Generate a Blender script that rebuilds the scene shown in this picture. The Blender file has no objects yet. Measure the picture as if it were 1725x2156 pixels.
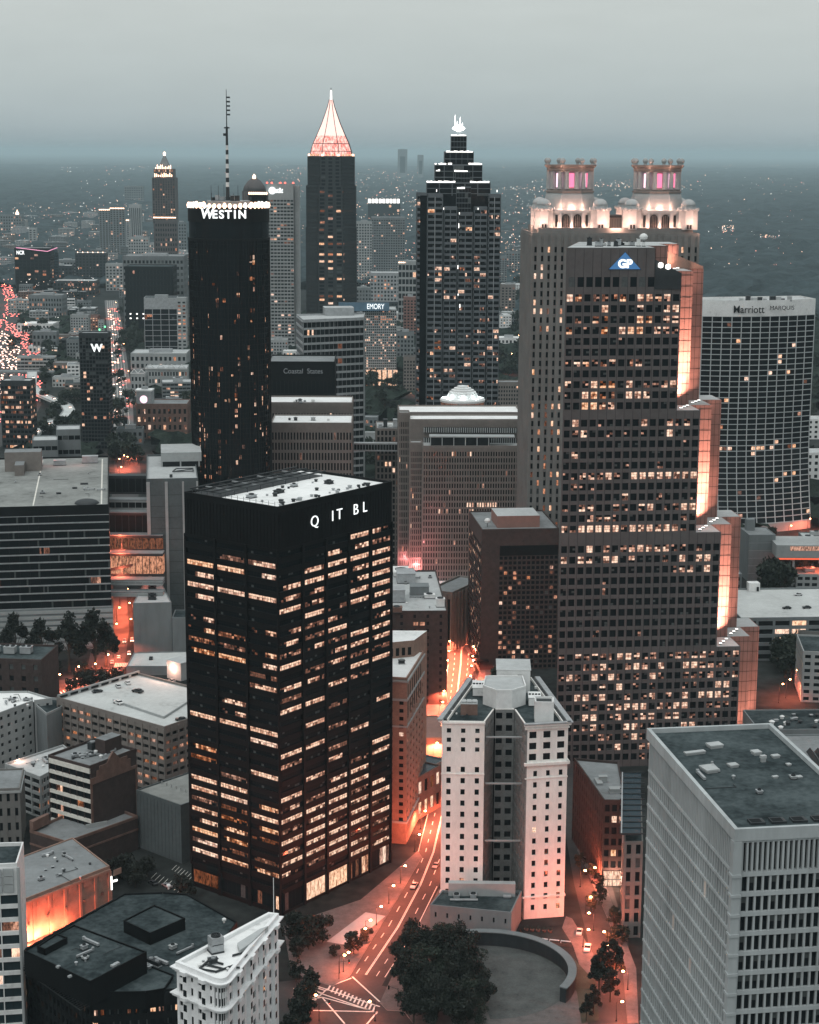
import bpy, math, random
from mathutils import Vector, Matrix
R=random.Random(11)
S=bpy.context.scene
C=S.collection
# ---------------------------------------------------------------- camera model
F=3800.; CH=250.; TH=math.atan((1078-320)/F); ROLL=math.radians(.3)
def ray(u,v):
    a=(u-862.5)/F; b=(1078-v)/F
    c,s=math.cos(ROLL),math.sin(ROLL); a,b=a*c-b*s,a*s+b*c
    return (a,math.cos(TH)+b*math.sin(TH),b*math.cos(TH)-math.sin(TH))
def Pz(u,v,z=0.):
    d=ray(u,v); t=(z-CH)/d[2]; return (d[0]*t,d[1]*t)
def Py(u,v,Y):
    d=ray(u,v); t=Y/d[1]; return (d[0]*t,CH+d[2]*t)
def proj(x,y,z):
    z-=CH; fy=y*math.cos(TH)-z*math.sin(TH); uy=y*math.sin(TH)+z*math.cos(TH)
    a,b=x/fy,uy/fy; c,s=math.cos(ROLL),math.sin(ROLL); a,b=a*c+b*s,-a*s+b*c
    return (862.5+a*F,1078-b*F)
def HB(u,vt,vb):                       # a roof corner above its foot: place and height
    x,y=Pz(u,vb); return (*Py(u,vt,y)[:1],y,Py(u,vt,y)[1])
cd=bpy.data.cameras.new('camera'); cam=bpy.data.objects.new('camera',cd); C.objects.link(cam)
fw=Vector((0,math.cos(TH),-math.sin(TH))); up=Vector((0,math.sin(TH),math.cos(TH))); rt=Vector((1,0,0))
cr,sr=math.cos(ROLL),math.sin(ROLL)
r2=rt*cr+up*sr; u2=up*cr-rt*sr
cam.matrix_world=Matrix(((r2.x,u2.x,-fw.x,0),(r2.y,u2.y,-fw.y,0),(r2.z,u2.z,-fw.z,CH),(0,0,0,1)))
cd.sensor_fit='HORIZONTAL'; cd.sensor_width=36; cd.lens=F/1725*36; cd.clip_end=400000; cd.clip_start=5
S.camera=cam
# ---------------------------------------------------------------- materials
def _nt(name):
    m=bpy.data.materials.new(name); m.use_nodes=True; nt=m.node_tree; nt.nodes.clear()
    out=nt.nodes.new('ShaderNodeOutputMaterial'); return m,nt,out
def mk(name,c,rough=.8,var=.2,sc=.12,spec=.3,metal=0.,stain=0.,scz=1.,c2=None,bump=0.):
    """weathered surface: two noises, a coarse one and a fine one, vary one colour"""
    m,nt,out=_nt(name); N=nt.nodes.new; L=nt.links.new
    b=N('ShaderNodeBsdfPrincipled'); b.inputs['Roughness'].default_value=rough; b.inputs['Metallic'].default_value=metal
    b.inputs['Specular IOR Level'].default_value=spec
    tc=N('ShaderNodeTexCoord'); mp=N('ShaderNodeMapping'); mp.inputs['Scale'].default_value=(1,1,scz)
    L(tc.outputs['Object'],mp.inputs[0])
    n1=N('ShaderNodeTexNoise'); n1.inputs['Scale'].default_value=sc; n1.inputs['Detail'].default_value=5; n1.inputs['Roughness'].default_value=.65
    n2=N('ShaderNodeTexNoise'); n2.inputs['Scale'].default_value=sc*9; n2.inputs['Detail'].default_value=3
    L(mp.outputs[0],n1.inputs[0]); L(mp.outputs[0],n2.inputs[0])
    ad=N('ShaderNodeMath'); ad.operation='MULTIPLY_ADD'; ad.inputs[1].default_value=.45; L(n2.outputs[0],ad.inputs[0]); L(n1.outputs[0],ad.inputs[2])
    rp=N('ShaderNodeValToRGB'); e=rp.color_ramp.elements
    lo=[x*(1-var) for x in c]; hi=[min(1,x*(1+var)) for x in (c2 or c)]
    e[0].position=.52; e[0].color=(*lo,1); e[1].position=.92; e[1].color=(*hi,1)
    if stain:
        k=rp.color_ramp.elements.new(.6); k.color=(*[x*(1-stain*.2) for x in c],1); e[0].color=(*[x*(1-stain) for x in c],1); e[0].position=.46
    L(ad.outputs[0],rp.inputs[0]); L(rp.outputs[0],b.inputs['Base Color']); L(b.outputs[0],out.inputs[0])
    return m
def glass(name,c=(.008,.011,.013),rough=.12,spec=.14):
    m,nt,out=_nt(name); N=nt.nodes.new; L=nt.links.new
    b=N('ShaderNodeBsdfPrincipled'); b.inputs['Base Color'].default_value=(*c,1); b.inputs['Roughness'].default_value=rough; b.inputs['Specular IOR Level'].default_value=spec
    tc=N('ShaderNodeTexCoord'); n=N('ShaderNodeTexNoise'); n.inputs['Scale'].default_value=.35; L(tc.outputs['Object'],n.inputs[0])
    bp=N('ShaderNodeBump'); bp.inputs['Strength'].default_value=.08; bp.inputs['Distance'].default_value=.3; L(n.outputs[0],bp.inputs['Height']); L(bp.outputs[0],b.inputs['Normal'])
    L(b.outputs[0],out.inputs[0]); return m
def lit(name,hot,cool,st,sc=.7,lo=.35):
    """a lit room behind glass: noise in the room's own coordinates gives furniture, blinds, brighter ceilings"""
    m,nt,out=_nt(name); N=nt.nodes.new; L=nt.links.new
    tc=N('ShaderNodeTexCoord'); oi=N('ShaderNodeObjectInfo')
    ad=N('ShaderNodeVectorMath'); ad.operation='ADD'; sm=N('ShaderNodeMath'); sm.operation='MULTIPLY'; sm.inputs[1].default_value=300
    L(oi.outputs['Random'],sm.inputs[0]); L(tc.outputs['Object'],ad.inputs[0]); L(sm.outputs[0],ad.inputs[1]); mv=N('ShaderNodeMapping'); mv.inputs['Scale'].default_value=(1.9,1.9,.75); L(ad.outputs[0],mv.inputs[0])
    n=N('ShaderNodeTexNoise'); n.inputs['Scale'].default_value=sc; n.inputs['Detail'].default_value=3; n.inputs['Roughness'].default_value=.7; L(mv.outputs[0],n.inputs[0])
    rp=N('ShaderNodeValToRGB'); e=rp.color_ramp.elements; e[0].position=.36; e[0].color=(*[x*lo for x in cool],1); e[1].position=.62; e[1].color=(*hot,1)
    L(n.outputs[0],rp.inputs[0])
    fr=N('ShaderNodeMath'); fr.operation='MULTIPLY'; fr.inputs[1].default_value=17.3; L(oi.outputs['Random'],fr.inputs[0])
    f2=N('ShaderNodeMath'); f2.operation='FRACT'; L(fr.outputs[0],f2.inputs[0])
    f3=N('ShaderNodeMath'); f3.operation='MULTIPLY_ADD'; f3.inputs[1].default_value=.4; f3.inputs[2].default_value=.8; L(f2.outputs[0],f3.inputs[0])
    hs=N('ShaderNodeHueSaturation'); L(f3.outputs[0],hs.inputs['Saturation']); L(rp.outputs[0],hs.inputs['Color'])
    em=N('ShaderNodeEmission'); em.inputs[1].default_value=st; L(hs.outputs[0],em.inputs[0]); L(em.outputs[0],out.inputs[0]); return m
def glow(name,c,st):
    m,nt,out=_nt(name); em=nt.nodes.new('ShaderNodeEmission'); em.inputs[0].default_value=(*c,1); em.inputs[1].default_value=st
    nt.links.new(em.outputs[0],out.inputs[0]); return m
M={}
G0=glass('dark_glass'); GB=glass('black_glass',(.005,.007,.009),.1,.1); GT=glass('teal_glass',(.02,.034,.04),.1,.5)
L1=lit('bright_room',(1,.66,.46),(.8,.34,.19),1.2,lo=.42); L2=lit('warm_room',(.9,.42,.26),(.4,.14,.075),.8,lo=.15); L3=lit('dim_room',(.5,.2,.12),(.16,.06,.035),.42,lo=.08)
BL=mk('window_blind',(.07,.08,.08),var=.3,sc=.8)
WM=[G0,L1,L2,L3,BL]
M.update(
 black=mk('black_steel',(.0045,.0055,.0062),.6,.3,.05,.12), plaza=mk('plaza_stone',(.075,.08,.078),.9,.4,.2,stain=.5), bpanel=mk('blue_panel',(.11,.19,.26),.4,.2,.1), bconc=mk('bright_concrete',(.38,.41,.415),.85,.22,.06,scz=.25,stain=.3), dconc=mk('dark_concrete',(.085,.1,.103),.85,.25,.08,stain=.3), white=mk('white_coating',(.72,.73,.72),.8,.12,.08,stain=.35),
 conc=mk('grey_concrete',(.175,.195,.2),.85,.2,.05,scz=.25,stain=.3), marble=mk('white_marble',(.84,.82,.78),.7,.13,.12,scz=.4), terra=mk('white_terracotta',(.80,.81,.81),.6,.1,.2),
 granite=mk('brown_granite',(.1,.091,.09),.75,.16,.05), redgran=mk('red_granite',(.27,.15,.125),.75,.15,.05),
 greygran=mk('grey_granite',(.17,.168,.16),.75,.15,.05), beige=mk('beige_concrete',(.2,.18,.165),.85,.15,.06), pale=mk('pale_concrete',(.34,.36,.36),.85,.14,.05),
 brick=mk('brown_brick',(.17,.105,.085),.9,.25,.4), greybrick=mk('light_well_shade',(.2,.205,.2),.9,.25,.3), dbrick=mk('dark_brick',(.055,.04,.037),.9,.25,.4), obrick=mk('tan_brick',(.29,.19,.15),.9,.2,.3),
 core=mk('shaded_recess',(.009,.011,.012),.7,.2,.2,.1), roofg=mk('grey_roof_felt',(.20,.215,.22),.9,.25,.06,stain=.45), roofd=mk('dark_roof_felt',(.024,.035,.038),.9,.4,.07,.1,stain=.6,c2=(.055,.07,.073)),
 roofl=mk('light_roof_felt',(.42,.44,.44),.9,.16,.05,stain=.35), roofw=mk('white_roof_membrane',(.80,.81,.80),.85,.1,.06,stain=.3),
 metal=mk('galvanised_metal',(.38,.4,.41),.5,.2,.4,metal=.3), dmetal=mk('dark_metal',(.028,.033,.036),.5,.2,.4), deck=mk('deck_concrete',(.5,.52,.51),.9,.15,.05,stain=.3),
 blue=mk('blue_slate_glass',(.03,.05,.062),.25,.15,.1,.6), leaf=mk('dark_leaves',(.014,.019,.014),.7,.5,.6), leaf2=mk('green_leaves',(.022,.032,.022),.7,.5,.6), bark=mk('bark',(.06,.05,.04),.9,.3,2),
 asphalt2=mk('pale_asphalt',(.12,.125,.125),.8,.25,.05,stain=.3), deckd=mk('stained_deck',(.22,.23,.22),.9,.35,.035,stain=.55), dframe=mk('dark_frame',(.11,.125,.135),.7,.15,.1), asphalt=mk('asphalt',(.04,.039,.039),.75,.4,.12,stain=.4), pave=mk('paving',(.11,.1,.097),.85,.35,.35,stain=.4), paint=mk('road_paint',(.7,.68,.62),.7,.15,.6), soil=mk('city_ground',(.016,.019,.019),.95,.45,.02,.05,c2=(.032,.036,.035)),
 curb=mk('kerb_stone',(.36,.35,.33),.85,.2,.5), grass=mk('lawn',(.05,.062,.045),.95,.3,.2),
 wgl=glow('white_glow',(1,.97,.92),2.2), pgl=glow('peach_glow',(1,.62,.42),4.), rgl=glow('red_lamp',(1,.1,.07),4.), hgl=glow('headlight_glow',(1,.78,.6),6.),
 sgn=glow('sign_white',(.95,1,1),1.3), sgd=glow('sign_dim',(.5,.56,.58),.22), og=glow('sodium_lamp',(1,.42,.16),40.), pkg=glow('pink_lamp',(1,.2,.35),1.4), pkl=glow('pale_pink_lamp',(1,.62,.74),1.5), pln=glow('pink_line',(1,.4,.6),1.2),
 bgl=glow('blue_sign_glow',(.07,.2,.42),.75), ggl=glow('green_lamp',(.2,1,.45),2.),
)
# ---------------------------------------------------------------- mesh building
class MB:
    def __init__(s): s.v=[]; s.f=[]; s.m=[]
    def face(s,pts,m=0):
        i=len(s.v); s.v+=[tuple(p) for p in pts]; s.f.append(tuple(range(i,i+len(pts)))); s.m.append(m)
    def hexa(s,b4,t4,m=0,mt=None):
        i=len(s.v); s.v+=[tuple(p) for p in b4]+[tuple(p) for p in t4]
        s.f+=[(i+3,i+2,i+1,i),(i+4,i+5,i+6,i+7)]+[(i+k,i+(k+1)%4,i+4+(k+1)%4,i+4+k) for k in range(4)]
        s.m+=[m,m if mt is None else mt]+[m]*4
    def box(s,x0,y0,z0,x1,y1,z1,m=0,mt=None):
        s.hexa([(x0,y0,z0),(x1,y0,z0),(x1,y1,z0),(x0,y1,z0)],[(x0,y0,z1),(x1,y0,z1),(x1,y1,z1),(x0,y1,z1)],m,mt)
    def rbox(s,x,y,ang,w,d,z0,z1,m=0,mt=None):      # front-left corner, turned
        p=rect(x,y,ang,w,d); s.hexa([(*q,z0) for q in p],[(*q,z1) for q in p],m,mt)
    def obox(s,p,t,n,s0,s1,d0,d1,z0,z1,m=0):        # along a wall: s along it, d outwards
        if s1-s0<.01 or z1-z0<.01: return
        q=[(p[0]+t[0]*a+n[0]*b,p[1]+t[1]*a+n[1]*b) for a,b in ((s0,d1),(s1,d1),(s1,d0),(s0,d0))]
        s.hexa([(*k,z0) for k in q],[(*k,z1) for k in q],m)
    def prism(s,poly,z0,z1,m=0,mt=None):
        i=len(s.v); n=len(poly); s.v+=[(*p,z0) for p in poly]+[(*p,z1) for p in poly]
        s.f.append(tuple(range(i+n-1,i-1,-1))); s.m.append(m); s.f.append(tuple(range(i+n,i+2*n))); s.m.append(m if mt is None else mt)
        for k in range(n): s.f.append((i+k,i+(k+1)%n,i+n+(k+1)%n,i+n+k)); s.m.append(m)
    def lathe(s,prof,n=24,cx=0,cy=0,m=0,a0=0.,mf=None):
        i=len(s.v); k=len(prof)
        for r,z in prof:
            for j in range(n):
                a=a0+2*math.pi*j/n; s.v.append((cx+r*math.cos(a),cy+r*math.sin(a),z))
        for q in range(k-1):
            for j in range(n):
                s.f.append((i+q*n+j,i+q*n+(j+1)%n,i+(q+1)*n+(j+1)%n,i+(q+1)*n+j)); s.m.append(mf(q) if mf else m)
        if prof[-1][0]>.01: s.f.append(tuple(range(i+(k-1)*n,i+k*n))); s.m.append(mf(k-2) if mf else m)
        if prof[0][0]>.01: s.f.append(tuple(range(i+n-1,i-1,-1))); s.m.append(m)
    def tube(s,p,q,r,n=5,m=0,r1=None):
        p,q=Vector(p),Vector(q); d=(q-p).normalized(); a=d.orthogonal().normalized(); b=d.cross(a); r1=r if r1 is None else r1
        i=len(s.v)
        for c,rr in ((p,r),(q,r1)):
            for j in range(n): s.v.append(tuple(c+(a*math.cos(2*math.pi*j/n)+b*math.sin(2*math.pi*j/n))*rr))
        for j in range(n): s.f.append((i+j,i+(j+1)%n,i+n+(j+1)%n,i+n+j)); s.m.append(m)
        s.f.append(tuple(range(i+n-1,i-1,-1))); s.m.append(m); s.f.append(tuple(range(i+n,i+2*n))); s.m.append(m)
    def build(s,name,mats,parent=None,off=(0,0),smooth=False):
        me=bpy.data.meshes.new(name)
        ox,oy=off
        me.from_pydata([(x-ox,y-oy,z) for x,y,z in s.v] if (ox or oy) else s.v,[],s.f)
        for m in (mats if isinstance(mats,(list,tuple)) else [mats]): me.materials.append(m)
        me.polygons.foreach_set('material_index',s.m)
        if smooth: me.polygons.foreach_set('use_smooth',[True]*len(s.f))
        me.update()
        o=bpy.data.objects.new(name,me); C.objects.link(o)
        if parent: o.parent=parent
        return o
def rect(x,y,ang,w,d):
    a=math.radians(ang); t=(math.cos(a),math.sin(a)); n=(-t[1],t[0])
    return [(x,y),(x+t[0]*w,y+t[1]*w),(x+t[0]*w+n[0]*d,y+t[1]*w+n[1]*d),(x+n[0]*d,y+n[1]*d)]
def inset(poly,d):
    n=len(poly); out=[]
    for i in range(n):
        a,b,c=poly[i-1],poly[i],poly[(i+1)%n]
        t1=Vector((b[0]-a[0],b[1]-a[1])).normalized(); t2=Vector((c[0]-b[0],c[1]-b[1])).normalized()
        n1=Vector((-t1.y,t1.x)); n2=Vector((-t2.y,t2.x)); k=n1+n2; k=k/max(.3,k.dot(n1))*1.0 if k.length>.01 else n1
        out.append((b[0]+k.x*d,b[1]+k.y*d))
    return out
def tag(o,label=None,cat=None,group=None,kind=None):
    if label: o['label']=label
    if cat: o['category']=cat
    if group: o['group']=group
    if kind: o['kind']=kind
    return o
def empty(name,x,y,z=0,rz=0):
    o=bpy.data.objects.new(name,None); C.objects.link(o); o.location=(x,y,z); o.rotation_euler=(0,0,rz); o.empty_display_size=1; return o
def copy_tree(o,parent=None):
    c=o.copy(); C.objects.link(c)
    if parent: c.parent=parent
    for ch in list(o.children): copy_tree(ch,c)
    return c
# ---------------------------------------------------------------- buildings
ALL=[]
class Bld:
    def __init__(s,name,label,cat,x,y,wall,roof=None,group=None,wm=None):
        s.x,s.y=x,y; s.e=empty(name,x,y); tag(s.e,label,cat,group); s.w=MB(); s.r=MB(); s.rs=[]; s.wins=[]; s.parts=[]
        s.wm=wm or WM; s.wmats=[wall,M['core']]+s.wm+[M['paint']]; s.rmat=roof or M['roofg']; s.plain=0; ALL.append(s)
    def part(s,name,mats,label=None,smooth=False):
        mb=MB(); s.parts.append((name,mb,mats,label,smooth)); return mb
    def tier(s,poly,z0,z1,faces={},rec=.5,roof=True,ph=1.1,pt=.45,top=0.,rz=None):
        core=inset(poly,rec); s.w.prism(core,z0,z1,1); n=len(poly)
        for i in range(n):
            f=faces.get(i,faces.get('*'))
            s.face(poly[i],poly[(i+1)%n],z0,z1,rec,f)
        if roof:
            ip=inset(poly,pt); rr=MB(); rr.prism(ip,z1+.02,z1+.14,0); s.rs.append(rr)
            if ph:
                for i in range(n):
                    p,q=poly[i],poly[(i+1)%n]; l=math.dist(p,q); t=((q[0]-p[0])/l,(q[1]-p[1])/l); nn=(t[1],-t[0])
                    s.w.obox(p,t,nn,pt,l,-pt,0,z1,z1+ph,0)
    def face(s,p,q,z0,z1,rec,f):
        l=math.dist(p,q)
        if l<.05: return
        t=((q[0]-p[0])/l,(q[1]-p[1])/l); n=(t[1],-t[0]); W=s.w
        if not f: W.obox(p,t,n,rec,l,-rec,0,z0,z1,s.plain); return
        nx,nz=f['n']; wf=f.get('wf',.6); hf=f.get('hf',.6); pp=f.get('pp',.05); sp=f.get('sp',0.)
        ml,mr,mt,mb=f.get('ml',0),f.get('mr',0),f.get('mt',0),f.get('mb',0); pm=f.get('pm',0); sm=f.get('sm',0)
        px=(l-ml-mr)/nx; pz=(z1-z0-mt-mb)/nz; ww,wh=px*wf,pz*hf; gx,gz=px-ww,pz-wh
        for i in range(nx+1):
            a=ml+i*px-gx/2; b=a+gx
            if i==0: a=rec
            if i==nx: b=l
            W.obox(p,t,n,a,b,-rec,pp,z0,z1,pm)
        for j in range(nz+1):
            a=z0+mb+j*pz-gz/2; b=a+gz
            if j==0: a=z0
            if j==nz: b=z1
            if sp<=pp:
                for i in range(nx): W.obox(p,t,n,max(rec,ml+i*px+gx/2),min(l,ml+(i+1)*px-gx/2),-rec,sp,a,b,sm)
            else: W.obox(p,t,n,rec,l,-rec+.02,sp,a,b,sm)
        rows=f.get('lit',.2); a_,b_=f.get('sub',(1,1)); inst=f.get('inst',True); rv=f.get('rv',1.)
        skip=f.get('skip')
        for j in range(nz):
            r=nz-1-j; k=max(0,1+rv*R.uniform(-1,1.1)) if not isinstance(rows,list) else 1
            for i in range(nx):
                if isinstance(rows,list):
                    row=rows[r%len(rows)]; key=row[i] if i<len(row) else row[i%len(row)]
                else:
                    key='.'
                    if R.random()<rows*k: key=R.choice('oopddp')
                if skip and skip(i,r): continue
                c=ml+(i+.5)*px; zc=z0+mb+(j+.5)*pz
                if inst: s.wins.append((p[0]+t[0]*c-n[0]*(rec-.06),p[1]+t[1]*c-n[1]*(rec-.06),zc,math.atan2(t[1],t[0]),ww-.02,wh-.02,key,a_,b_,inst))
                else:
                    cx_,cy_=p[0]+t[0]*c-n[0]*(rec-.06),p[1]+t[1]*c-n[1]*(rec-.06); pane_quads(W,ww-.02,wh-.02,key,a_,b_,lambda X,Z:(cx_+t[0]*X,cy_+t[1]*X,zc+Z),2)
    def finish(s):
        s.wall=s.w.build('wall',s.wmats,s.e,(s.x,s.y))
        if s.r.f: s.rs.append(s.r)
        s.roof=None
        for rr in s.rs: s.roof=rr.build('roof',[s.rmat],s.e,(s.x,s.y))
        for nm,mb,mats,lab,sm in s.parts:
            if mb.f:
                o=mb.build(nm,mats,s.roof if (s.roof and nm in ROOFY) else s.e,(s.x,s.y),sm)
                if lab: o['label']=lab
ROOFY={'duct','roof_unit','penthouse','roof_vent','skylight','roof_hatch','dome','antenna','pipe_rack','railing','cooling_fan','lift_house'}
PR=random.Random(5)
def panes(key,a,b):
    if key=='.': return [4 if PR.random()<.05 else 0 for _ in range(a*b)]
    if a==1 and b==1: return [PR.choice({'o':(1,1,1,2),'p':(1,2,3,0),'d':(3,3,2,0)}[key])]
    out=[]
    if key=='o':
        for j in range(b):
            for i in range(a):
                x=PR.random(); top=j==b-1
                out.append((1 if x<.9 else 2) if top else (1 if x<.62 else 2 if x<.88 else 3))
    elif key=='d' and a==2 and b==3: q=PR.randrange(6); out=[2 if i==q else PR.choice((0,0,0,3)) for i in range(6)]
    elif key=='d': out=[PR.choice((2,3,3,3,0)) for _ in range(a*b)]
    else:
        if a==2 and b==3:
            k=PR.choice((0,0,1,2)); m=PR.random()
            if key=='d': q=PR.randrange(6); return [2 if i==q else PR.choice((0,0,0,3)) for i in range(6)]
            return [(PR.choice((1,1,2)) if j==k else PR.choice((0,0,3,2) if m<.6 else (1,2,3,0))) for j in range(3) for i in range(2)]
        if a==1:
            k=PR.randrange(b); return [PR.choice((1,1,2)) if j==k else PR.choice((0,3,3,2)) for j in range(b)]
        st=PR.randrange(a); ln=max(1,int(a*(PR.uniform(.45,1.) if a>8 else PR.uniform(.25,.7)))); st=min(st,a-ln) if a>8 else st
        for j in range(b):
            for i in range(a): out.append(PR.choice((1,1,2,3)) if st<=i<st+ln or (a==1 and PR.random()<.6) else PR.choice((0,0,0,3)))
    return out
def pane_quads(mb,ww,wh,key,a,b,X,base=0):
    ps=panes(key,a,b); gx=.10 if a>1 else 0; gz=.1 if b>1 else 0
    for j in range(b):
        for i in range(a):
            x0=-ww/2+ww*i/a+gx/2*(i>0); x1=-ww/2+ww*(i+1)/a-gx/2*(i<a-1); z0=-wh/2+wh*j/b+gz/2*(j>0); z1=-wh/2+wh*(j+1)/b-gz/2*(j<b-1)
            mb.face([X(x0,z0),X(x1,z0),X(x1,z1),X(x0,z1)],base+ps[j*a+i])
def build_windows():
    """each window one can see is its own part (the hundred largest of a building); the rest of a building's windows are one part"""
    bpy.context.view_layer.update(); dg=bpy.context.evaluated_depsgraph_get(); cp=Vector((0,0,CH))
    n_obj=0
    for b in ALL:
        sel=[];rest=[]
        for w in b.wins:
            x,y,z,a,ww,wh,key,na,nb,inst=w
            if not inst: rest.append(w); continue
            u,v=proj(x,y,z); nrm=Vector((math.sin(a),-math.cos(a),0)); p=Vector((x,y,z))+nrm*.05; d=p-cp
            if not(-4<u<1729 and -4<v<2160) or d.dot(nrm)>0: rest.append(w); continue
            hit,loc,*_=S.ray_cast(dg,cp,d.normalized(),distance=d.length-.02)
            if hit and (loc-p).length>1.2: rest.append(w); continue
            ar=ww*wh*abs(d.normalized().dot(nrm))/d.length_squared
            sel.append((ar,w))
        sel.sort(key=lambda q:-q[0]); rest+=[w for _,w in sel[100:]]; sel=sel[:100]
        cache={}
        for _,w in sel:
            x,y,z,a,ww,wh,key,na,nb,inst=w
            k=(round(ww,1),round(wh,1),key,PR.randrange(8 if na>1 else 4))
            if k not in cache:
                mb=MB(); pane_quads(mb,ww,wh,key,na,nb,lambda X,Z:(X,0,Z)); me=bpy.data.meshes.new('window')
                me.from_pydata(mb.v,[],mb.f)
                for m in b.wm: me.materials.append(m)
                me.polygons.foreach_set('material_index',mb.m); me.update(); cache[k]=me
            o=bpy.data.objects.new('window',cache[k]); o.location=(x-b.x,y-b.y,z); o.rotation_euler=(0,0,a); o.parent=b.e; C.objects.link(o); n_obj+=1
        if rest:
            mb=MB()
            for x,y,z,a,ww,wh,key,na,nb,inst in rest:
                ca,sa=math.cos(a),math.sin(a)
                pane_quads(mb,ww,wh,key,na,nb,lambda X,Z:(x+ca*X,y+sa*X,z+Z))
            o=mb.build('window',b.wm,b.e,(b.x,b.y)); o['kind']='stuff'
    print('window objects',n_obj)
FONT=None
def text(s,name,parent,off,p,ang,size,mat,depth=.25,face=0.,bold=0.,shear=0.,width=None,align='CENTER',sp=1.):
    cu=bpy.data.curves.new('t','FONT'); cu.body=s; cu.size=size; cu.extrude=depth; cu.align_x=align; cu.align_y='CENTER'; cu.offset=bold; cu.shear=shear; cu.space_character=sp
    to=bpy.data.objects.new('t',cu); C.objects.link(to); dg=bpy.context.evaluated_depsgraph_get()
    me=bpy.data.meshes.new_from_object(to.evaluated_get(dg)); bpy.data.objects.remove(to)
    me.name=name; me.materials.clear(); me.materials.append(mat)
    o=bpy.data.objects.new(name,me); C.objects.link(o); o.parent=parent
    o.location=(p[0]-off[0],p[1]-off[1],p[2]); o.rotation_euler=(math.pi/2,0,math.radians(ang))
    if width:
        w=max(v.co.x for v in me.vertices)-min(v.co.x for v in me.vertices)
        k=width/w
        for v in me.vertices: v.co.x*=k
    return o
def duct(b,x,y,ang,l,z,w=.6):
    v=b.part('duct',[M['metal'],M['dmetal']]); v.rbox(x,y,ang,l,w,z+.35,z+.35+w,0); a=math.radians(ang)
    for k in range(int(l/2.5)+1): v.rbox(x+math.cos(a)*k*2.5,y+math.sin(a)*k*2.5,ang,.2,w,z,z+.35,1)
    v.rbox(x+math.cos(a)*(l-w),y+math.sin(a)*(l-w),ang,w,w*1.1,z+.36,z+1.3,0)
def clutter(b,uvs,z,n,ang=20):
    us=[p[0] for p in uvs]; vs=[p[1] for p in uvs]
    for i in range(n):
        x,y=Pz(R.uniform(min(us),max(us)),R.uniform(min(vs),max(vs)),z)
        k=i%4
        if k==0: duct(b,x,y,ang+R.choice((0,90)),R.uniform(3,7),z,R.uniform(.4,.8))
        elif k==1: v=b.part('roof_vent',[M['metal'],M['dmetal']]); v.lathe([(.25,z),(.25,z+.7),(.5,z+.75),(.5,z+1.0),(.1,z+1.2)],8,x,y,0)
        elif k==2: v=b.part('roof_unit',[M['metal'],M['dmetal'],M['pale']]); unit(v,x,y,ang,R.uniform(1.2,2.8),R.uniform(1,2),z,R.uniform(.8,1.5),R.choice((0,2)),1)
        else:
            v=b.part('pipe_rack',[M['dmetal']]); a=math.radians(ang+R.choice((0,90))); l=R.uniform(4,9); v.tube((x,y,z+.3),(x+math.cos(a)*l,y+math.sin(a)*l,z+.3),.1,5); v.tube((x+math.cos(a)*l,y+math.sin(a)*l,z+.3),(x+math.cos(a)*l-math.sin(a)*2,y+math.sin(a)*l+math.cos(a)*2,z+.3),.1,5)
def unit(mb,x,y,ang,w,d,z,h,m=0,fans=0,m2=1):
    """a rooftop machine: plinth, cabinet, overhanging lid, fan rings"""
    mb.rbox(x,y,ang,w,d,z,z+.3,m2)
    p=rect(x,y,ang,w,d); i=inset(p,.12); mb.prism(i,z+.3,z+h-.15,m); mb.prism(inset(p,-.08),z+h-.15,z+h,m)
    a=math.radians(ang); t=(math.cos(a),math.sin(a)); n=(-t[1],t[0])
    for k in range(fans):
        f=(k+.5)/fans; cx=x+t[0]*w*f+n[0]*d/2; cy=y+t[1]*w*f+n[1]*d/2; r=min(w/fans,d)*.38
        mb.lathe([(r,z+h),(r,z+h+.35),(r*.86,z+h+.35),(r*.84,z+h+.1)],12,cx,cy,m2)
LIGHTS=[]   # (x,y,z,power,colour,radius)
SPOTS=[]    # (pos,target,power,angle)
# ================================================================ black office tower
P=rect(-42,563.7,52.5,59,41.5)
b=Bld('office_tower','black steel office tower with lit window bands and scattered white rooftop letters','office tower',*P[0],M['black'],M['roofw'])
RR=["...op","..ppd",".poop","poopo","pp.po","op.po",".odop","pdp.p","pdo.p","dpdop","o.ppp",".dpdd","pp.oo","d.pd.","oo...","..d..",".p..p",
    "..d..","op.p.","d.d..","..p.o",".p.dp","o.po.","pdoo.","ooodp","dpooo","oopod","poooo","ooopd","pdopd"]
LL=["...",".dp","oop","p..","ooo","p..","...","p.p","pd.","ddp","pop","..d","..p","...",".p.",".p.","ooo","..o","...","p..","d.o",".d.","oo.","oop","ddo","odp","ppd","op.","pdd","oop"]
b.tier(P,0,8,{0:dict(n=(5,1),wf=.9,hf=.8,pp=.5,lit=[".oopp"],sub=(6,1)),3:dict(n=(3,1),wf=.9,hf=.6,pp=.5,lit=["d.p"],sub=(6,1))},roof=False)
fe=dict(n=(5,31),wf=.915,hf=.47,pp=.55,sp=.12,lit=RR,sub=(9,2)); fl=dict(n=(3,31),wf=.93,hf=.47,pp=.55,sp=.12,lit=LL,sub=(11,2))
b.tier(P,8,124.9,{0:fe,3:fl,1:dict(n=(3,31),wf=.93,hf=.47,pp=.55,lit=.3,inst=False,sub=(6,1)),2:dict(n=(5,31),wf=.915,hf=.47,pp=.55,lit=.3,inst=False,sub=(6,1))},roof=False)
b.tier(P,124.9,138,{},ph=1.0)
t=(math.cos(math.radians(52.5)),math.sin(math.radians(52.5))); n=(-t[1],t[0])
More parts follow.
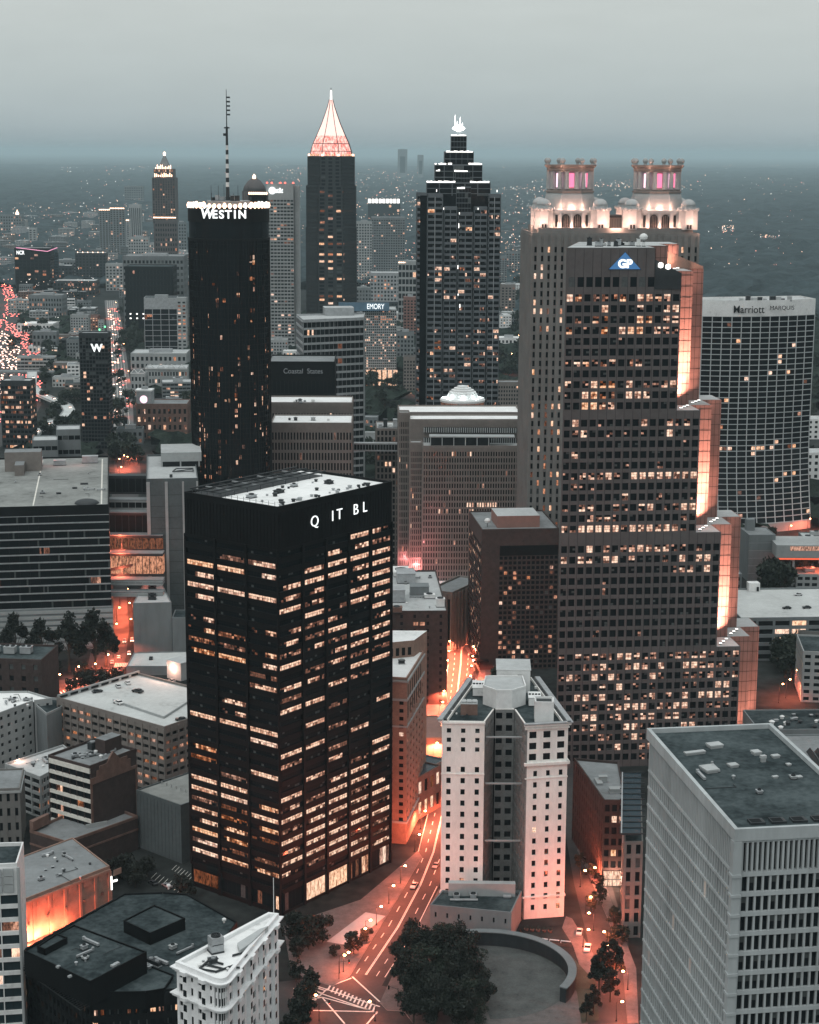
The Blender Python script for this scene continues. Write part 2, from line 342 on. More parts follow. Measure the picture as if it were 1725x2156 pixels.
for (e0,e1,k) in ((P[0],P[1],40),(P[3],P[0],28)):       # fins on the blank top band
    l=math.dist(e0,e1); tt=((e1[0]-e0[0])/l,(e1[1]-e0[1])/l); nn=(tt[1],-tt[0])
    for i in range(1,k): b.w.obox(e0,tt,nn,l*i/k-.12,l*i/k+.12,0,.16,125,136.8)
loc=lambda s,d:(P[0][0]+t[0]*s+n[0]*d,P[0][1]+t[1]*s+n[1]*d)
pr=b.part('pipe_rack',[M['dmetal'],M['metal']])
for i in range(9):
    a=loc(3+i*6.4,27.5); c=loc(3+i*6.4,40.6); pr.tube((*a,139.6),(*c,139.6),.28,4,i%2)
    for q in (a,c): pr.tube((*q,138.1),(*q,139.6),.16,4)
for d in (27.5,31.5,36,40.6): pr.tube((*loc(2,d),139.9),(*loc(56,d),139.9),.3,4,0)
q=rect(*loc(2,28),52.5,53,12); pr.prism(q,138.16,138.4,0)
for i in range(30):
    v=b.part('roof_vent',[M['dmetal'],M['metal']]); x,y=loc(R.uniform(3,56),R.choice((R.uniform(3,6),R.uniform(3,26))))
    r=R.uniform(.25,.75); v.lathe([(r,138.14),(r,138.14+r*1.1),(r*1.4,138.14+r*1.1),(r*1.2,138.14+r*1.6)],7,x,y,R.randrange(2))
for i in range(4):
    v=b.part('roof_unit',[M['metal'],M['dmetal']]); unit(v,*loc(8+i*12,20+R.uniform(-5,4)),52.5,R.uniform(2,4),R.uniform(1.5,3),138.14,R.uniform(.8,1.6),i%2,1)
rl=b.part('railing',[M['dmetal']])
for i in range(14): x,y=loc(.9,2+i*2.7); rl.tube((x,y,138.1),(x,y,140.3),.09,4); 
rl.tube((*loc(.9,2),139.6),(*loc(.9,37),139.6),.05,4)
b.finish(); EQ=b
for ch,f,dz in (('Q',.30,6.6),('I',.455,6.3),('T',.515,6.2),('B',.66,5.9),('L',.742,5.8)):
    p=(P[0][0]+t[0]*59*f-n[0]*.35,P[0][1]+t[1]*59*f-n[1]*.35,138-dz); text(ch,'letter',b.e,(b.x,b.y),p,52.5,5.2,M['sgn'],.1,bold=-.05)
# ================================================================ stepped granite tower
o=(60.8,712.); a=math.radians(6); t=(math.cos(a),math.sin(a)); n=(-t[1],t[0])
gl=lambda s,d:(o[0]+t[0]*s+n[0]*d,o[1]+t[1]*s+n[1]*d)
b=Bld('office_tower','brown granite stepped tower with a lit blue triangle sign near its top','office tower',*o,M['granite'],M['roofl'])
b.wmats[7]=M['redgran']; xr=[35.5,46.3,56,66.5,76.6]; zt=[213.6,203.5,149,98.9,50.5,0]; nc=[10,13,16,19,22]
lit2=["op.dddp.oopp.","....o...p..po",".d.pd...op.pp","p.d.p.ooo.ppd","......d......",".............","dppddp.dp....",".............","p.dopp.o.ddpo","d.oodd.opp...","..oopp......."]
lit3=[".p..d....p..pdp.",".dp..d.d.d..o...","..............d.",".p..............",".......d...d....","ddpppod.oooooooo",".ddd............",".......p...d...d","d.pp..pd.po.ddoo","...pdpd.......d.","pdooooodooopopd."]
lit4=["...o.p.ppopppdd.d..","p.pp.op.p...d.o.oo.p",".............dpp.o.",".....d.............",".....d.............","..................."]+["..................."]*2+["....d....d.........","..................."]
lit5=["d.ppppdoopppppppppp.pp","...dpopopop.pp.ooppp.p","dpd.pdoppd.pp.opdpp.pp",".....p.o.d.p...dp..ooo","..oopp..p.dp.p.opooop.","...dpoppooooppoo.oppd.",".d.oo.dp.ppoopo.p.dp..",".ppdpp.ooopd.p.oop....","....dpp.ppd...p.......",".....d.o..po..d.p.....","..........p..........."]
def wingpoly(k,j,skew=True):
    x1=xr[k]+(0,8.7,17)[j]; d0,d1=j*15,j*15+15
    return [gl(d0*.3,d0),gl(x1,d0),gl(x1,d1),gl(d1*.3,d1)]
for k in range(5):
    z0,z1=zt[k+1],zt[k]
    if k==0: z0=zt[1]
    for j in range(3):
        f={}
        if j==0:
            lit5=[''.join(('d' if (c=='p' and (i*7+j*3)%5<2) else '.' if (c in 'po' and (i*5+j)%6==0) else c) for i,c in enumerate(rw)) for j,rw in enumerate(lit5)]; fd=dict(wf=.72,hf=.66,pp=.0,sp=0.,sub=(2,3))
            if k==1: f={0:dict(fd,n=(13,11),mt=7.3,mb=0,lit=lit2)}
            if k==2: f={0:dict(fd,n=(16,11),mt=2.6,lit=lit3)}
            if k==3: f={0:dict(fd,n=(19,10),mt=4,lit=lit4)}
            if k==4: f={0:dict(fd,n=(22,11),mt=1,mb=2,lit=lit5)}
        pl=wingpoly(k,j); b.plain=7 if j else 0
        b.tier(pl,z0,z1,f,roof=True,ph=0 if k<4 else .0,rec=.55)
        if not f: 
            w2=b.w
for i in range(10):    # tall windows of the top floor, dark
    c=gl(1.2+i*3.52+1.3,-.02); b.wins.append((c[0],c[1],200.3,a,2.6,3.9,'.',1,1,True))
for k in range(5):      # panel joints on the side wings
    for j in (1,2):
        q0=gl(xr[k],15*j)
        z=zt[k+1] if k else 200
        while z<zt[k]: b.w.obox(q0,t,(t[1],-t[0]),0,(8.7,17)[j-1],0,.05,z,z+.14,1); z+=4.4
        for g in range(1,5): b.w.obox(q0,t,(t[1],-t[0]),(0,8.7)[j-1]+g*1.9,(0,8.7)[j-1]+g*1.9+.1,0,.05,(zt[k+1] if k else 195),zt[k],1)
for x in [3.55*i for i in range(1,22)]:   # panel joints
    kz=next(zt[k] for k in range(5) if xr[k]>=x)
    q=gl(x,0); b.w.obox(q,t,(t[1],-t[0]),-.05,.05,0,.05,0,kz-.3,1)
for k in range(1,5):      # terrace floodlights
    for j in range(2):
        for i in range(3):
            v=b.part('floodlight',[M['dmetal'],M['wgl']]); x,y=gl(xr[k-1]+(0,8.7)[j]+2.0+i*2.2,j*15+3+i*3.4); z=zt[k]+.15
            v.rbox(x,y,6,1.0,.6,z,z+.2,0); v.hexa([(x,y,z+.2),(x+1,y,z+.2),(x+1,y+.5,z+.2),(x,y+.5,z+.2)],[(x-.1,y-.1,z+.4),(x+1.1,y-.1,z+.4),(x+1.1,y+.5,z+.7),(x-.1,y+.5,z+.7)],0,1)
        hh=zt[k-1]-zt[k]
        pw=(6.5,.6)[j]*(1. if k>1 else .35)
        for i in range(3):
            x,y=gl(xr[k-1]+(0,8.7)[j]+2.2+i*2.4,j*15+(10.5,9,7)[i]); SPOTS.append(((x,y,zt[k]+1.2),(*gl(xr[k-1]+(0,8.7)[j]+4.6,j*15+15),zt[k]+hh*(.22,.5,.85)[i]),pw*(.5,1.,1.9)[i],(80,60,46)[i]))
SPOTS.append(((*gl(79,2),3),(*gl(80,15),30),2.2,80)); SPOTS.append(((*gl(87,18),3),(*gl(86,30),30),2.2,80))
# sloped glass shoulder and the sign
sh=b.part('sloped_glazing',[M['dmetal'],M['blue']]); g0,g1=gl(35.6,-.3),gl(46.3,-.3); 
i0,i1=gl(35.6,13),gl(46.3,13)
sh.hexa([(*g0,197.5),(*g1,197.5),(*i1,197.5),(*i0,197.5)],[(*g0,209),(*g1,203.7),(*i1,203.7),(*i0,209)],0)
s2=b.part('sloped_glazing',[M['obrick']]); g0,g1=gl(44.5,29.7),gl(63,29.7); i0,i1=gl(44.5,44),gl(63,44)
s2.hexa([(*g0,203.6),(*g1,203.6),(*i1,203.6),(*i0,203.6)],[(*g0,212),(*g1,204.5),(*i1,204.5),(*i0,212)],0)
tri=b.part('sign_panel',[M['dmetal'],M['bgl']]); c=23.4
for off,m,w,zz in ((.2,0,6.7,.5),(.42,1,6.3,.7)):
    A,B_,T=gl(c-w,-off),gl(c+w,-off),gl(c,-off); A2,B2,T2=gl(c-w,0),gl(c+w,0),gl(c,0)
    z0=204.6+zz; zp=212.6-zz
    if 1:
        i=len(tri.v); tri.v+=[(*A,z0),(*B_,z0),(*T,zp),(*A2,z0),(*B2,z0),(*T2,zp)]
        tri.f+=[(i,i+1,i+2),(i+3,i+5,i+4),(i,i+3,i+4,i+1),(i+1,i+4,i+5,i+2),(i+2,i+5,i+3,i)]; tri.m+=[m]*5
for i in range(2):
    v=b.part('floodlight',[M['dmetal'],M['wgl']]); x,y=gl(37.6+i*3.0,-1.0); v.lathe([(.2,205.8-i*.6),(1.0,206.2-i*.6),(1.0,207.6-i*.6),(.3,208-i*.6)],10,x,y,1)
q=gl(12,6)
for i in range(12):
    v=b.part('roof_unit',[M['metal'],M['dmetal'],M['white']]); unit(v,*gl(11+i*1.9,6+R.uniform(0,9)),6,R.uniform(1,2.6),R.uniform(1,2),213.75,R.uniform(.8,3.2),R.choice((0,1,2)),1)
v=b.part('dish_antenna',[M['white'],M['dmetal']]); x,y=gl(33,10); v.tube((x,y,213.7),(x,y,216),.15,5,1); v.lathe([(.3,216),(1.5,216.6),(1.7,217.6),(1.2,218.4),(.3,218.8)],12,x,y,0)
b.finish(); GP=b
text('GP','sign_letters',b.e,(b.x,b.y),(*gl(c,-.75),207.3),6,4.5,M['sgn'],.2,bold=.2)
# ================================================================ twin crowned granite tower
P=rect(60.5,908,3,84,50); b=Bld('office_tower','grey granite tower topped by two floodlit column crowns with small domes','office tower',*P[0],M['greygran'],M['roofg'])
f=dict(n=(25,44),wf=.36,hf=.64,pp=.4,sp=0,lit=.2,sub=(1,1),mt=5,mb=12)
b.tier(P,0,209.8,{0:f,3:dict(f,n=(9,44)),1:dict(f,inst=False)},rec=.7)
cn=b.part('cornice',[M['greygran']])
ip=rect(63.5,911,3,78,44); b.tier(ip,209.8,212.5,{},roof=True,ph=.8)
def crown(cx,cy):
    k=b.part('crown',[M['pale'],M['core'],M['beige']])
    k.rbox(cx-14,cy-14,0,28,28,212.5,221.5,0); k.rbox(cx-10.5,cy-14.6,0,21,.6,220.4,221.8,0)
    for w in (-2.9,2.9):      # tall arched openings
        aw=b.part('arched_window',[M['core'],M['beige']])
        pts=[(-1.9,213.3),(1.9,213.3)]+[(1.9*math.cos(q*math.pi/8),218+1.9*math.sin(q*math.pi/8)) for q in range(9)]
        i=len(aw.v); aw.v+=[(cx+w+x,cy-14.25,z) for x,z in pts]+[(cx+w+x,cy-14,z) for x,z in pts]; m=len(pts)
        aw.f+=[tuple(range(i,i+m))]+[(i+q,i+m+q,i+m+(q+1)%m,i+(q+1)%m) for q in range(m)]; aw.m+=[0]+[1]*m
        for g in (-.9,0,.9): aw.tube((cx+w+g,cy-14.3,213.3),(cx+w+g,cy-14.3,219.3),.12,4,1)
    for w in (-7.6,7.6):
        k.box(cx+w-.6,cy-14.3,213.5,cx+w+.6,cy-14,219.5,1)
    for w in (-5.6,0,5.6): k.box(cx+w-.5,cy-15,212.5,cx+w+.5,cy-14.1,220.4,0)
    # flared drum
    k.lathe([(14.2,221.8),(13.6,222.5),(13.2,227.5),(12.8,229.3),(12.3,230.4)],8,cx,cy,0,math.pi/8)
    k.lathe([(12.9,230.4),(12.9,231.2),(12.2,231.4),(12.1,232.2)],8,cx,cy,2,math.pi/8)
    k.lathe([(8.6,232.2),(8.6,241)],8,cx,cy,0,math.pi/8)
    for i in range(8):
        q=math.pi/8+i*math.pi/4
        for dq in (-.17,.17): k.lathe([(1.25,232.2),(1.15,233),(1.0,240.5),(1.3,241)],8,cx+11*math.cos(q+dq),cy+11*math.sin(q+dq),0)
        w=b.part('crown_window',[M['core'],M['pkl' if i%3 else 'pkg']]); qq=i*math.pi/4
        x,y=cx+8.3*math.cos(qq),cy+8.3*math.sin(qq); tx,ty=-math.sin(qq),math.cos(qq); nx,ny=math.cos(qq),math.sin(qq)
        w.hexa([(x-tx*1.25,y-ty*1.25,233),(x+tx*1.25,y+ty*1.25,233),(x+tx*1.25+nx,y+ty*1.25+ny,233),(x-tx*1.25+nx,y-ty*1.25+ny,233)],
               [(x-tx*1.25,y-ty*1.25,240),(x+tx*1.25,y+ty*1.25,240),(x+tx*1.25+nx,y+ty*1.25+ny,240),(x-tx*1.25+nx,y-ty*1.25+ny,240)],1)
        u=b.part('urn',[M['pale']]); u.lathe([(.9,244.2),(.8,244.9),(1.3,245.6),(1.45,246.4),(1.0,247.2),(.3,247.6)],9,cx+12.5*math.cos(q),cy+12.5*math.sin(q))
    k.lathe([(12.2,241),(12.6,241.6),(12.4,242.3),(13.6,243.4),(13.9,244.2)],8,cx,cy,2,math.pi/8)
    for sx in (-1,1):
        for sy in (-1,1):
            u=b.part('turret',[M['pale'],M['core']]); x,y=cx+sx*14.2,cy+sy*14.2
            u.lathe([(5,212.5),(5,221.8),(5.4,222.1),(5.4,222.7),(4.1,222.9),(3.8,224.3)],8,x,y,0,math.pi/8)
            for g in (-1.1,.35): u.box(x+g,y-5.1,213,x+g+.9,y-4.4,215,1)
            for q in range(8): u.lathe([(.7,221.8),(.7,223),(.1,223.6)],6,x+4.9*math.cos(q*.785),y+4.9*math.sin(q*.785))
            d=b.part('turret_dome',[M['roofl']],smooth=True); d.lathe([(3.7*math.cos(q*.26),224.3+3.3*math.sin(q*.26)) for q in range(6)]+[(.05,227.6)],16,x,y)
            SPOTS.append(((x+sx*2,y-11,212.9),(x,y-4,221),.5,100))
            LIGHTS.append((x+sx*6.6,y-6.6,213.6,620,'w',.3))
    for g in (-7,0,7): LIGHTS.append((cx+g,cy-16.6,213.6,480,'w',.3)); LIGHTS.append((cx+g*.9,cy-13.8,223.2,260,'w',.3))
    for q in range(6): LIGHTS.append((cx+10.4*math.cos(q*math.pi/3+.5),cy+10.4*math.sin(q*math.pi/3+.5),232.9,22,'w',.2))
    for q in range(8): LIGHTS.append((cx+14.9*math.cos(q*math.pi/4+.39),cy+14.9*math.sin(q*math.pi/4+.39),242.4,70,'w',.2))
for u_ in (1199,1379): crown(Pz(u_,495,210)[0]*930/905,932)
rc=b.part('screen_wall',[M['dmetal'],M['beige']]); rc.rbox(97,925,3,10,14,212.5,218,1); rc.rbox(96.4,924.4,3,11,15,218,219.2,0)
for i in range(10): rc.tube((99+i*1.3,921,212.5),(99+i*1.3,921,217.5),.1,4,0)
b.finish()
# ================================================================ round dark glass hotel
cx,cy,rr,hh=-101.,1012.,22.3,220.
b=Bld('hotel_tower','round black glass hotel tower with white lettering and a tall striped mast','hotel',cx,cy,M['black'])
NS=72
b.w.lathe([(rr-.2,0),(rr-.2,202)],NS,cx,cy,2); b.w.lathe([(rr+.5,202),(rr+.5,203.2)],NS,cx,cy,0); b.w.lathe([(rr-.15,203.2),(rr-.15,212)],NS,cx,cy,2); b.w.lathe([(rr+.2,212),(rr+.2,hh)],NS,cx,cy,0)
for i in range(NS):
    q=2*math.pi*(i+.5)/NS; x,y=cx+rr*math.cos(q),cy+rr*math.sin(q); b.w.tube((x,y,0),(x,y,202),.16 if i%3 else .4,4,0)
for j in range(70): b.w.lathe([(rr-.19,2.9*j),(rr-.12,2.9*j),(rr-.12,2.9*j+.35),(rr-.19,2.9*j+.35)],NS,cx,cy,0)
cl=[R.random()**3 for _ in range(NS)]; run=0
for i in range(NS):
    q=2*math.pi*(i+.0)/NS
    if math.sin(q)>.15: continue
    for j in range(3,68):
        run=max(0,run-1)
        if run==0 and R.random()<.05*cl[i]*2+.004: run=R.randint(2,9)  # vertical runs of lit panes also imitate reflections streaking the dark glass
        if (run and R.random()<.75) or R.random()<.1*cl[i]+.012+(0.03 if j<45 else 0):
            rad=(rr-.2)*math.cos(math.pi/NS)+.06; ww=R.choice((.45,.6,.8,1.0,1.45))
            b.wins.append((cx+rad*math.cos(q+math.pi/NS),cy+rad*math.sin(q+math.pi/NS),2.9*j+1.75,q+math.pi/NS+math.pi/2,ww,R.choice((1.2,2.1,2.1,2.4)),R.choice('opddd'),1,R.choice((1,2)),True))
tp=b.part('crown_lights',[M['dmetal'],M['pgl'],M['wgl']])
for i in range(48):
    q=2*math.pi*i/48
    if R.random()<.85: tp.lathe([(.8,hh-.6),(1.1,hh+.9),(.5,hh+R.uniform(1.5,2.6))],6,cx+(rr-.4)*math.cos(q),cy+(rr-.4)*math.sin(q),R.choice((1,1,2)))
rp=b.part('roof',[M['roofg']]); rp.lathe([(rr-1,hh-.3),(rr-1,hh)],48,cx,cy)
pn=b.part('penthouse',[M['metal'],M['dmetal']]); pn.lathe([(11.5,hh),(11.5,hh+2.6),(12,hh+2.8),(12,hh+3.2)],24,cx,cy)
for i in range(12):
    v=b.part('roof_unit',[M['metal'],M['dmetal']]); unit(v,cx+R.uniform(-9,7),cy+R.uniform(-9,7),R.uniform(0,40),R.uniform(1.5,3),R.uniform(1.5,2.5),hh+3.2,R.uniform(1.2,3.4),i%2)
for i in range(9):
    v=b.part('antenna',[M['dmetal']]); x,y=cx+R.uniform(-11,11),cy+R.uniform(-10,8); v.tube((x,y,hh+3),(x,y,hh+R.uniform(6,12)),.14,4)
ms=b.part('mast',[M['dmetal'],M['white'],M['metal']]); mx,my=cx-.4,cy; z=hh+3.2
for j in range(16):
    z1=z+2.5; r=1.05-.028*j; ms.lathe([(r,z),(r-.03,z1)],6,mx,my,(0,1)[j%2] if 2<j<13 else 0); z=z1
ms.tube((mx,my,z),(mx,my,z+20),.34,6,0,.16)
for i in range(5): ms.box(mx,my-.2,z+6+i*2.3,mx+2.0,my+.2,z+6.9+i*2.3,0)
ms.lathe([(1.6,z-1),(1.6,z-.3)],8,mx,my,0); ms.box(mx-2,my-.4,z-5,mx-.6,my+.4,z-3.6,0)
b.finish()
for i,ch in enumerate('WESTIN'):
    q=-math.pi/2+(-10.0+3.85*i+(0,.9,.7,.5,.1,.3)[i])/rr; x,y=cx+(rr+.45)*math.cos(q),cy+(rr+.45)*math.sin(q)
    text(ch,'letter',b.e,(cx,cy),(x,y,216.2-(0 if i else -.3)),math.degrees(q)+90,6.2 if i else 7.6,M['sgn'],.2,bold=.16,shear=.12 if i==0 else 0)
# ================================================================ stone building with a light well
W=[(920.5,1516),(1027.7,1517.7),(1047.5,1490.7),(1077,1490.7),(1102,1526.7),(1207,1521),(1135,1424),(986,1427)]
P=[Pz(u,v,68) for u,v in W]
b=Bld('stone_tower','tall white marble building with a deep notch and rooftop sheds behind dark park trees','old tower',*P[0],M['marble'],M['roofd'])
b.wmats[7]=M['greybrick']; cp=[(x,y) for x,y in inset(P,1.3)]  # grey notch walls: shade inside the light well put into their colour
fA=dict(n=(3,15),wf=.3,hf=.5,pp=.0,sp=.0,mt=1.4,mb=2,lit=.0,sub=(1,2)); 
f0=["..."]*12+[".o.","..."  ,".d."]; f4=["...","...","...","...","...","...","o..","...","...","...","...","...","..d","..o"]
zs=(0,54.5,68)
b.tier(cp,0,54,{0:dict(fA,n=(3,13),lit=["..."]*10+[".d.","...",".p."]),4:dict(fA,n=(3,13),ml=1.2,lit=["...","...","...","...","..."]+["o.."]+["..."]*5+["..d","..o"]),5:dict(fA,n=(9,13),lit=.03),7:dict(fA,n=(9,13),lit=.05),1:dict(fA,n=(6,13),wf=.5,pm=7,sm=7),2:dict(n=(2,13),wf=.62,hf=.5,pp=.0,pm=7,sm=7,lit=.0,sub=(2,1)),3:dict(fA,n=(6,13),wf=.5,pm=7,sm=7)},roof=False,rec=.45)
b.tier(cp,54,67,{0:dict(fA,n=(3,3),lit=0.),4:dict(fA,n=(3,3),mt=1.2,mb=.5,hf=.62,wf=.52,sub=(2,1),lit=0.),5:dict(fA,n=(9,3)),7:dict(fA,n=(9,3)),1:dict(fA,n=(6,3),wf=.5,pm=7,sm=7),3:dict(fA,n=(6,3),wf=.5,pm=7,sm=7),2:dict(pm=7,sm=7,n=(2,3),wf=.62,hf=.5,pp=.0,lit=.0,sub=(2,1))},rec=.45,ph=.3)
cn=b.part('cornice',[M['marble'],M['dmetal'],M['metal']])
def band(mb,poly,edges,z0,z1,out,m=0):
    for i in edges:
        p,q=poly[i],poly[(i+1)%len(poly)]; l=math.dist(p,q); tt=((q[0]-p[0])/l,(q[1]-p[1])/l); nn=(tt[1],-tt[0]); mb.obox(p,tt,nn,-out*.6,l+out*.6,-.3,out,z0,z1,m)
band(cn,cp,(0,4),66.4,67,.35); band(cn,cp,(4,5,7),67,67.7,1.0); band(cn,cp,(5,7),67.7,68.1,1.5,2); band(cn,cp,(4,),67.7,68.1,1.3,2)
band(cn,cp,(4,5),53.6,54.5,.75); band(cn,cp,(4,5,0,7),48.9,49.3,.2); band(cn,cp,(0,4,5,7),7.4,8.0,.35); band(cn,cp,(4,),66.0,66.4,.6)
wl=b.part('light_well_brace',[M['pale']]);
for z in (25.5,45.5,61.5):
    p,q=cp[1],cp[4]; wl.tube((p[0]+.6,p[1]+1.5,z),(q[0]-.3,p[1]+1.5,z),.35,4)
for k,(e0,e1) in enumerate(((cp[5],cp[6]),(cp[7],cp[0]))):   # roof-edge gutters with dark slots
    l=math.dist(e0,e1); tt=((e1[0]-e0[0])/l,(e1[1]-e0[1])/l); nn=(tt[1],-tt[0])
    for i in range(7): cn.obox(e0,tt,nn,l*i/7+.4,l*(i+1)/7-.4,-1.6,-.5,67.4,67.9,1)
    cn.obox(e0,tt,nn,0,l,-2.0,-1.7,67.2,68.2,0)
rz=67.15
def rq(u,v,z=rz): return Pz(u,v,z)
lh=b.part('lift_house',[M['white'],M['roofl'],M['core']])   # faceted drum over the notch
o1=[rq(1017,1483),rq(1045,1493),rq(1078,1493),rq(1107,1484),rq(1100,1462),rq(1022,1462)]
lh.prism(o1,67.2,73.2,0,1); lh.prism(inset(o1,.5),73.2,73.4,1); band(lh,o1,range(6),73.2,73.9,.1)
x,y=o1[0]; lh.lathe([(.6,70),(.65,70.2)],8,x+2,y-.6,2)
p2=b.part('penthouse',[M['white'],M['roofl'],M['core']]); o2=[rq(1046,1458),rq(1126,1458),rq(1113,1440),rq(1046,1440)]
o2=rect(o2[0][0],o2[0][1],-2,11.5,13); p2.prism(o2,67.2,75.2,0,1); p2.prism(inset(o2,-.25),75.2,75.5,0,1)
for i in range(2): p2.rbox(o2[1][0]-4.4+i*2,o2[1][1]+.1,-2,1.5,.3,69.5,73.6,2)
for (u,v,w,d,h,m,fn) in ((995,1467,4.2,9,3.2,0,4),(1113,1488,4.2,7,3.2,0,4)):
    v_=b.part('roof_unit',[M['white'],M['dmetal']]); unit(v_,*rq(u,v),-2,w,d,rz,h,m,fn)
tk=b.part('penthouse',[M['white'],M['dmetal']]); o3=rect(*rq(1126,1521),-2,6.2,6.2); tk.prism(o3,67.2,73.6,0); tk.prism(inset(o3,.6),73.6,73.63,1); band(tk,o3,range(4),73.6,74.2,.05)
bh=b.part('penthouse',[M['brick'],M['roofl'],M['dmetal']]); o4=rect(*rq(970,1506),-2,5.6,4.6); bh.prism(o4,67.2,71,0,1)
for i in range(3): unit(bh,o4[0][0]+.4+i*1.8,o4[0][1]+.6,-2,1.3,2.6,71,.7,1)
for i in range(16):
    v=b.part('roof_vent',[M['white'],M['dmetal']]); u_,v_=R.choice(((R.uniform(945,1020),R.uniform(1500,1512)),(R.uniform(1100,1180),R.uniform(1500,1518)),(R.uniform(965,1010),R.uniform(1470,1490)),(R.uniform(1125,1150),R.uniform(1450,1480))))
    x,y=rq(u_,v_); r=R.uniform(.2,.45); v.lathe([(r,67.2),(r,67.2+r*1.6),(r*1.5,67.2+r*1.6),(r*.6,67.2+r*2.2)],8,x,y,i%2)
b.finish()
# ================================================================ low annex in front of it
q=[HB(903,1913,1950),HB(1085,1920,1985)]
P=[(q[0][0],q[0][1]-9),(q[1][0]-.5,q[1][1]-1.5),(q[1][0]+.5,561),(q[0][0],561)]
P=[Pz(905,1968),Pz(1076,1985),(cp[4][0]-.5,561.3),(11.5,561.5)]
b=Bld('low_building','low plain grey roofed annex at the foot of the white marble building','building',*P[0],M['conc'],M['roofd'])
b.tier(P,0,9.5,{0:dict(n=(7,2),wf=.16,hf=.36,pp=0,lit=.06)},ph=.9)
for i,(w,d,h) in enumerate(((2.2,2.2,1.2),(2.2,2.2,1.4),(9,1.2,.5),(2.5,1.6,.9))):
    v=b.part('roof_unit',[M['metal'],M['dmetal']]); unit(v,15+i*5.5-(12 if i==2 else 0),556+(-2 if i==2 else 0),0,w,d,9.65,h,0,1 if i<2 else 0)
hb=b.part('penthouse',[M['pale'],M['roofl']]); hb.prism(rect(13.5,558.5,-1,22,2.6),9.6,14,0,1)
b.finish()
# ================================================================ concrete block at the corner of the picture
z=96.
FC,LB=Pz(1552,1744,z),Pz(1359,1535,z)
ang=math.degrees(math.atan2(FC[1]-LB[1],FC[0]-LB[0]))
P=rect(*FC,ang+90-1.0,34,math.dist(FC,LB)); 
b=Bld('office_block','pale concrete office block with deep gridded windows and a dark flat roof','office block',*P[0],M['bconc'],M['roofd'])
ff=dict(n=(18,17),wf=.72,hf=.78,pp=.12,sp=.3,lit=.02,sub=(1,2),mt=0,ml=1.5)
fs=dict(n=(38,17),wf=.68,hf=.86,pp=.12,sp=.34,lit=.02,sub=(1,1),mr=1.2)
b.tier(P,0,84.5,{0:ff,3:fs},roof=False,rec=.55)
b.tier(P,84.5,93,{0:dict(n=(26,1),wf=.6,hf=.86,pp=.3,sp=.3,lit=0.,ml=1.5),3:dict(n=(56,1),wf=.6,hf=.9,pp=.2,sp=.3,lit=0.,mr=1.2)},roof=False,rec=.9)
PP=inset(P,-.7); b.tier(PP,93,94.6,{},ph=1.4,pt=1.0)
t=((P[1][0]-P[0][0])/34,(P[1][1]-P[0][1])/34); n=(-t[1],t[0])
cl=b.part('corner_pier',[M['bconc']]); cl.rbox(P[0][0]-.9*t[0]-.9*n[0],P[0][1]-.9*t[1]-.9*n[1],math.degrees(math.atan2(t[1],t[0])),2.1,2.1,0,92.9)
for j in range(17): zz=84.5/17*(j+1); cl.rbox(P[0][0]-1.15*t[0]-1.15*n[0],P[0][1]-1.15*t[1]-1.15*n[1],math.degrees(math.atan2(t[1],t[0])),2.5,2.5,zz-.45,zz+.3)
for (u,v,w,d,h) in ((1498,1578,3.6,2.6,1),(1446,1592,5.6,1.2,.8),(1590,1592,2,2,1),(1630,1598,1.8,1.2,.8),(1540,1618,2.2,1.8,.8),(1490,1630,3.4,4,1),(1660,1614,.9,.9,.6),(1680,1640,1.4,1,.5),(1605,1606,1.2,.8,1.8),(1630,1640,1.2,.6,.6)):
    v_=b.part('roof_hatch',[M['roofl'],M['pale']]); x,y=Pz(u,v,94.7); v_.rbox(x,y,20,w,d,94.7,94.7+h*.6,1); v_.rbox(x-.15,y-.15,20,w+.3,d+.3,94.7+h*.6,94.7+h,0)
for i in range(5):
    v_=b.part('cooling_fan',[M['dmetal'],M['core']]); x,y=P[0][0]+t[0]*(5+i*5.2)+n[0]*4.5,P[0][1]+t[1]*(5+i*5.2)+n[1]*4.5; v_.rbox(x,y,math.degrees(math.atan2(t[1],t[0])),3.6,3,94.7,95.3,0); v_.rbox(x+.2,y+.4,math.degrees(math.atan2(t[1],t[0])),2.6,2.2,95.3,95.33,1)
clutter(b,[(1480,1600),(1700,1690)],94.65,7,10)
b.finish(); BRP=P
def arc(c,r,a0,a1,n): return [(c[0]+r*math.cos(math.radians(a0+(a1-a0)*i/n)),c[1]+r*math.sin(math.radians(a0+(a1-a0)*i/n))) for i in range(n+1)]
def vents(b,poly_uv,z,k,size=(.3,.7),mats=None):
    us=[p[0] for p in poly_uv]; vs=[p[1] for p in poly_uv]
    for i in range(k):
        v=b.part('roof_vent',mats or [M['metal'],M['dmetal'],M['white']]); x,y=Pz(R.uniform(min(us),max(us)),R.uniform(min(vs),max(vs)),z); r=R.uniform(*size)
        if i%3==0: unit(v,x,y,R.uniform(0,20),r*2.4,r*1.8,z,r*1.6,i%3)
        else: v.lathe([(r,z),(r,z+r*1.4),(r*1.5,z+r*1.4),(r*.5,z+r*2)],7,x,y,i%3)
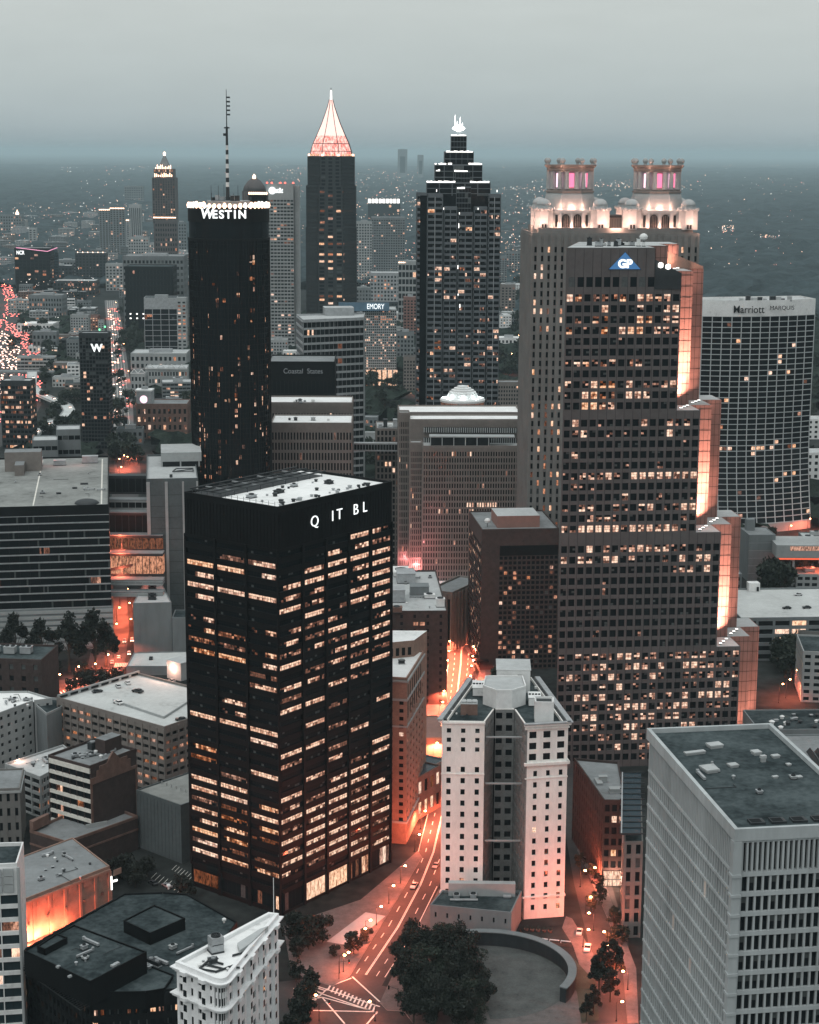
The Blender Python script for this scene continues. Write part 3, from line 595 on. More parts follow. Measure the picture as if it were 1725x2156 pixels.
# ---- white wedge building
zf=45.
A,Bc,T=Pz(372,2026,zf),Pz(470,2066,zf),Pz(585,1925,zf)
A=(A[0],A[1]); v1=Vector(Bc)-Vector(A); v2=Vector(T)-Vector(Bc)
tip=Vector(T); d1=v1.normalized(); d2=v2.normalized(); r=3.2
p1=Vector(Bc)-d1*r; p2_=Vector(Bc)+d2*r
mid=[tuple(p1*(1-s)**2+Vector(Bc)*2*s*(1-s)+p2_*s**2) for s in (0,.2,.4,.6,.8,1)]
nn=Vector((-d2.y,d2.x)); P=[A]+mid+[tuple(tip),tuple(tip+nn*2.6)]
b=Bld('wedge_building','white terracotta wedge shaped building with rounded corner and bay windows','old tower',*A,M['terra'],M['roofw'])
n_=len(P)
def ring(z0,z1,k0,k1,edges):
    pass
fw_=dict(n=(4,9),wf=.5,hf=.58,pp=.06,mt=0,lit=.03,sub=(2,2),rv=0)
b.tier(P,0,36.5,{0:fw_,6:dict(fw_,n=(9,9)),8:dict(fw_,n=(9,9)),1:dict(fw_,n=(1,9)),2:dict(fw_,n=(1,9),wf=.85),3:dict(fw_,n=(1,9),wf=.85),4:dict(fw_,n=(1,9),wf=.85),5:dict(fw_,n=(1,9))},roof=False,rec=.4)
fw2=dict(fw_,n=(4,2))
b.tier(P,36.5,44,{0:fw2,6:dict(fw_,n=(9,2)),8:dict(fw_,n=(9,2)),1:dict(fw_,n=(1,2)),2:dict(fw_,n=(1,2),wf=.85),3:dict(fw_,n=(1,2),wf=.85),4:dict(fw_,n=(1,2),wf=.85),5:dict(fw_,n=(1,2))},rec=.4,ph=0)
cn=b.part('cornice',[M['terra']])
for z0,z1,o_ in ((35.6,36,.35),(36,36.6,1.0),(36.6,36.9,1.4),(42.6,43.2,.4),(43.2,43.7,.9),(43.7,44,1.3)): cn.prism(inset(P,-o_),z0,z1)
pw=b.part('parapet',[M['terra']])
pp_,pi=inset(P,-.25),inset(P,.75)
for i in range(n_):
    q=[pp_[i],pp_[(i+1)%n_],pi[(i+1)%n_],pi[i]]; pw.hexa([(*x,44.05) for x in q],[(*x,45.2) for x in q])
for e,k in ((0,2),(6,4)):     # projecting bays that carry the cornice out
    p,q=Vector(P[e]),Vector(P[e+1]); l=(q-p).length; tt=(q-p)/l; no=Vector((tt.y,-tt.x))
    for i in range(k):
        s=l*(i+.55)/k; w=1.5; by=b.part('bay',[M['terra'],G0] if False else [M['terra'],G0])
        f=[p+tt*(s-w),p+tt*(s-w*.55)+no*.85,p+tt*(s+w*.55)+no*.85,p+tt*(s+w)]
        by.prism([tuple(x) for x in f],3,42.7,0)
        for j in range(10): 
            z=4.4+j*4.05
            if 35<z+1.6<37.5: continue
            c0=p+tt*(s-w*.42)+no*.87; c1=p+tt*(s+w*.42)+no*.87
            by.hexa([(*c0,z),(*c1,z),(*(c1-no*.1),z),(*(c0-no*.1),z)],[(*c0,z+1.9),(*c1,z+1.9),(*(c1-no*.1),z+1.9),(*(c0-no*.1),z+1.9)],1)
        g=[p+tt*(s-w*1.25),p+tt*(s-w*.6)+no*1.9,p+tt*(s+w*.6)+no*1.9,p+tt*(s+w*1.25)]
        by.prism([tuple(x) for x in g],43.0,44.02,0); by.prism([tuple(x) for x in g],36,36.92,0)
z=44.15; x,y=Pz(462,2012,z)
ct=b.part('cooling_fan',[M['metal'],M['dmetal'],M['redgran']]); ct.rbox(x-2,y,28,3.6,3.2,z,z+.5,1)
for zz in (.5,2.6): ct.rbox(x-1.9,y+.1,28,3.4,3.0,z+zz,z+zz+1.8,0)
ct.rbox(x-1.6,y+.4,28,2.9,2.5,z+2.3,z+2.6,1); ct.lathe([(1.3,z+4.4),(1.3,z+4.9),(1.15,z+4.9),(1.1,z+4.42)],14,x-1.1,y+2.2,1)
for i in range(4): q=i*math.pi/4; ct.tube((x-1.1-1.1*math.cos(q),y+2.2-1.1*math.sin(q),z+4.7),(x-1.1+1.1*math.cos(q),y+2.2+1.1*math.sin(q),z+4.7),.12,4,1)
pr=b.part('pipe_rack',[M['dmetal'],M['metal']])
for (a_,c_) in (((420,2040),(455,2046)),((420,2040),(440,2022)),((440,2022),(470,2030)),((455,2046),(500,2030)),((480,2036),(505,2038)),((430,2030),(470,2040)),((500,2030),(520,2010)),((490,2012),(520,2004))):
    q0,q1=Pz(*a_,z+.4),Pz(*c_,z+.4); pr.tube((*q0,z+.4),(*q1,z+.4),.3,4,0); pr.tube((*q0,z),(*q0,z+.4),.15,4)
u_=b.part('roof_unit',[M['dmetal'],M['metal']]); unit(u_,*Pz(443,2034,z),25,2.2,1.6,z,1.6,0,1)
ph=b.part('penthouse',[M['roofl'],M['white']]); q=[Pz(u,v,z) for u,v in ((505,2012),(530,1994),(565,1960),(548,1966),(500,1996))]; ph.prism(q,z,z+1.4,0,0)
fp=b.part('antenna',[M['white']]); x,y=P[-2]; fp.tube((x-1,y-1,45),(x-1,y-1,56),.1,5)
vents(b,[(420,2020),(480,2050)],z,8,(.2,.45))
b.finish(); FL=P
# ---- broad dark low building
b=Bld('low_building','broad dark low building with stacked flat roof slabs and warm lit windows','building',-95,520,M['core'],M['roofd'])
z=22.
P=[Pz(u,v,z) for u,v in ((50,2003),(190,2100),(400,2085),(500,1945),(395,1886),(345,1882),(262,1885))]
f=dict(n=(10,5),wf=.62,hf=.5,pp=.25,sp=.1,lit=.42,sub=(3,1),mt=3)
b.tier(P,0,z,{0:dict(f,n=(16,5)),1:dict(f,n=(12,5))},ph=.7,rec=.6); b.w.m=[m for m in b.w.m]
def slab(uv,z0,z1,inn=0):
    q=b.part('roof_slab',[M['black'],M['roofd']]); p=[Pz(u,v,z1) for u,v in uv]; q.prism(p,z0,z1,0,1); band(q,p,range(len(p)),z1,z1+.5,0); return p
slab(((50,2004),(190,2070),(309,2007),(156,1950)),22.1,29); slab(((260,1941),(316,1968),(390,1936),(325,1908)),22.1,25.5)
slab(((196,2092),(215,2075),(310,2035),(364,2056),(345,2084),(306,2090)),18,22.9); 
P2=[Pz(u,v,14) for u,v in ((192,2112),(240,2128),(270,2126),(300,2100),(365,2080),(330,2060),(205,2098))]
b.w.prism(P2,0,13.9,0); b.r.prism(P2,14,14.2)
slab(((78,1995),(95,2002),(142,1977),(120,1968)),29.2,30.6)
sh=b.part('roof_slab',[M['dmetal'],M['black']])      # slatted eave round the front
for i in range(34):
    f_=i/33; q0=Vector(P[0]).lerp(Vector(P[1]),f_); d=(Vector(P[1])-Vector(P[0])).normalized(); no=Vector((d.y,-d.x)); sh.tube((*q0,19.6),(*(q0+no*3.2),19.2),.14,4,0)
sh.tube((*(Vector(P[0])+no*3.2),19.2),(*(Vector(P[1])+no*3.2),19.2),.2,4)
v=b.part('roof_unit',[M['dmetal'],M['metal']])
for k in range(3): unit(v,*Pz(268+k*20,2044-k*8,22.2),-40,5,1.6,22.2,1.5,k%2,2)
for (u,v_,w,d) in ((370,1950,4,1.4),(245,2092-58,1.4,1.2),(238,2096-58,1.4,1.2),(122,2040-0,1,1),(146,2062-2,1,.8)):
    q=b.part('skylight',[M['pale'],M['metal']]); x,y=Pz(u,v_,22.2 if u==370 else 29.1); zz=22.2 if u==370 else 29.1; q.rbox(x,y,50,w,d,zz,zz+.5,0); q.rbox(x+.1,y+.1,50,w-.2,d-.2,zz+.5,zz+.6,1)
clutter(b,[(330,1990),(440,2040)],22.2,5,50); clutter(b,[(80,1990),(230,2040)],29.1,8,50)
for (u,v_) in ((355,1872),(472,1944)): q=b.part('roof_vent',[M['white'],M['metal']]); x,y=Pz(u,v_,22); q.lathe([(.3,22),(.3,22.8),(.65,22.9),(.65,23.4),(.2,23.7)],9,x,y,0)
b.finish()
# ---- windowless tan brick box, floodlit
x,y,h=HB(36,1902,1992); ff=Pz(231,1826,h); bk=Pz(112,1775,h)
P=[(x,y),ff,(bk[0]+6,bk[1]+4),(x-16,y+26)]
b=Bld('warehouse','windowless tan brick box glowing orange from lamps at its foot','warehouse',x,y,M['obrick'],M['blue'])
b.rmat=M['roofg']; b.tier(P,0,h,{},ph=.5,rec=.3)
t=Vector(ff)-Vector((x,y)); l=t.length; t=t/l; no=Vector((t.y,-t.x))
cn=b.part('pilaster',[M['obrick']])
for i in range(7): cn.obox(P[0],t,no,l*i/6-.5+(.5 if i==0 else 0)-(.5 if i==6 else 0),l*i/6+.5,0,.35,0,h-1.5)
cn.obox(P[0],t,no,0,l,0,.5,h-1.5,h-.6)
for i in range(7): cn.obox(P[0],t,no,l*(i+.5)/6-1.7,l*(i+.5)/6+1.7,0,.22,h-3.6,h-1.6)
for i in range(5):
    v=b.part('wall_lamp',[M['dmetal'],M['og']]); q=Vector(P[0])+t*(l*(i+.5)/5)+no*.5; v.box(q.x-.3,q.y-.3,h*.42,q.x+.3,q.y+.3,h*.42+.9,0)
for i in range(4): q=Vector(P[0])+t*(2+l*i/7)+no*2.6; LIGHTS.append((q.x,q.y,1.5,(7000,4200,2000,900)[i],'o',.4))
q=b.part('sign_panel',[M['dmetal'],M['wgl']]); x1,y1=Pz(239,1938,h*.4)
q.rbox(ff[0]+.4,ff[1]-.4,40,.5,2.2,h*.45,h*.78,1); q.rbox(ff[0]+.3,ff[1]-.2,40,2.6,.4,h*.62,h*.66,1)
vents(b,[(90,1800),(200,1850)],h+.15,8,(.25,.5)); clutter(b,[(80,1800),(190,1860)],h+.15,8,40); b.finish()
# ---- brown brick office with a gable
x,y,z=HB(189,1619,1845); F0=(x,y); z=34.; F0=Pz(189,1619,z); Rr=Pz(287,1582,z); Ll=Pz(110,1592,z)
ang=math.degrees(math.atan2(Rr[1]-F0[1],Rr[0]-F0[0])); P=rect(*F0,ang,math.dist(F0,Rr),math.dist(F0,Ll))
b=Bld('brick_office','brown brick office with banded windows and a stepped gable at the roof','office block',*F0,M['dbrick'],M['roofg'])
b.tier(P,0,z,{3:dict(n=(6,8),wf=.97,hf=.66,pp=.02,sp=.22,lit=[".....","......",".p....","....d.",".p....",".d....","......","......"],sub=(2,1),mb=3,sm=7,mt=1.2)},ph=1.1)
t=Vector(P[1])-Vector(P[0]); l=t.length; t/=l; no=Vector((t.y,-t.x))
gb=b.part('gable',[M['brick'],M['pale']])
for (s0,s1,za,zb) in ((0,l,z-6.2,z-5),(.0,3.5,z-5,z-3.8),(3.2,l-3.4,z-5,z-1.6),(4.6,l-5.0,z-1.6,z-.2)): gb.obox(P[0],t,no,s0+.01,s1,0,.3+.01*s0,za,zb)
c=l/2; i=len(gb.v); gb.v+=[(*(Vector(P[0])+t*(c+a)+no*d),zz) for d in (.34,-.4) for a,zz in ((-3.6,z-.2),(3.2,z-.2),(-.2,z+3.4))]
gb.f+=[(i,i+1,i+2),(i+5,i+4,i+3),(i,i+3,i+4,i+1),(i+1,i+4,i+5,i+2),(i+2,i+5,i+3,i)]; gb.m+=[0]*5
gb.obox(P[0],t,no,0,.9,0,.28,3,z-6.3); gb.obox(P[0],t,no,l-.7,l,0,.28,3,z-6.3)
p4=rect(P[3][0]-2,P[3][1]-24,ang,1,1)
pe=[Pz(63,1778-25,12),Pz(140,1805-28,12),Pz(290,1745-22,12),Pz(205,1690,12)]
pd=b.part('podium',[M['dbrick'],M['roofg'],M['brick']]); pd.prism(pe,0,12,0,1); band(pd,pe,range(4),12,13,.1,2); band(pd,pe,range(4),7.5,8.2,.2,2)
i=len(pd.v); q0=Vector(pe[0]); d=(Vector(pe[3])-q0).normalized(); pd.prism([tuple(q0),tuple(q0+d*.1+Vector((1.5,-1.5))),tuple(q0+d*9+Vector((1,-1))),tuple(q0+d*9)],13,16.5,2)
v=b.part('penthouse',[M['dbrick'],M['roofg']]); q=Pz(243,1600,z); v.rbox(*Pz(222,1590,z),ang,8.4,5,z+.15,z+5.5,0,1)
v=b.part('roof_unit',[M['dmetal'],M['metal']]); unit(v,*Pz(194,1583,z),ang,3.2,2.6,z+.15,3,0,1)
vents(b,[(150,1585),(230,1600)],z+.15,8,(.25,.6)); clutter(b,[(140,1585),(240,1602)],z+.15,8,40); b.finish()
# ---- billboard on a post
x,y=Pz(207,1812); sg=empty('billboard',x,y); tag(sg,'small white billboard on a post by the dark brick podium','billboard')
m=MB(); m.rbox(-4,0,30,8,.4,9,13.5,0); m.build('panel',[M['pale']],sg); m=MB(); m.tube((0,0,0),(0,0,9.2),.3,6); m.tube((2,1,0),(2,1,9.2),.25,6); m.build('post',[M['dmetal']],sg)
# ---- blank grey walled block beside the black tower
P0=Pz(290,1783); P1=Pz(405,1827); h=Py(290,1666,P0[1])[1]
t=(Vector(P1)-Vector(P0)).normalized(); nn=Vector((-t.y,t.x))
P=[P0,tuple(Vector(P0)+t*24),tuple(Vector(P0)+t*24+nn*42),tuple(Vector(P0)+nn*42)]
b=Bld('parking_garage','blank grey walled garage with a pale open roof deck beside the black tower','garage',*P0,M['dconc'],M['deckd'])
b.tier(P,0,h,{},ph=.6,rec=.3)
rb=b.part('pilaster',[M['dconc']])
for i in range(13): rb.obox(P[0],tuple(t),(t.y,-t.x),i*1.9+.2,i*1.9+.36,0,.12,0,h-.5)
for i in range(7):
    v=b.part('bollard',[M['pale']]); q=Vector(P[0])+t*(1.5+i*2.6)+nn*(11); v.lathe([(.22,h+.14),(.22,h+1.2),(.1,h+1.4)],6,q.x,q.y)
v=b.part('lift_house',[M['beige'],M['roofl']]); q=Vector(P[0])+t*11+nn*25; v.rbox(q.x,q.y,math.degrees(math.atan2(t.y,t.x)),4.4,3.4,h,h+4,0); v.rbox(q.x-.3,q.y-.3,math.degrees(math.atan2(t.y,t.x)),5,4,h+4,h+4.5,1)
b.finish(); GBK=(P,h)
# ---- tan parking deck with cars on the roof
z=27.; A_,B_,C_=Pz(346,1536,z),Pz(119,1473,z),Pz(401,1516,z)
angd=math.degrees(math.atan2(A_[1]-B_[1],A_[0]-B_[0])); P=rect(*B_,angd,math.dist(A_,B_),46)
b=Bld('parking_garage','large tan parking garage with glowing slotted sides and cars on its roof','garage',*B_,M['beige'],M['deck'],wm=[M['core'],L2,L2,L3,M['core']])
f=dict(n=(15,8),wf=.8,hf=.5,pp=.28,sp=.05,lit=.34,sub=(1,1),mt=1.2,mb=.6,rv=.3)
b.tier(P,0,z,{0:f,1:dict(f,n=(12,8))},ph=1.15,rec=.9)
v=b.part('lift_house',[M['pale'],M['roofl'],M['wgl']]); q=Pz(352,1427,z); v.rbox(*q,angd,8.5,8,z,z+7.6,0,1); v.rbox(q[0]-.15,q[1]-.15,angd,8.8,8.3,z+7.6,z+8,1); LIGHTS.append((q[0]-1.5,q[1]+1,z+5.5,900,'w',.3)); LIGHTS.append((q[0]+2,q[1]-4,z+5,700,'w',.3))
rp=b.part('ramp_wall',[M['pale']]); q0,q1,q2=Pz(238,1478,z),Pz(345,1514,z),Pz(398,1480,z)
for a_,c_ in ((q0,q1),(q1,q2)): 
    d=(Vector(c_)-Vector(a_)); l=d.length; d/=l; rp.obox(a_,tuple(d),(d.y,-d.x),0,l,-.2,.2,z+.14,z+1.1)
bk=b.part('parapet_beam',[M['pale'],M['core']]); 
p,q=Vector(P[3]),Vector(P[0]); l=(q-p).length; d=(q-p)/l
bk.obox(P[3],tuple(d),(d.y,-d.x),0,l,-1.2,-.6,z+.14,z+2.2)
for i in range(8): bk.obox(P[3],tuple(d),(d.y,-d.x),l*(i+.15)/8,l*(i+.85)/8,-1.4,-1.2,z+.6,z+1.5,1)
b.finish(); DECK=(z,angd)
# ---- beige block at the left edge
z=26.; P=[Pz(-20,1512,z),Pz(70,1479,z),Pz(110,1474,z),Pz(60,1459,z),Pz(-30,1460,z)]
b=Bld('apartment_block','pale beige block with small paired windows and a plain white roof','apartment block',*P[0],M['pale'],M['roofw'])
b.tier(P,0,z,{0:dict(n=(6,7),wf=.4,hf=.4,pp=0,lit=.02,sub=(2,1)),1:dict(n=(2,7),wf=.3,hf=.4,pp=0,lit=0.)},ph=.9)
w=b.part('wing',[M['conc'],M['roofd'],M['pale']]); q=[Pz(98,1502,z-1),Pz(130,1487,z-1),Pz(126,1470,z-1),Pz(84,1466,z-1),Pz(72,1480,z-1)]
w.prism(q,0,z-2,0,1); band(w,q,range(5),z-2,z-1,0,2); vents(b,[(0,1470),(60,1490)],z+.15,7); clutter(b,[(0,1470),(60,1490)],z+.15,8,20)
x,y=Pz(14,1590); SPOTS.append(((x,y-6,1),(x+2,y+3,10),.35,70)); b.finish()
# ---- white framed garage
z=16.; P=[Pz(10,1612,z),Pz(84,1640,z),Pz(118,1622,z),Pz(150,1585,z),Pz(133,1572,z)]
b=Bld('parking_garage','small white framed garage with wide open bays left of the brown brick office','garage',*P[0],M['pale'],M['roofl'],wm=[M['core'],L2,L2,L3,M['core']])
b.tier(P,0,z,{0:dict(n=(4,5),wf=.86,hf=.62,pp=.1,lit=.06),1:dict(n=(5,5),wf=.84,hf=.62,pp=.1,lit=.35)},rec=.8,ph=.9)
vents(b,[(60,1595),(110,1615)],z+.15,6); clutter(b,[(50,1595),(115,1615)],z+.15,6,30); x,y=Pz(40,1605,z); LIGHTS.append((x,y,z+2,260,'w',.3)); b.finish()
# ---- stone house at the far left edge and the dark brick one
x,y,h=HB(0,1690,1790); b=Bld('old_building','old grey stone corner building low at the left edge','building',x-10,y,M['greygran'],M['roofg'])
P=rect(x-10,y,8,17,22); b.tier(P,0,h+4,{0:dict(n=(6,4),wf=.4,hf=.55,pp=.1,lit=.0),1:dict(n=(6,4),wf=.4,hf=.55,lit=0.)},ph=.8); cnp=b.part('cornice',[M['pale']]); band(cnp,P,range(4),h+3,h+3.8,.5); b.finish()
x,y,h=HB(50,1392,1560); P=rect(x-24,y+2,-6,32,24); b=Bld('brick_building','dark red brick block with roof machinery at the left edge behind the beige block','building',*P[0],M['dbrick'],M['roofd'])
b.tier(P,0,h,{0:dict(n=(6,7),wf=.35,hf=.45,pp=.1,lit=.02)},ph=1.); 
for i in range(3): v=b.part('roof_unit',[M['metal'],M['pale'],M['dmetal']]); unit(v,P[0][0]+6+i*7,P[0][1]+8,-6,5,4,h+.15,3.2,i%2,2,2)
b.finish()
# ---- glass and white panel office at the left bottom edge
z=52.; P0=Pz(36,1826,z); P=[(P0[0]-20,P0[1]-3),P0,(P0[0]-1.5,P0[1]+16),(P0[0]-22,P0[1]+14)]
b=Bld('glass_office','slim white panelled office with pale blue glass bands cut by the left edge','office block',*P[0],M['white'],M['roofd'],wm=[GT,L1,L2,L3,BL])
b.tier(P,0,z,{0:dict(n=(4,11),wf=.94,hf=.7,pp=.05,sp=.12,lit=["....","....",".opp","..d.",".dpp","....","d.p.","....","....","....","...."],sub=(2,1),mt=7.6)},ph=1.2)
jp=b.part('wall_panels',[M['pale']])
for i in range(6):
    for j in range(3): jp.box(P0[0]-20+i*3.2+.12,P0[1]-3.2+.45*i,z-7.2+j*2.4,P0[0]-20+i*3.2+3.0,P0[1]-2.9+.45*i,z-7.2+j*2.4+2.2)
jp.lathe([(.45,0),(.45,z)],8,P0[0]+.3,P0[1]-.2)
b.finish()
# ---- wide striped block with parking roof (upper left)
z=74.; P1=Pz(229,1066,z); P2=Pz(229,963,z); d=Vector(P2)-Vector(P1); dl=d.length; ang=math.degrees(math.atan2(d.y,d.x))-90
t=Vector((math.cos(math.radians(ang)),math.sin(math.radians(ang)))); P0=tuple(Vector(P1)-t*75)
P=rect(*P0,ang,75,dl)
b=Bld('exhibition_block','wide black glass block banded with thin grey stripes under a parking roof','exhibition hall',*P0,M['black'],M['deckd'])
st=[]
for j in range(12): st.append(''.join('d' if R.random()<.025 else '.' for _ in range(15)))
b.tier(P,22,z-4,{0:dict(n=(15,12),wf=.985,hf=.86,pp=.0,sp=.35,lit=st,sub=(5,1),sm=7)},roof=False); b.wmats[-1]=M['metal']
b.tier(P,z-4,z,{},ph=1.0,roof=True)
pd=[tuple(Vector(p)) for p in inset(P,-.6)]
pod=b.part('podium',[M['pale'],M['conc'],M['core']]); pod.prism(pd,0,22,1)
tt=tuple(t); no=(t.y,-t.x)
for j in range(7): pod.obox(pd[0],tt,no,0,math.dist(pd[0],pd[1]),0,.35,2+j*2.9,3.7+j*2.9,0)
for k in range(2):      # painted lanes of the roof
    ln=b.part('lane_line',[M['paint']])
    q0=Vector(P[0])+t*(75-(4,38)[k]); ln.obox(tuple(q0),tuple((Vector(P[3])-Vector(P[0])).normalized()),tt,6,dl-6,0,.7,z+.15,z+.2)
v=b.part('lift_house',[M['beige'],M['roofg']]); nn=Vector((-t.y,t.x)); 
def at(s,dd): return tuple(Vector(P[0])+t*s+nn*dd)
v.rbox(*at(18,dl-42),ang,20,12,z,z+11,0,1); v.rbox(*at(24,dl-56),ang,5,14,z,z+6,0,1)
for (s,dd,w,d_,h) in ((30,dl-28,8,6,5),(44,dl-26,7,4,3),(60,dl-20,9,5,4),(56,50,2.5,1.5,.8),(48,36,2.5,1.5,.8),(60,62,4,1.6,.8)):
    v=b.part('roof_unit',[M['metal'],M['dmetal']]); unit(v,*at(s,dd),ang,w,d_,z+.14,h,0 if h>2 else 1)
sd=b.part('dome',[M['dmetal']],smooth=True); x,y=at(64,9); sd.lathe([(6.2,z+.15),(6.1,z+.6),(5,z+1.5),(3,z+2.1),(.05,z+2.3)],20,x,y)
for i in range(3): LIGHTS.append((*at(30+14*i,dl-26),z+6,120,'r',.3))
clutter(b,[(20,990),(210,1050)],z+.15,12,ang); b.finish(); STP=(P,z,t,nn,dl)
# ---- low roofs behind it
for (u0,u1,vt,vb,Y,lab) in ((68,120,930,985,1120,'grey flat roofed plant block with a darker front behind the parking roof'),(118,168,907,985,1140,'taller grey louvred plant block right of its twin behind the parking roof')):
    x0,h=Py(u0,vt,Y); x1,_=Py(u1,vt,Y); b=Bld('plant_building',lab,'building',x0,Y,M['conc'],M['roofl']); b.tier(rect(x0,Y,10,x1-x0,20),0,h,{0:dict(n=(4,8),wf=.9,hf=.3,pp=.1,lit=0.,inst=False)},ph=.8); b.finish()
# ---- ribbed grey tower with a cube on the roof
z=80.; A_=Pz(308,1013,z); t=Vector((math.cos(math.radians(8)),math.sin(math.radians(8)))); nn=Vector((-t.y,t.x)); P=rect(*A_,8,27,78)
b=Bld('ribbed_tower','tall grey concrete block with vertical white ribs and a stepped pale roof','tower',*A_,M['dconc'],M['roofl'])
b.tier(P,0,z,{},ph=1.2)
rb=b.part('rib',[M['pale'],M['dmetal']])
for i in range(6): rb.obox(P[0],tuple(t),(t.y,-t.x),(0,1,9.6,10.3,18.6,26)[i],(1,1.8,10.3,11.1,19.6,27)[i],0,.6,0,z-.5,0)
for j in range(13): rb.obox(P[0],tuple(t),(t.y,-t.x),1.9,26,0,.06,6*j+.3,6*j+.5,1)
p2=b.part('penthouse',[M['pale'],M['roofl'],M['core']]); q=tuple(Vector(P[0])+t*8+nn*42); p2.rbox(*q,8,22,30,z+3,z+8,0,1); p2.rbox(q[0]+.4,q[1]+.4,8,21,28,z,z+3,2)
for i in range(3): p2.rbox(q[0]+i*10,q[1]+.2+i*1.4,8,.8,1,z,z+3,0)
pr=b.part('pipe_rack',[M['dmetal']]); q=Vector(P[0])+t*14+nn*22
for a_,c_ in (((0,0),(11,0)),((0,0),(2,9)),((11,0),(11,9)),((2,9),(11,9)),((2,1),(11,7))): pr.tube((*(q+t*a_[0]+nn*a_[1]),z+1),(*(q+t*c_[0]+nn*c_[1]),z+1),.35,4)
v=b.part('roof_vent',[M['dmetal']]); q=Vector(P[0])+t*13+nn*9; v.lathe([(.8,z),(.8,z+1.6),(1.1,z+1.7)],8,q.x,q.y)
b.finish(); MART=P
# ---- skybridges between them, one above another
y0=985
for k,(v0,v1,Y,lab,ltc) in enumerate(((1003,1040,985,'topmost dark closed skybridge high across the street','.'),(1053,1073,962,'slim grey skybridge second from the top across the street','.'),(1080,1126,946,'black skybridge third from the top with faint red lamps','d'),(1128,1160,930,'skybridge of lit glass with a coral ceiling across the street','d'),(1166,1212,916,'lowest lit skybridge with a sloping escalator behind coral glass','o'),(1222,1232,905,'thin grey footbridge directly under the lit skybridges','.'),(1248,1256,900,'thin lit canopy bridge lowest over the orange street','o'))):
    x0,zt_=Py(222,v0,Y); x1,_=Py(310,v0,Y); zb=Py(222,v1,Y)[1]; x0-=6; x1+=8
    e=empty('skybridge',x0,Y); tag(e,lab,'skybridge')
    m=MB(); m.box(0,0,zb,x1-x0,7,zb+1.0,0); m.box(0,0,zt_-1.2,x1-x0,7,zt_,0); m.box(0,.5,zb+1,x1-x0,6.5,zt_-1.2,1)
    for i in range(10): m.box((x1-x0)*i/10,.2,zb+1,(x1-x0)*i/10+.25,.5,zt_-1.2,0)
    if k==4:
        m.hexa([(4,.1,zb+1.5),(20,.1,zb+5),(20,.3,zb+5),(4,.3,zb+1.5)],[(4,.1,zb+3),(20,.1,zb+6.4),(20,.3,zb+6.4),(4,.3,zb+3)],0)
    m.build('deck',[M['pale'] if k in (1,5,6) else M['dmetal'],L2 if ltc=='o' else L3 if ltc=='d' and k!=2 else M['black']],e)
    m=MB(); m.box(-.1,-.1,zt_+.02,x1-x0+.1,7.1,zt_+.4,0); m.build('roof',[M['roofg'] if k else M['dmetal']],e)
    if k in (3,4): LIGHTS.append((x0+14,Y-2.5,zb+2.2,2600,'o',.5)); LIGHTS.append((x0+14,Y-2.5,zt_+1,1500,'o',.5))
# ---- grey windowless boxes in front of the ribbed tower
x,y,h=HB(280,1272,1375); P=[(x,y),Pz(361,1270,h),Pz(338,1224,h),Pz(308,1226,h)]; P[3]=(P[0][0]-1,P[2][1])
b=Bld('plant_building','plain grey windowless box with dark fans on a pale roof beside the orange street','building',x,y,M['conc'],M['roofl']); b.tier(P,0,h,{},ph=.5,rec=.3)
v=b.part('roof_unit',[M['dmetal'],M['core']]); 
for i in range(5): q=Pz(320,1236+i*7,h); unit(v,q[0]-2,q[1],0,4,2.6,h+.15,1.6,0,1)
b.finish()
x,y,h=HB(362,1299,1372); b=Bld('plant_building','lower grey annex tucked between the windowless box and the black tower','building',x,y-3,M['conc'],M['roofd']); b.tier(rect(x+.5,y-3,2,22,16),0,h,{},ph=.5,rec=.3); b.finish()
# ---- terrace with lots at its foot
P=[Pz(266,1405,4),Pz(400,1405,4),Pz(400,1373,4),Pz(282,1376,4)]
b=Bld('parking_terrace','low grey parking terrace with painted bays under the windowless box','terrace',*P[0],M['conc'],M['deck']); b.tier(P,0,4,{},ph=.6,rec=.2); b.finish()
# ---- slim brick tower beyond the black tower
z=63.; A_=Pz(857,1431,z); Rr=Pz(893,1374,z)
ang=math.degrees(math.atan2(Rr[1]-A_[1],Rr[0]-A_[0])); P=rect(*A_,ang,math.dist(A_,Rr),16)
b=Bld('brick_tower','slim tan brick tower with arched attic wedged behind the black tower','old tower',*A_,M['obrick'],M['roofw'])
f=dict(n=(6,16),wf=.4,hf=.5,pp=0,lit=.03,sub=(1,2),mt=7.5,mb=8,rv=0)
b.tier(P,0,z,{0:f,3:dict(f,n=(4,16))},ph=.7,rec=.4)
cn=b.part('cornice',[M['pale'],M['core']]); band(cn,P,(0,3),z-1.1,z-.4,.5); band(cn,P,(0,3),z-8.2,z-7.4,.35); band(cn,P,(0,3),z-18.2,z-17.6,.3); band(cn,P,(0,3),8,8.8,.4)
t=Vector(P[1])-Vector(P[0]); l=t.length; t/=l
for i in range(7): cn.obox(P[0],tuple(t),(t.y,-t.x),2+i*l/8.2,2.9+i*l/8.2,0,.1,z-14,z-2.5,1)
at_=b.part('penthouse',[M['obrick'],M['roofw'],M['core']]); q=[Pz(822,1372,z+5),Pz(862,1355,z+5),Pz(875,1340,z+5),Pz(822,1336,z+5)]; q=[(-9,P[0][1]+26),(2,P[0][1]+30),(7,P[0][1]+44),(-9,P[0][1]+44)]; at_.prism(q,0,z+6.5,0,1)
tt=(Vector(q[1])-Vector(q[0])); ll=tt.length; tt/=ll
for i in range(4): at_.obox(q[0],tuple(tt),(tt.y,-tt.x),2+i*2.4,3.3+i*2.4,0,.1,z+1,z+4,2)
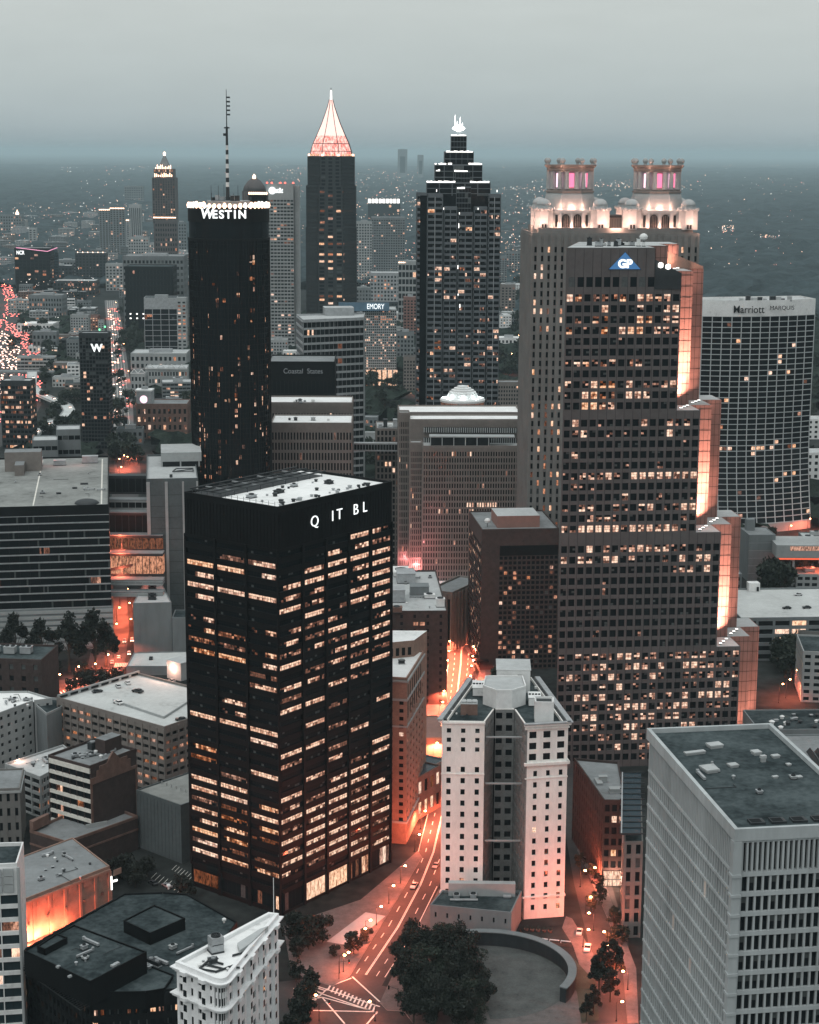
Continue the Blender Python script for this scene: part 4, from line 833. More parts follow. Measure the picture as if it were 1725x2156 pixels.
for (u,v_,w,d,h) in ((850,1382,3.6,2.2,1.8),(840,1400,2.4,2,1.4)): v=b.part('roof_unit',[M['dmetal'],M['pale']]); unit(v,*Pz(u,v_,z),10,w,d,z+.14,h,0,1)
b.finish(); BT=P
# ---- low shops beyond it along the avenue
for (u0,v0,vt,u1,lab,m) in ((893,1742,1655,916,'small low brick shop with a blue grey roof by the bright avenue','brick'),(905,1700,1640,922,'narrow pink lit shop front with awnings along the avenue','beige')):
    x,y,h=HB(u0,vt,v0); b=Bld('shop',lab,'shop',x-6,y,M[m],M['blue']); b.tier(rect(x-7,y,58,26,10),0,h,{0:dict(n=(6,2),wf=.6,hf=.6,lit=.5)},ph=.6); b.finish()
x,y,h=HB(893,1490,1640); b=Bld('low_building','low pink washed flat roofed block at the foot of the dark brick block','building',x-2,y,M['obrick'],M['redgran']); b.tier(rect(x-10,y+26,4,19,30),0,8,{},ph=.6,rec=.3)
LIGHTS.append((x+4,y+24,6,300,'o',.3)); b.finish()
# ---- dark brick block with roof plant
x,y,h=HB(823,1292,1486); P=rect(x-16,y,3,16+26,82); z=h
b=Bld('brick_block','dark brick block with stepped grey roof plant facing the black tower','office block',*P[0],M['dbrick'],M['roofl'])
b.tier(P,0,h,{0:dict(n=(7,13),wf=.2,hf=.5,pp=0,lit=.0,skip=lambda i,r:i!=4),1:dict(n=(14,13),wf=.35,hf=.5,pp=0,lit=.2)},ph=1,rec=.4)
ws=b.part('window_strip',[L3,M['core'],L2])
for j in range(12):
    for i in range(2): zz=h-4-j*3.8; ws.box(x+10.3+i*3,y+.3,zz-1.6,x+12.5+i*3,y+.42,zz,2 if j<1 else 0 if j in(1,4,5) else 1)
for (u,v,w,d,h2,mm) in ((838,1270,7,9,6,'metal'),(884,1258,9,8,5,'conc'),(856,1230,9,12,5,'metal'),(928,1280,4,4,4,'white'),(836,1300-8,5,4,2.6,'brick'),(905,1262,5,4,2,'white'),(846,1216,8,14,2.4,'white')):
    v_=b.part('roof_unit',[M[mm],M['dmetal'],M['roofl']]); q=Pz(u,v,h); unit(v_,q[0]-w/2,q[1],3,w,d,h+.15,h2,0,1 if h2<5 else 0)
vents(b,[(826,1240),(930,1282)],h+.15,8,(.3,.7)); clutter(b,[(826,1215),(925,1285)],h+.15,8,3); b.finish()
# ---- hotel of brick and dark glass
x,y,h=HB(1015,1118,1411); ang=6; P=rect(x,y,ang,38,46); z=h
b=Bld('brick_hotel','reddish brick and dark glass hotel left of the stepped granite tower','hotel',*P[0],M['dbrick'],M['roofg'])
t=Vector((math.cos(math.radians(ang)),math.sin(math.radians(ang)))); nn=Vector((-t.y,t.x))
lt=["."*13 for _ in range(3)]+["p..........d.",".d.d.......p.","...p..d......","....d........","..p........p.",".d..p........","............d","p..d.........","..d...p......","...d.........",".d.d.........","p.d..........","p......p.....","p............",".d......d..p.","d.d.d....d...","pd..p....p.d.","..dpdp..p..d.","...d..dd.....","..d.dp...d...","....p........"]
b.tier(P,0,h-7,{0:dict(n=(13,24),wf=.72,hf=.66,pp=.1,sp=.02,lit=lt,ml=8.6,mt=3),3:dict(n=(10,24),wf=.8,hf=.75,pp=.05,lit=.38)},roof=False,rec=.4)
b.tier(P,h-7,h,{},ph=.8); bb=b.part('dark_band',[M['black']]); bb.obox(P[0],tuple(t),(t.y,-t.x),9,37.6,0,.15,h-12.5,h-7.5)
v=b.part('penthouse',[M['redgran'],M['roofl']]); q=Vector(P[0])+t*8.4+nn*6; v.rbox(q.x,q.y,ang,21,20,h+.15,h+6,0,1)
dsh=b.part('dish_antenna',[M['white'],M['dmetal']]); q=Vector(P[0])+t*4+nn*9; dsh.tube((q.x,q.y,h),(q.x,q.y,h+2),.15,5,1); dsh.lathe([(.2,h+2),(1.2,h+2.4),(1.5,h+3.4),(1.0,h+4.2),(.1,h+4.5)],12,q.x,q.y)
cp_=b.part('awning',[M['dbrick'],M['black']]); q=Vector(P[0])-nn*3; cp_.rbox(q.x-4,q.y,ang,8,12,4.6,5.4,1)
b.finish(); RZ=(P,h)
# ---- ribbed stone building on the avenue
x,y,h=HB(965,1252,1372); P=rect(x-3,y,62,36,14); b=Bld('stone_building','pink lit stone building with tall vertical piers beside the bright avenue','old building',*P[0],M['beige'],M['roofg'])
b.tier(P,0,h,{0:dict(n=(9,1),wf=.5,hf=.82,pp=.6,sp=0,lit=0.,sub=(1,8)),3:dict(n=(4,1),wf=.5,hf=.82,pp=.6,lit=0.,sub=(1,8))},ph=1.2); b.finish()
# ---- low hall with a lit little dome
x,y,h=HB(872,1215,1248); P=rect(x,y,3,38,44); b=Bld('library','low stone hall with a small glowing dome on its dark roof','hall',*P[0],M['beige'],M['roofd'])
b.tier(P,0,h+1,{0:dict(n=(14,2),wf=.5,hf=.6,pp=.1,lit=.25),3:dict(n=(10,2),wf=.5,hf=.6,pp=.1,lit=.1)},ph=1.4); 
d=b.part('dome',[M['wgl'],M['pale']],smooth=True); q=(P[0][0]+11,P[0][1]+20); d.lathe([(4.4,h+1),(4.4,h+2.2)]+[(4.2*math.cos(k*.26),h+2.2+3.4*math.sin(k*.26)) for k in range(6)]+[(.05,h+5.6)],16,*q)
for i in range(4): LIGHTS.append((P[0][0]+4+i*9,P[0][1]-3,3,2600,'o',.4))
b.finish()
x,y=Pz(925,1275); b=Bld('low_building','flat white roofed annex in front of the domed stone hall','building',x-4,y,M['beige'],M['roofw']); b.tier(rect(x-4,y,3,26,24),0,9,{},ph=.5,rec=.3); b.finish()
# ---- the pair of gridded concrete slabs
Y=1010.; 
def grid(name,lab,u0,u1,vt,Y,d,nx,nz,lit,ang=3,m='beige',cat='office block',z0=0,**k):
    x0,h=Py(u0,vt,Y); x1,_=Py(u1,vt,Y); P=rect(x0,Y,ang,(x1-x0)/math.cos(math.radians(ang)),d); b=Bld(name,lab,cat,*P[0],M[m],M[k.pop('roof','roofl')])
    f=dict(dict(n=(nx,nz),wf=.55,hf=.72,pp=.35,sp=.05,lit=lit),**k); b.tier(P,z0,h,{0:f,3:dict(f,n=(max(2,int(nx*d/(x1-x0))),nz)),1:dict(f,n=(max(2,int(nx*d/(x1-x0))),nz),inst=False)},ph=1.); return b,P,h
b,P,h=grid('office_block','long tan gridded office slab set back behind its lower lit twin',841,1098,871,1046,30,52,24,.03,ang=2,roof='roofw',mt=8)
b.finish()
b,P,h=grid('office_block','tan gridded slab standing between its long twin and lower lit wing',863,1100,886,1024,20,46,24,.04,ang=2,roof='roofw',mt=14)
for j in range(2):
    bd=b.part('vent_band',[M['core'],M['pale']]); bd.box(P[0][0]+8,Y+12.6,h-6.5-j*6,P[1][0]-1,Y+13.9,h-3.6-j*6,0)
    for i in range(46): bd.box(P[0][0]+8+i*1.25,Y+12.45,h-6.5-j*6,P[0][0]+8.6+i*1.25,Y+12.6,h-3.6-j*6,1)
b.finish()
lt=["."*38 for _ in range(22)]
def setl(r,a,s): lt[r]=lt[r][:a]+s+lt[r][a+len(s):]
setl(0,11,"pd"); setl(0,17,"pp"); setl(6,8,"..d"); setl(8,8,"d.."); setl(8,17,"ooppoooooooo"); setl(9,6,"op.p"); setl(9,13,"pdp"); setl(9,18,"op"); setl(14,12,"op"); setl(14,17,"p.d"); setl(3,30,"..d"); setl(17,3,"..d"); setl(5,21,"d.d")
b,P,h=grid('office_block','tan gridded office wing with rows of lit windows and a pink lit edge',891,1098,942,1006,18,38,22,lt,ang=2,mt=2,mb=4)
cb=b.part('clerestory',[M['core'],M['pale']]); cb.box(P[0][0]+4,1011,h,P[0][0]+38,1019,h+5,0)
for i in range(6): cb.box(P[0][0]+4+i*6.6,1010.7,h,P[0][0]+4.5+i*6.6,1011,h+5,1)
cb.box(P[0][0]+3.6,1010.6,h+5,P[0][0]+52,1019.4,h+5.6,1); b.finish()
for k,(u0,u1,vt,Y_,lab) in enumerate(((840,863,872,1030,'tall narrow fin of paired windows at the left end of the slabs'),(864,889,935,1012,'pink floodlit fin with a column of windows beside the lit wing'))):
    b,P,h=grid('stair_tower',lab,u0,u1,vt,Y_,10,6,24,.03,ang=2,wf=.5,mt=4); b.finish()
    for i in range(3): LIGHTS.append((P[0][0]+1+i*3,Y_-3.2,3+14*(i%2),2200 if k else 1100,'p',.4))
for (x_,z_,p_) in ((4,10,2500),(9,30,900),(22,6,600),(40,6,400),(13,50,300)): LIGHTS.append((x_,997,z_,p_,'p',.4))
# ---- white saucer restaurant
x,_=Py(974,850,1125); zc=Py(974,846,1125)[1]
e=empty('saucer_restaurant',x,1125); tag(e,'white saucer shaped revolving restaurant with stepped dome above the tan slabs','restaurant')
k=1125/F
m=MB(); m.lathe([(5,0),(5,zc-5),(8,zc-4.5),(47*k*.9,zc-2.6),(47*k*.98,zc-1.4)],40); m.build('base',[M['pale']],e,smooth=True)
m=MB(); m.lathe([(46*k,zc-1.4),(46*k,zc+.4)],40); m.build('window_band',[L3],e)
m=MB(); m.lathe([(47.5*k,zc+.4),(48*k,zc+1.6),(45*k,zc+2.6),(32*k,zc+3.4)],40); m.build('brim',[M['white']],e)
m=MB(); pr=[]
for i in range(6): r0=32*k*math.cos(i*.24+.0); pr+=[(r0,zc+3.4+i*1.15),(r0*.985,zc+4.35+i*1.15)]
pr.append((.1,zc+10.6)); m.lathe(pr,40); m.build('dome',[M['white']],e)
for i in range(8): LIGHTS.append((x+40*k*math.cos(i*.785),1125+40*k*math.sin(i*.785),zc+3.6,160,'c',.2))
# ---- Left of the slabs
L_=["."*26 for _ in range(8)]; L_[2]="."*9+"p"+"."*10+"..."; L_[4]="."*16+"p........."; L_[5]="......p.d..pppdppdpppppppp"; L_[6]="."*23+"pp."; L_[0]="."*17+"pdpd."+"...."
b,P,h=grid('office_block','tan gridded office block in front with one band of lit windows',571,741,893,1040,34,26,15,L_+["."*26]*7,ang=1,roof='roofw',mt=4); vents(b,[(600,880),(700,888)],h+.15,5,(.5,1.2)); b.finish()
b,P,h=grid('office_block','tan gridded office block just behind with few windows lit at left',560,742,850,1088,30,30,16,.08,ang=1,roof='roofw',mt=5,rv=1); vents(b,[(600,845),(700,850)],h+.15,6,(.6,1.4)); b.finish()
b,P,h=grid('office_block','small tan block of stacked balconies between the bridge and the slabs',793,842,905,1085,30,6,22,.12,ang=2,wf=.6); 
for i in range(4): v=b.part('roof_unit',[M['metal'],M['dmetal'],M['white']]); unit(v,P[0][0]+1+i*3,P[0][1]+8,2,2.6,5,h+.15,2+i%2*3,i%3)
b.finish()
x0,zt_=Py(745,933,1075); x1,_=Py(843,933,1075); zb=Py(745,950,1075)[1]; e=empty('skybridge',x0,1075); tag(e,'dark glazed footbridge between tan office blocks above a gap of trees','skybridge')
m=MB(); m.box(0,0,zb,x1-x0,5,zb+.8); m.box(0,0,zt_-.8,x1-x0,5,zt_); m.box(0,.4,zb+.8,x1-x0,4.6,zt_-.8,1)
for i in range(16): m.box((x1-x0)*i/16,.1,zb+.8,(x1-x0)*i/16+.25,.4,zt_-.8)
m.build('deck',[M['metal'],M['black']],e)
# black block with a lettered band
L_=["."*17]*2+["....d..d.........","......pp.d.......",".p.oooopp.ppp.po.","..d.p............","...pp.d..p.dp.dp.","..p..p..p...d...."]
b,P,h=grid('office_block','black glass block with a dim lettered band and a grey roof','x' and 565,705,764,1150,40,17,8,L_,ang=1,m='black',mt=9,wf=.8,hf=.6,pp=.05,roof='roofg',sub=(2,1)); b.finish(); text('Coastal  States','sign_letters',b.e,(b.x,b.y),((P[0][0]+P[1][0])/2+1,1149.5,h-5.2),1,4.6,M['sgd'],.1,width=25)
for i in range(5): v=b.part('roof_unit',[M['roofl'],M['dmetal']]); 
# striped tower with a slight corner
x0,h=Py(638,677,1300); P=[(x0,1300),(Py(766,677,1322)[0],1322),(Py(766,677,1322)[0],1362),(Py(620,660,1322)[0],1345)]
b=Bld('office_tower','dark office tower striped with slanting pale floor bands and a grey roof cabin','office tower',*P[0],M['metal'],M['roofl'])
st=["."*14 for _ in range(18)]; st[1]=".pp..........."; st[5]="......p.d....."; st[6]="ppdp..d......."; st[3]="........d....."
b.tier(P,0,h,{0:dict(n=(14,24),wf=.97,hf=.72,pp=0,sp=.35,lit=st,sub=(2,1)),3:dict(n=(6,24),wf=.97,hf=.72,pp=0,sp=.35,lit=.0)},ph=1.4)
v=b.part('penthouse',[M['metal'],M['roofl']]); v.rbox(*Pz(684,665,h),8,22,16,h,h+6,0,1); b.finish()
# block with a blue sign band
b,P,h=grid('hospital_block','pale gridded block with a wide blue lettered panel on its roof edge',763,835,653,1960,40,17,24,.42,ang=2,m='pale',wf=.7,hf=.6,pp=.1,z0=0,mb=14,roof='roofl'); 
sp=b.part('sign_panel',[M['bpanel']]); x2,zz=Py(713,640,1956); x3,_=Py(820,640,1956); sp.box(x2,1956,h-.5,x3,1958.5,h+8.5); 
ar=b.part('arcade',[M['pale'],L1]); x2,_=Py(735,780,1950); x3,_=Py(842,780,1950); zb=Py(735,803,1950)[1]; zt2=Py(735,775,1950)[1]; ar.box(x2,1494,zb-50,x3,1499,zt2,0)
for i in range(9): ar.box(x2+1+i*5.9,1949.8,1,x2+5.4+i*5.9,1950,zt2-1.8,1)
b.finish(); text('EMORY','sign_letters',b.e,(b.x,b.y),(Py(791,640,1955)[0],1955.2,h+4.2),0,8.1,M['sgn'],.1,width=18.5)
# ---- stepped tower with lit parapets
Y=1300.; m_=Y/F
b=Bld('skyscraper','dark stepped skyscraper with bright parapet lines and a blazing light on its peak','skyscraper',*Py(877,410,Y)[:1],Y,M['dframe'],M['roofd'],wm=[GB,L1,L2,L3,BL])
X=lambda u:Py(u,600,Y)[0]
Zv=lambda v:Py(965,v,Y)[1]
gm=[]
cols=[(877,899,'L'),(899,931,'A'),(934,961,'B'),(964,994,'C'),(997,1024,'B'),(1027,1052,'A')]
tops={'L':408,'A':410,'B':436,'C':448}
f=dict(wf=.86,hf=.58,pp=.25,sp=.34,lit=.15,mt=1.2,sub=(4,2))
core=MB()
b.w.prism([(X(884),Y+3),(X(1048),Y+3),(X(1048),Y+45),(X(884),Y+45)],0,Zv(412),2)
for (u0,u1,k) in cols:
    zt_=Zv(tops[k]); nz=int(zt_/4.05); d0={'L':7,'A':0,'B':1.2,'C':2.0}[k]
    rows=[]
    for j in range(nz):
        z=zt_-j*4.05; p=.13 if z>130 else .30 if z>60 else .22
        rows.append("".join(R.choice('oppdp') if R.random()<p*(1.8 if j%9==3 else 1) else '.' for _ in range(2)))
    P=[(X(u0),Y+d0),(X(u1),Y+d0),(X(u1),Y+12),(X(u0),Y+12)]
    if k=='L': P[0]=(X(u0),Y+14); P[3]=(X(u0),Y+20)
    b.tier(P,0,zt_,{0:dict(f,n=(2,nz),lit=rows),3:dict(f,n=(2,nz)),1:dict(f,n=(1,nz),inst=False)},ph=.6,rec=.5)
zz=[(893,1036,385,412,2.5),(893,1036,385,412,2.5)]
def st(u0,u1,v0,v1,d0,d1): b.tier([(X(u0),Y+d0),(X(u1),Y+d0),(X(u1),Y+d1),(X(u0),Y+d1)],Zv(v1),Zv(v0),{0:dict(n=(5,max(1,int((v1-v0)/10))),wf=.93,hf=.86,pp=.0,sp=.0,lit=.0,inst=False)},ph=.8,rec=.3)
st(897,1031,386,440,4,44); st(914,1014,348,386,9,39); st(934,996,321,348,13,35); st(948,981,286,321,17,31)
st(959,990,395,449,2.6,5); st(957,988,362,388,7,9.5)
pl=b.part('parapet_light',[M['wgl']])
for (u0,u1,v,d) in ((897,957,384,3.6),(988,1031,384,3.6),(961,978,397,2.2),(914,953,346,8.6),(985,1014,346,8.6),(955,986,361,6.6),(934,996,320,12.6),(948,981,285,16.6),(917,925,360,8.6)):
    for i in range(int((u1-u0)/4)):
        if R.random()<.93: pl.box(X(u0+i*4),Y+d-.25,Zv(v)-.1,X(u0+i*4+3.9),Y+d+.1,Zv(v)+R.uniform(.5,1.1))
pk=b.part('peak_light',[glow('white_flare',(1,1,.97),9.),M['metal']]); zt_=Zv(286)
for i in range(6): pk.tube((X(958)+i*1.6,Y+24,zt_),(X(964.5),Y+24,zt_+4.5),.12,4,1)
pk.lathe([(.4,zt_+3.4),(3.2,zt_+4.4),(4.6,zt_+5.6),(3.4,zt_+6.8),(.8,zt_+8)],10,X(964.5),Y+24,0)
for (du,hh) in ((-2.6,15),(1.1,13.5),(-1,10.5),(2.6,9.5)): pk.tube((X(964.5)+du,Y+24,zt_+6.5),(X(964.5)+du,Y+24,zt_+hh),.35,5,0,.05)
vl=b.part('vertical_lamp',[M['wgl']])
for (u,v0,v1) in ((918,399,404),(1044,399,404),(933,437,441),(1005,437,441),(966,447,451),(965,470,480),(964,558,566),(969,640,648),(965,618,622)): vl.box(X(u)-.25,Y-.6,Zv(v1),X(u)+.25,Y-.2,Zv(v0))
mu=b.part('mullion',[M['metal']])
for u in (915,1039): mu.box(X(u)-.15,Y-.7,0,X(u)+.15,Y-.5,Zv(414))
b.finish()
# ---- tall tower with the glowing spire
Y=2200.; X=lambda u:Py(u,500,Y)[0]; Zv=lambda v:Py(695,v,Y)[1]; xc=X(696)
b=Bld('skyscraper','tallest dark skyscraper with a glowing coral pyramid and white needle','skyscraper',xc,Y,M['dmetal'],M['dmetal'])
def dia(r,c):   # square turned 45 degrees with cut corners
    p=[]
    for k in range(4):
        q=math.radians(-90+90*k-45); 
        for s in (-1,1): a=math.radians(-135+90*k)+s*c; p.append((xc+r*math.cos(a),Y+30+r*math.sin(a)))
    return p
for (u,v0,v1,c) in ((104,480,1300,.3),(102,392,480,.32),(96,330,392,.36)):
    r=u*Y/F/2/math.cos(math.pi/4-c)*1.0; P=dia(r,c); z0,z1=max(0,Zv(v1)),Zv(v0); nz=max(3,int((z1-z0)/4.2))
    rows=[]
    for j in range(nz):
        z=z1-j*4.2; vv=320+(CH-z)*F/Y; p=.62 if int(vv/6)%6==0 and vv>420 else .2 if vv>395 else .01
        rows.append("".join(R.choice('oppd') if R.random()<p else '.' for _ in range(12)))
    f=dict(n=(12,nz),wf=.56,hf=.6,pp=.5,sp=.0,lit=rows); f2=dict(f,n=(3,nz))
    b.tier(P,z0,z1,{0:f,1:f2,7:f2,2:f,6:f,'*':dict(f2,inst=False)},rec=.6,ph=1.)
sp=b.part('spire',[None,M['dmetal'],M['pgl']]); z0=Zv(330)
m,nt,out=_nt('lit_lattice'); N=nt.nodes.new; Lk=nt.links.new; tc=N('ShaderNodeTexCoord'); n1=N('ShaderNodeTexNoise'); n1.inputs['Scale'].default_value=.22; n1.inputs['Detail'].default_value=6; n1.inputs['Roughness'].default_value=.8
mp=N('ShaderNodeMapping'); mp.inputs['Scale'].default_value=(2.2,2.2,.5); Lk(tc.outputs['Object'],mp.inputs[0]); Lk(mp.outputs[0],n1.inputs[0]); rp=N('ShaderNodeValToRGB'); e_=rp.color_ramp.elements; e_[0].position=.4; e_[0].color=(.5,.06,.045,1); e_[1].position=.6; e_[1].color=(1,.6,.52,1); Lk(n1.outputs[0],rp.inputs[0]); em=N('ShaderNodeEmission'); em.inputs[1].default_value=1.5; Lk(rp.outputs[0],em.inputs[0]); Lk(em.outputs[0],out.inputs[0])
sp.parts=None
prof=[(47,330),(45,318),(40,302),(32,285),(21,260),(13,238),(7.5,222),(4.2,208)]
pr=[(u*Y/F,Zv(v)) for u,v in prof]; sp.lathe(pr[:4],8,xc,Y+30,0,math.pi/8); tipm=b.part('spire_tip',[glow('lit_tip',(1,.66,.58),1.35)]); tipm.lathe(pr[3:],8,xc,Y+30,0,math.pi/8)
for i in range(8):
    a=math.pi/8+i*math.pi/4
    for (r0,z0_),(r1,z1_) in zip(pr,pr[1:]): sp.tube((xc+r0*1.01*math.cos(a),Y+30+r0*1.01*math.sin(a),z0_),(xc+r1*1.01*math.cos(a),Y+30+r1*1.01*math.sin(a),z1_),.55,4,1)
for v in (318,302,330): r=dict((q,u) for u,q in prof)[v]*Y/F; sp.lathe([(r*1.0,Zv(v)-.4),(r*1.03,Zv(v)-.4),(r*1.03,Zv(v)+.4),(r*1.0,Zv(v)+.4)],8,xc,Y+30,1,math.pi/8)
b.parts=[(nm,mb,[m if x is None else x for x in mats],lb,smm) for nm,mb,mats,lb,smm in b.parts]
nd=b.part('needle',[glow('needle_light',(1,.93,.88),1.8),M['dmetal']]); nd.lathe([(4.2*Y/F,Zv(222)),(3*Y/F,Zv(215)),(2.4*Y/F,Zv(208)),(1.6*Y/F,Zv(188)),(.2,Zv(187))],8,xc,Y+30); nd.tube((xc,Y+30,Zv(188)),(xc,Y+30,Zv(183)),.5,5,1)
cr_=b.part('crown_light',[L1,M['pgl']])
for i in range(26):
    a=2*math.pi*i/26; r=46.5*Y/F; cr_.box(xc+r*math.cos(a)-1.4,Y+30+r*math.sin(a)-.7,Zv(329),xc+r*math.cos(a)+1.4,Y+30+r*math.sin(a)+.7,Zv(329)+2.8,R.randrange(2))
b.finish()
# ---- slab with a globe sign
b,P,h=grid('office_tower','tall pale slab with dark window rows and a globe sign at its top',561,618,388,2300,40,8,44,.10,ang=0,m='pale',cat='office tower',wf=.8,hf=.5,pp=.1,sp=.0,mt=18,roof='conc')
sg=b.part('fin',[M['pale']]); x2=X(618); sg.box(Py(619,388,2300)[0],2306,0,Py(629,388,2300)[0],2330,h-2)
gd=b.part('globe_sign',[M['sgn']]); gx=Py(573.5,401,2299)[0]; gz=Py(573.5,401,2299)[1]; 
gd.lathe([(4.6*math.sin(k*.39),gz-4.6*math.cos(k*.39)) for k in range(9)],14,gx,2298)
for i in range(5): v=b.part('roof_lamp',[M['rgl']]); v.lathe([(1.0,h+1),(1.2,h+2),(.4,h+3)],6,Py((562,572,590,600,617)[i],388,2300)[0],2304)
b.finish(); text('at&t','sign_letters',b.e,(b.x,b.y),(Py(588,401,2299)[0],2299.4,gz),0,9,M['sgn'],.1,bold=.25,width=9.5)
# ---- curved white gridded hotel
YM=1205.; zt_=Py(1600,636,YM)[1]; b=Bld('hotel_tower','wide curved hotel with white grid frame and dark lettering on its white crown','hotel',240,YM,M['white'],M['roofl'],wm=[GB,L1,L2,L3,BL])
def mq(s):   # plan of the facade, a shallow hollow curve that swings toward the right end
    u=1480+s*238; return Py(u,650,YM+16*s)[0],YM+18*s*s-14*s*(1-s)
NB=12; top=[mq(i/NB) for i in range(NB+1)]
def flare(p,z): f=max(0,1-(z-4)/66.); return (p[0],p[1]-18*f*f)
rows=38; zs=[6+ (zt_-9.5-6)*j/rows for j in range(rows+1)]
gr=b.part('grid_frame',[M['bconc']])
for i in range(NB):
    for j in range(rows):
        a0,a1,b0,b1=flare(top[i],zs[j]),flare(top[i+1],zs[j]),flare(top[i],zs[j+1]),flare(top[i+1],zs[j+1])
        yo=.25
        b.w.face([(*a0,zs[j]),(*a1,zs[j]),(*b1,zs[j+1]),(*b0,zs[j+1])],2)
        lt_=R.random()<(.05 if j!=99 else .75 if i>1 else 0)
        for hs in (0,1):
            c0=Vector((*a0,zs[j])).lerp(Vector((*a1,zs[j])),.06+.48*hs); c1=Vector((*a0,zs[j])).lerp(Vector((*a1,zs[j])),.48+.47*hs)
            if R.random()<(.035 if j!=13 else .7): b.wins.append(((c0.x+c1.x)/2,(c0.y+c1.y)/2-.1,(zs[j]+zs[j+1])/2,math.atan2(a1[1]-a0[1],a1[0]-a0[0]),2.7,2.3,R.choice('oppd'),1,1,True))
    for j in range(rows+1):
        a0,a1=flare(top[i],zs[j]),flare(top[i+1],zs[j]); gr.hexa([(a0[0],a0[1]-.5,zs[j]-.26),(a1[0],a1[1]-.5,zs[j]-.26),(a1[0],a1[1]+.3,zs[j]-.26),(a0[0],a0[1]+.3,zs[j]-.26)],[(a0[0],a0[1]-.5,zs[j]+.26),(a1[0],a1[1]-.5,zs[j]+.26),(a1[0],a1[1]+.3,zs[j]+.26),(a0[0],a0[1]+.3,zs[j]+.26)])
for i in range(NB+1):
    for j in range(rows): a0,b0=flare(top[i],zs[j]),flare(top[i],zs[j+1]); gr.hexa([(a0[0]-.3,a0[1]-.55,zs[j]),(a0[0]+.3,a0[1]-.55,zs[j]),(a0[0]+.3,a0[1]+.2,zs[j]),(a0[0]-.3,a0[1]+.2,zs[j])],[(b0[0]-.3,b0[1]-.55,zs[j+1]),(b0[0]+.3,b0[1]-.55,zs[j+1]),(b0[0]+.3,b0[1]+.2,zs[j+1]),(b0[0]-.3,b0[1]+.2,zs[j+1])])
P=[(x,y-.7) for x,y in top]+[(top[-1][0]-5,top[-1][1]+24),(top[0][0]-2,top[0][1]+24)]
Pb=[(x,y+.8) for x,y in top]+[(top[-1][0]-5,top[-1][1]+24),(top[0][0]-2,top[0][1]+24)]
b.w.prism(Pb,0,zt_-9.5,0); b.w.prism(P,zt_-9.5,zt_,0); b.r.prism(inset(P,.8),zt_+.02,zt_+.2); band(b.w,P,range(len(P)),zt_,zt_+1.2,-.05)
bs=b.part('plinth',[M['pale']]); fl0=[flare(p,6) for p in top]; bs.prism([(x,y-1.5) for x,y in fl0]+[(fl0[-1][0],fl0[-1][1]+30),(fl0[0][0],fl0[0][1]+30)],0,6)
for i in range(4): LIGHTS.append((fl0[-1][0]-30+i*14,fl0[-1][1]-14-(i%2)*8,5,500,'o',.3))
for i in range(9): v=b.part('roof_unit',[M['roofl'],M['dmetal']]); unit(v,top[4][0]+i*4,top[4][1]+8,4,R.uniform(2,4),3,zt_+.2,R.uniform(1.5,3.4),i%2)
b.finish()
a_=math.degrees(math.atan2(top[9][1]-top[5][1],top[9][0]-top[5][0])); pm=lambda u:((u-1480)/238)
q=mq(pm(1572)); text('Marriott','sign_letters',b.e,(b.x,b.y),(q[0],q[1]-2.2,zt_-4.9),1,7,M['core'],.12,bold=.04,width=20.5)
q=mq(pm(1638)); text('MARQUIS','sign_letters',b.e,(b.x,b.y),(q[0]+1,q[1]-3.6,zt_-3.9),6,3.8,M['core'],.12,width=16.5)
# ---- right side
x,y,h=HB(1272,1690,1866); P=rect(x,y,2,13,4); P=[(x,y),(x+7.5,y),(x+9.5,y+40),(x-6.5,y+44)]
b=Bld('brick_building','dark red brick building with a bright glazed entrance beside the white marble building','building',x,y,M['dbrick'],M['roofg'])
b.tier(P,0,h,{0:dict(n=(3,6),wf=.7,hf=.6,pp=.05,lit=["...",".po","...","...",".op","..."],mb=6),3:dict(n=(14,8),wf=.4,hf=.6,pp=.1,lit=.04)},ph=1)
en=b.part('entrance',[L1,M['dmetal']]); en.box(x+.4,y-.5,.3,x+7,y-.2,5.6,0)
for i in range(5): en.box(x+.3+i*1.6,y-.65,.2,x+.5+i*1.6,y-.5,5.6,1)
en.box(x+.3,y-.66,2.6,x+7,y-.5,2.9,1)
for (u,v,w,d,h2) in ((1258,1655,2,6,.8),(1285,1672,4,3,1.6),(1262,1648,3,2,2)): v_=b.part('roof_unit',[M['pale'],M['metal']]); unit(v_,*Pz(u,v,h),4,w,d,h+.15,h2)
LIGHTS.append((x+4,y-3,4.5,1400,'w',.4)); b.finish()
x,y,h=HB(1316,1756,1975); P=[(x,y),(x+6,y+.3),(x+10.4,y+40),(x+4.2,y+40)]
b=Bld('office_block','narrow grey stone block under a long dark glass canopy beside the concrete office block','building',x,y,M['greygran'],M['roofd'])
b.tier(P,0,h-3,{0:dict(n=(2,7),wf=.5,hf=.7,pp=.1,lit=0.),3:dict(n=(16,7),wf=.4,hf=.6,pp=.1,lit=.03)},ph=.4)
cp_=b.part('roof_canopy',[M['dmetal'],M['blue'],M['metal']]); z=h
z1=z+5
cp_.hexa([(x-1.2,y-1,z),(x+5,y-1,z),(x+10.4,y+43,z1),(x+4,y+43,z1)],[(x-1.2,y-1,z+.3),(x+5,y-1,z+.3),(x+10.4,y+43,z1+.3),(x+4,y+43,z1+.3)],1)
for i in range(12): f=i/11; cp_.tube((x-1.9+5.2*f,y-1+44*f,z+.5+5*f),(x+6.4+5.2*f,y-1+44*f,z+.5+5*f),.25,4,0); cp_.tube((x-.6+5*f,y+40*f,h-3),(x-.6+5*f,y+40*f,h+4.6*f),.16,4,2)
cp_.tube((x-1.2,y-1,z+.5),(x+4,y+43,z1+.5),.3,4,2); b.finish()
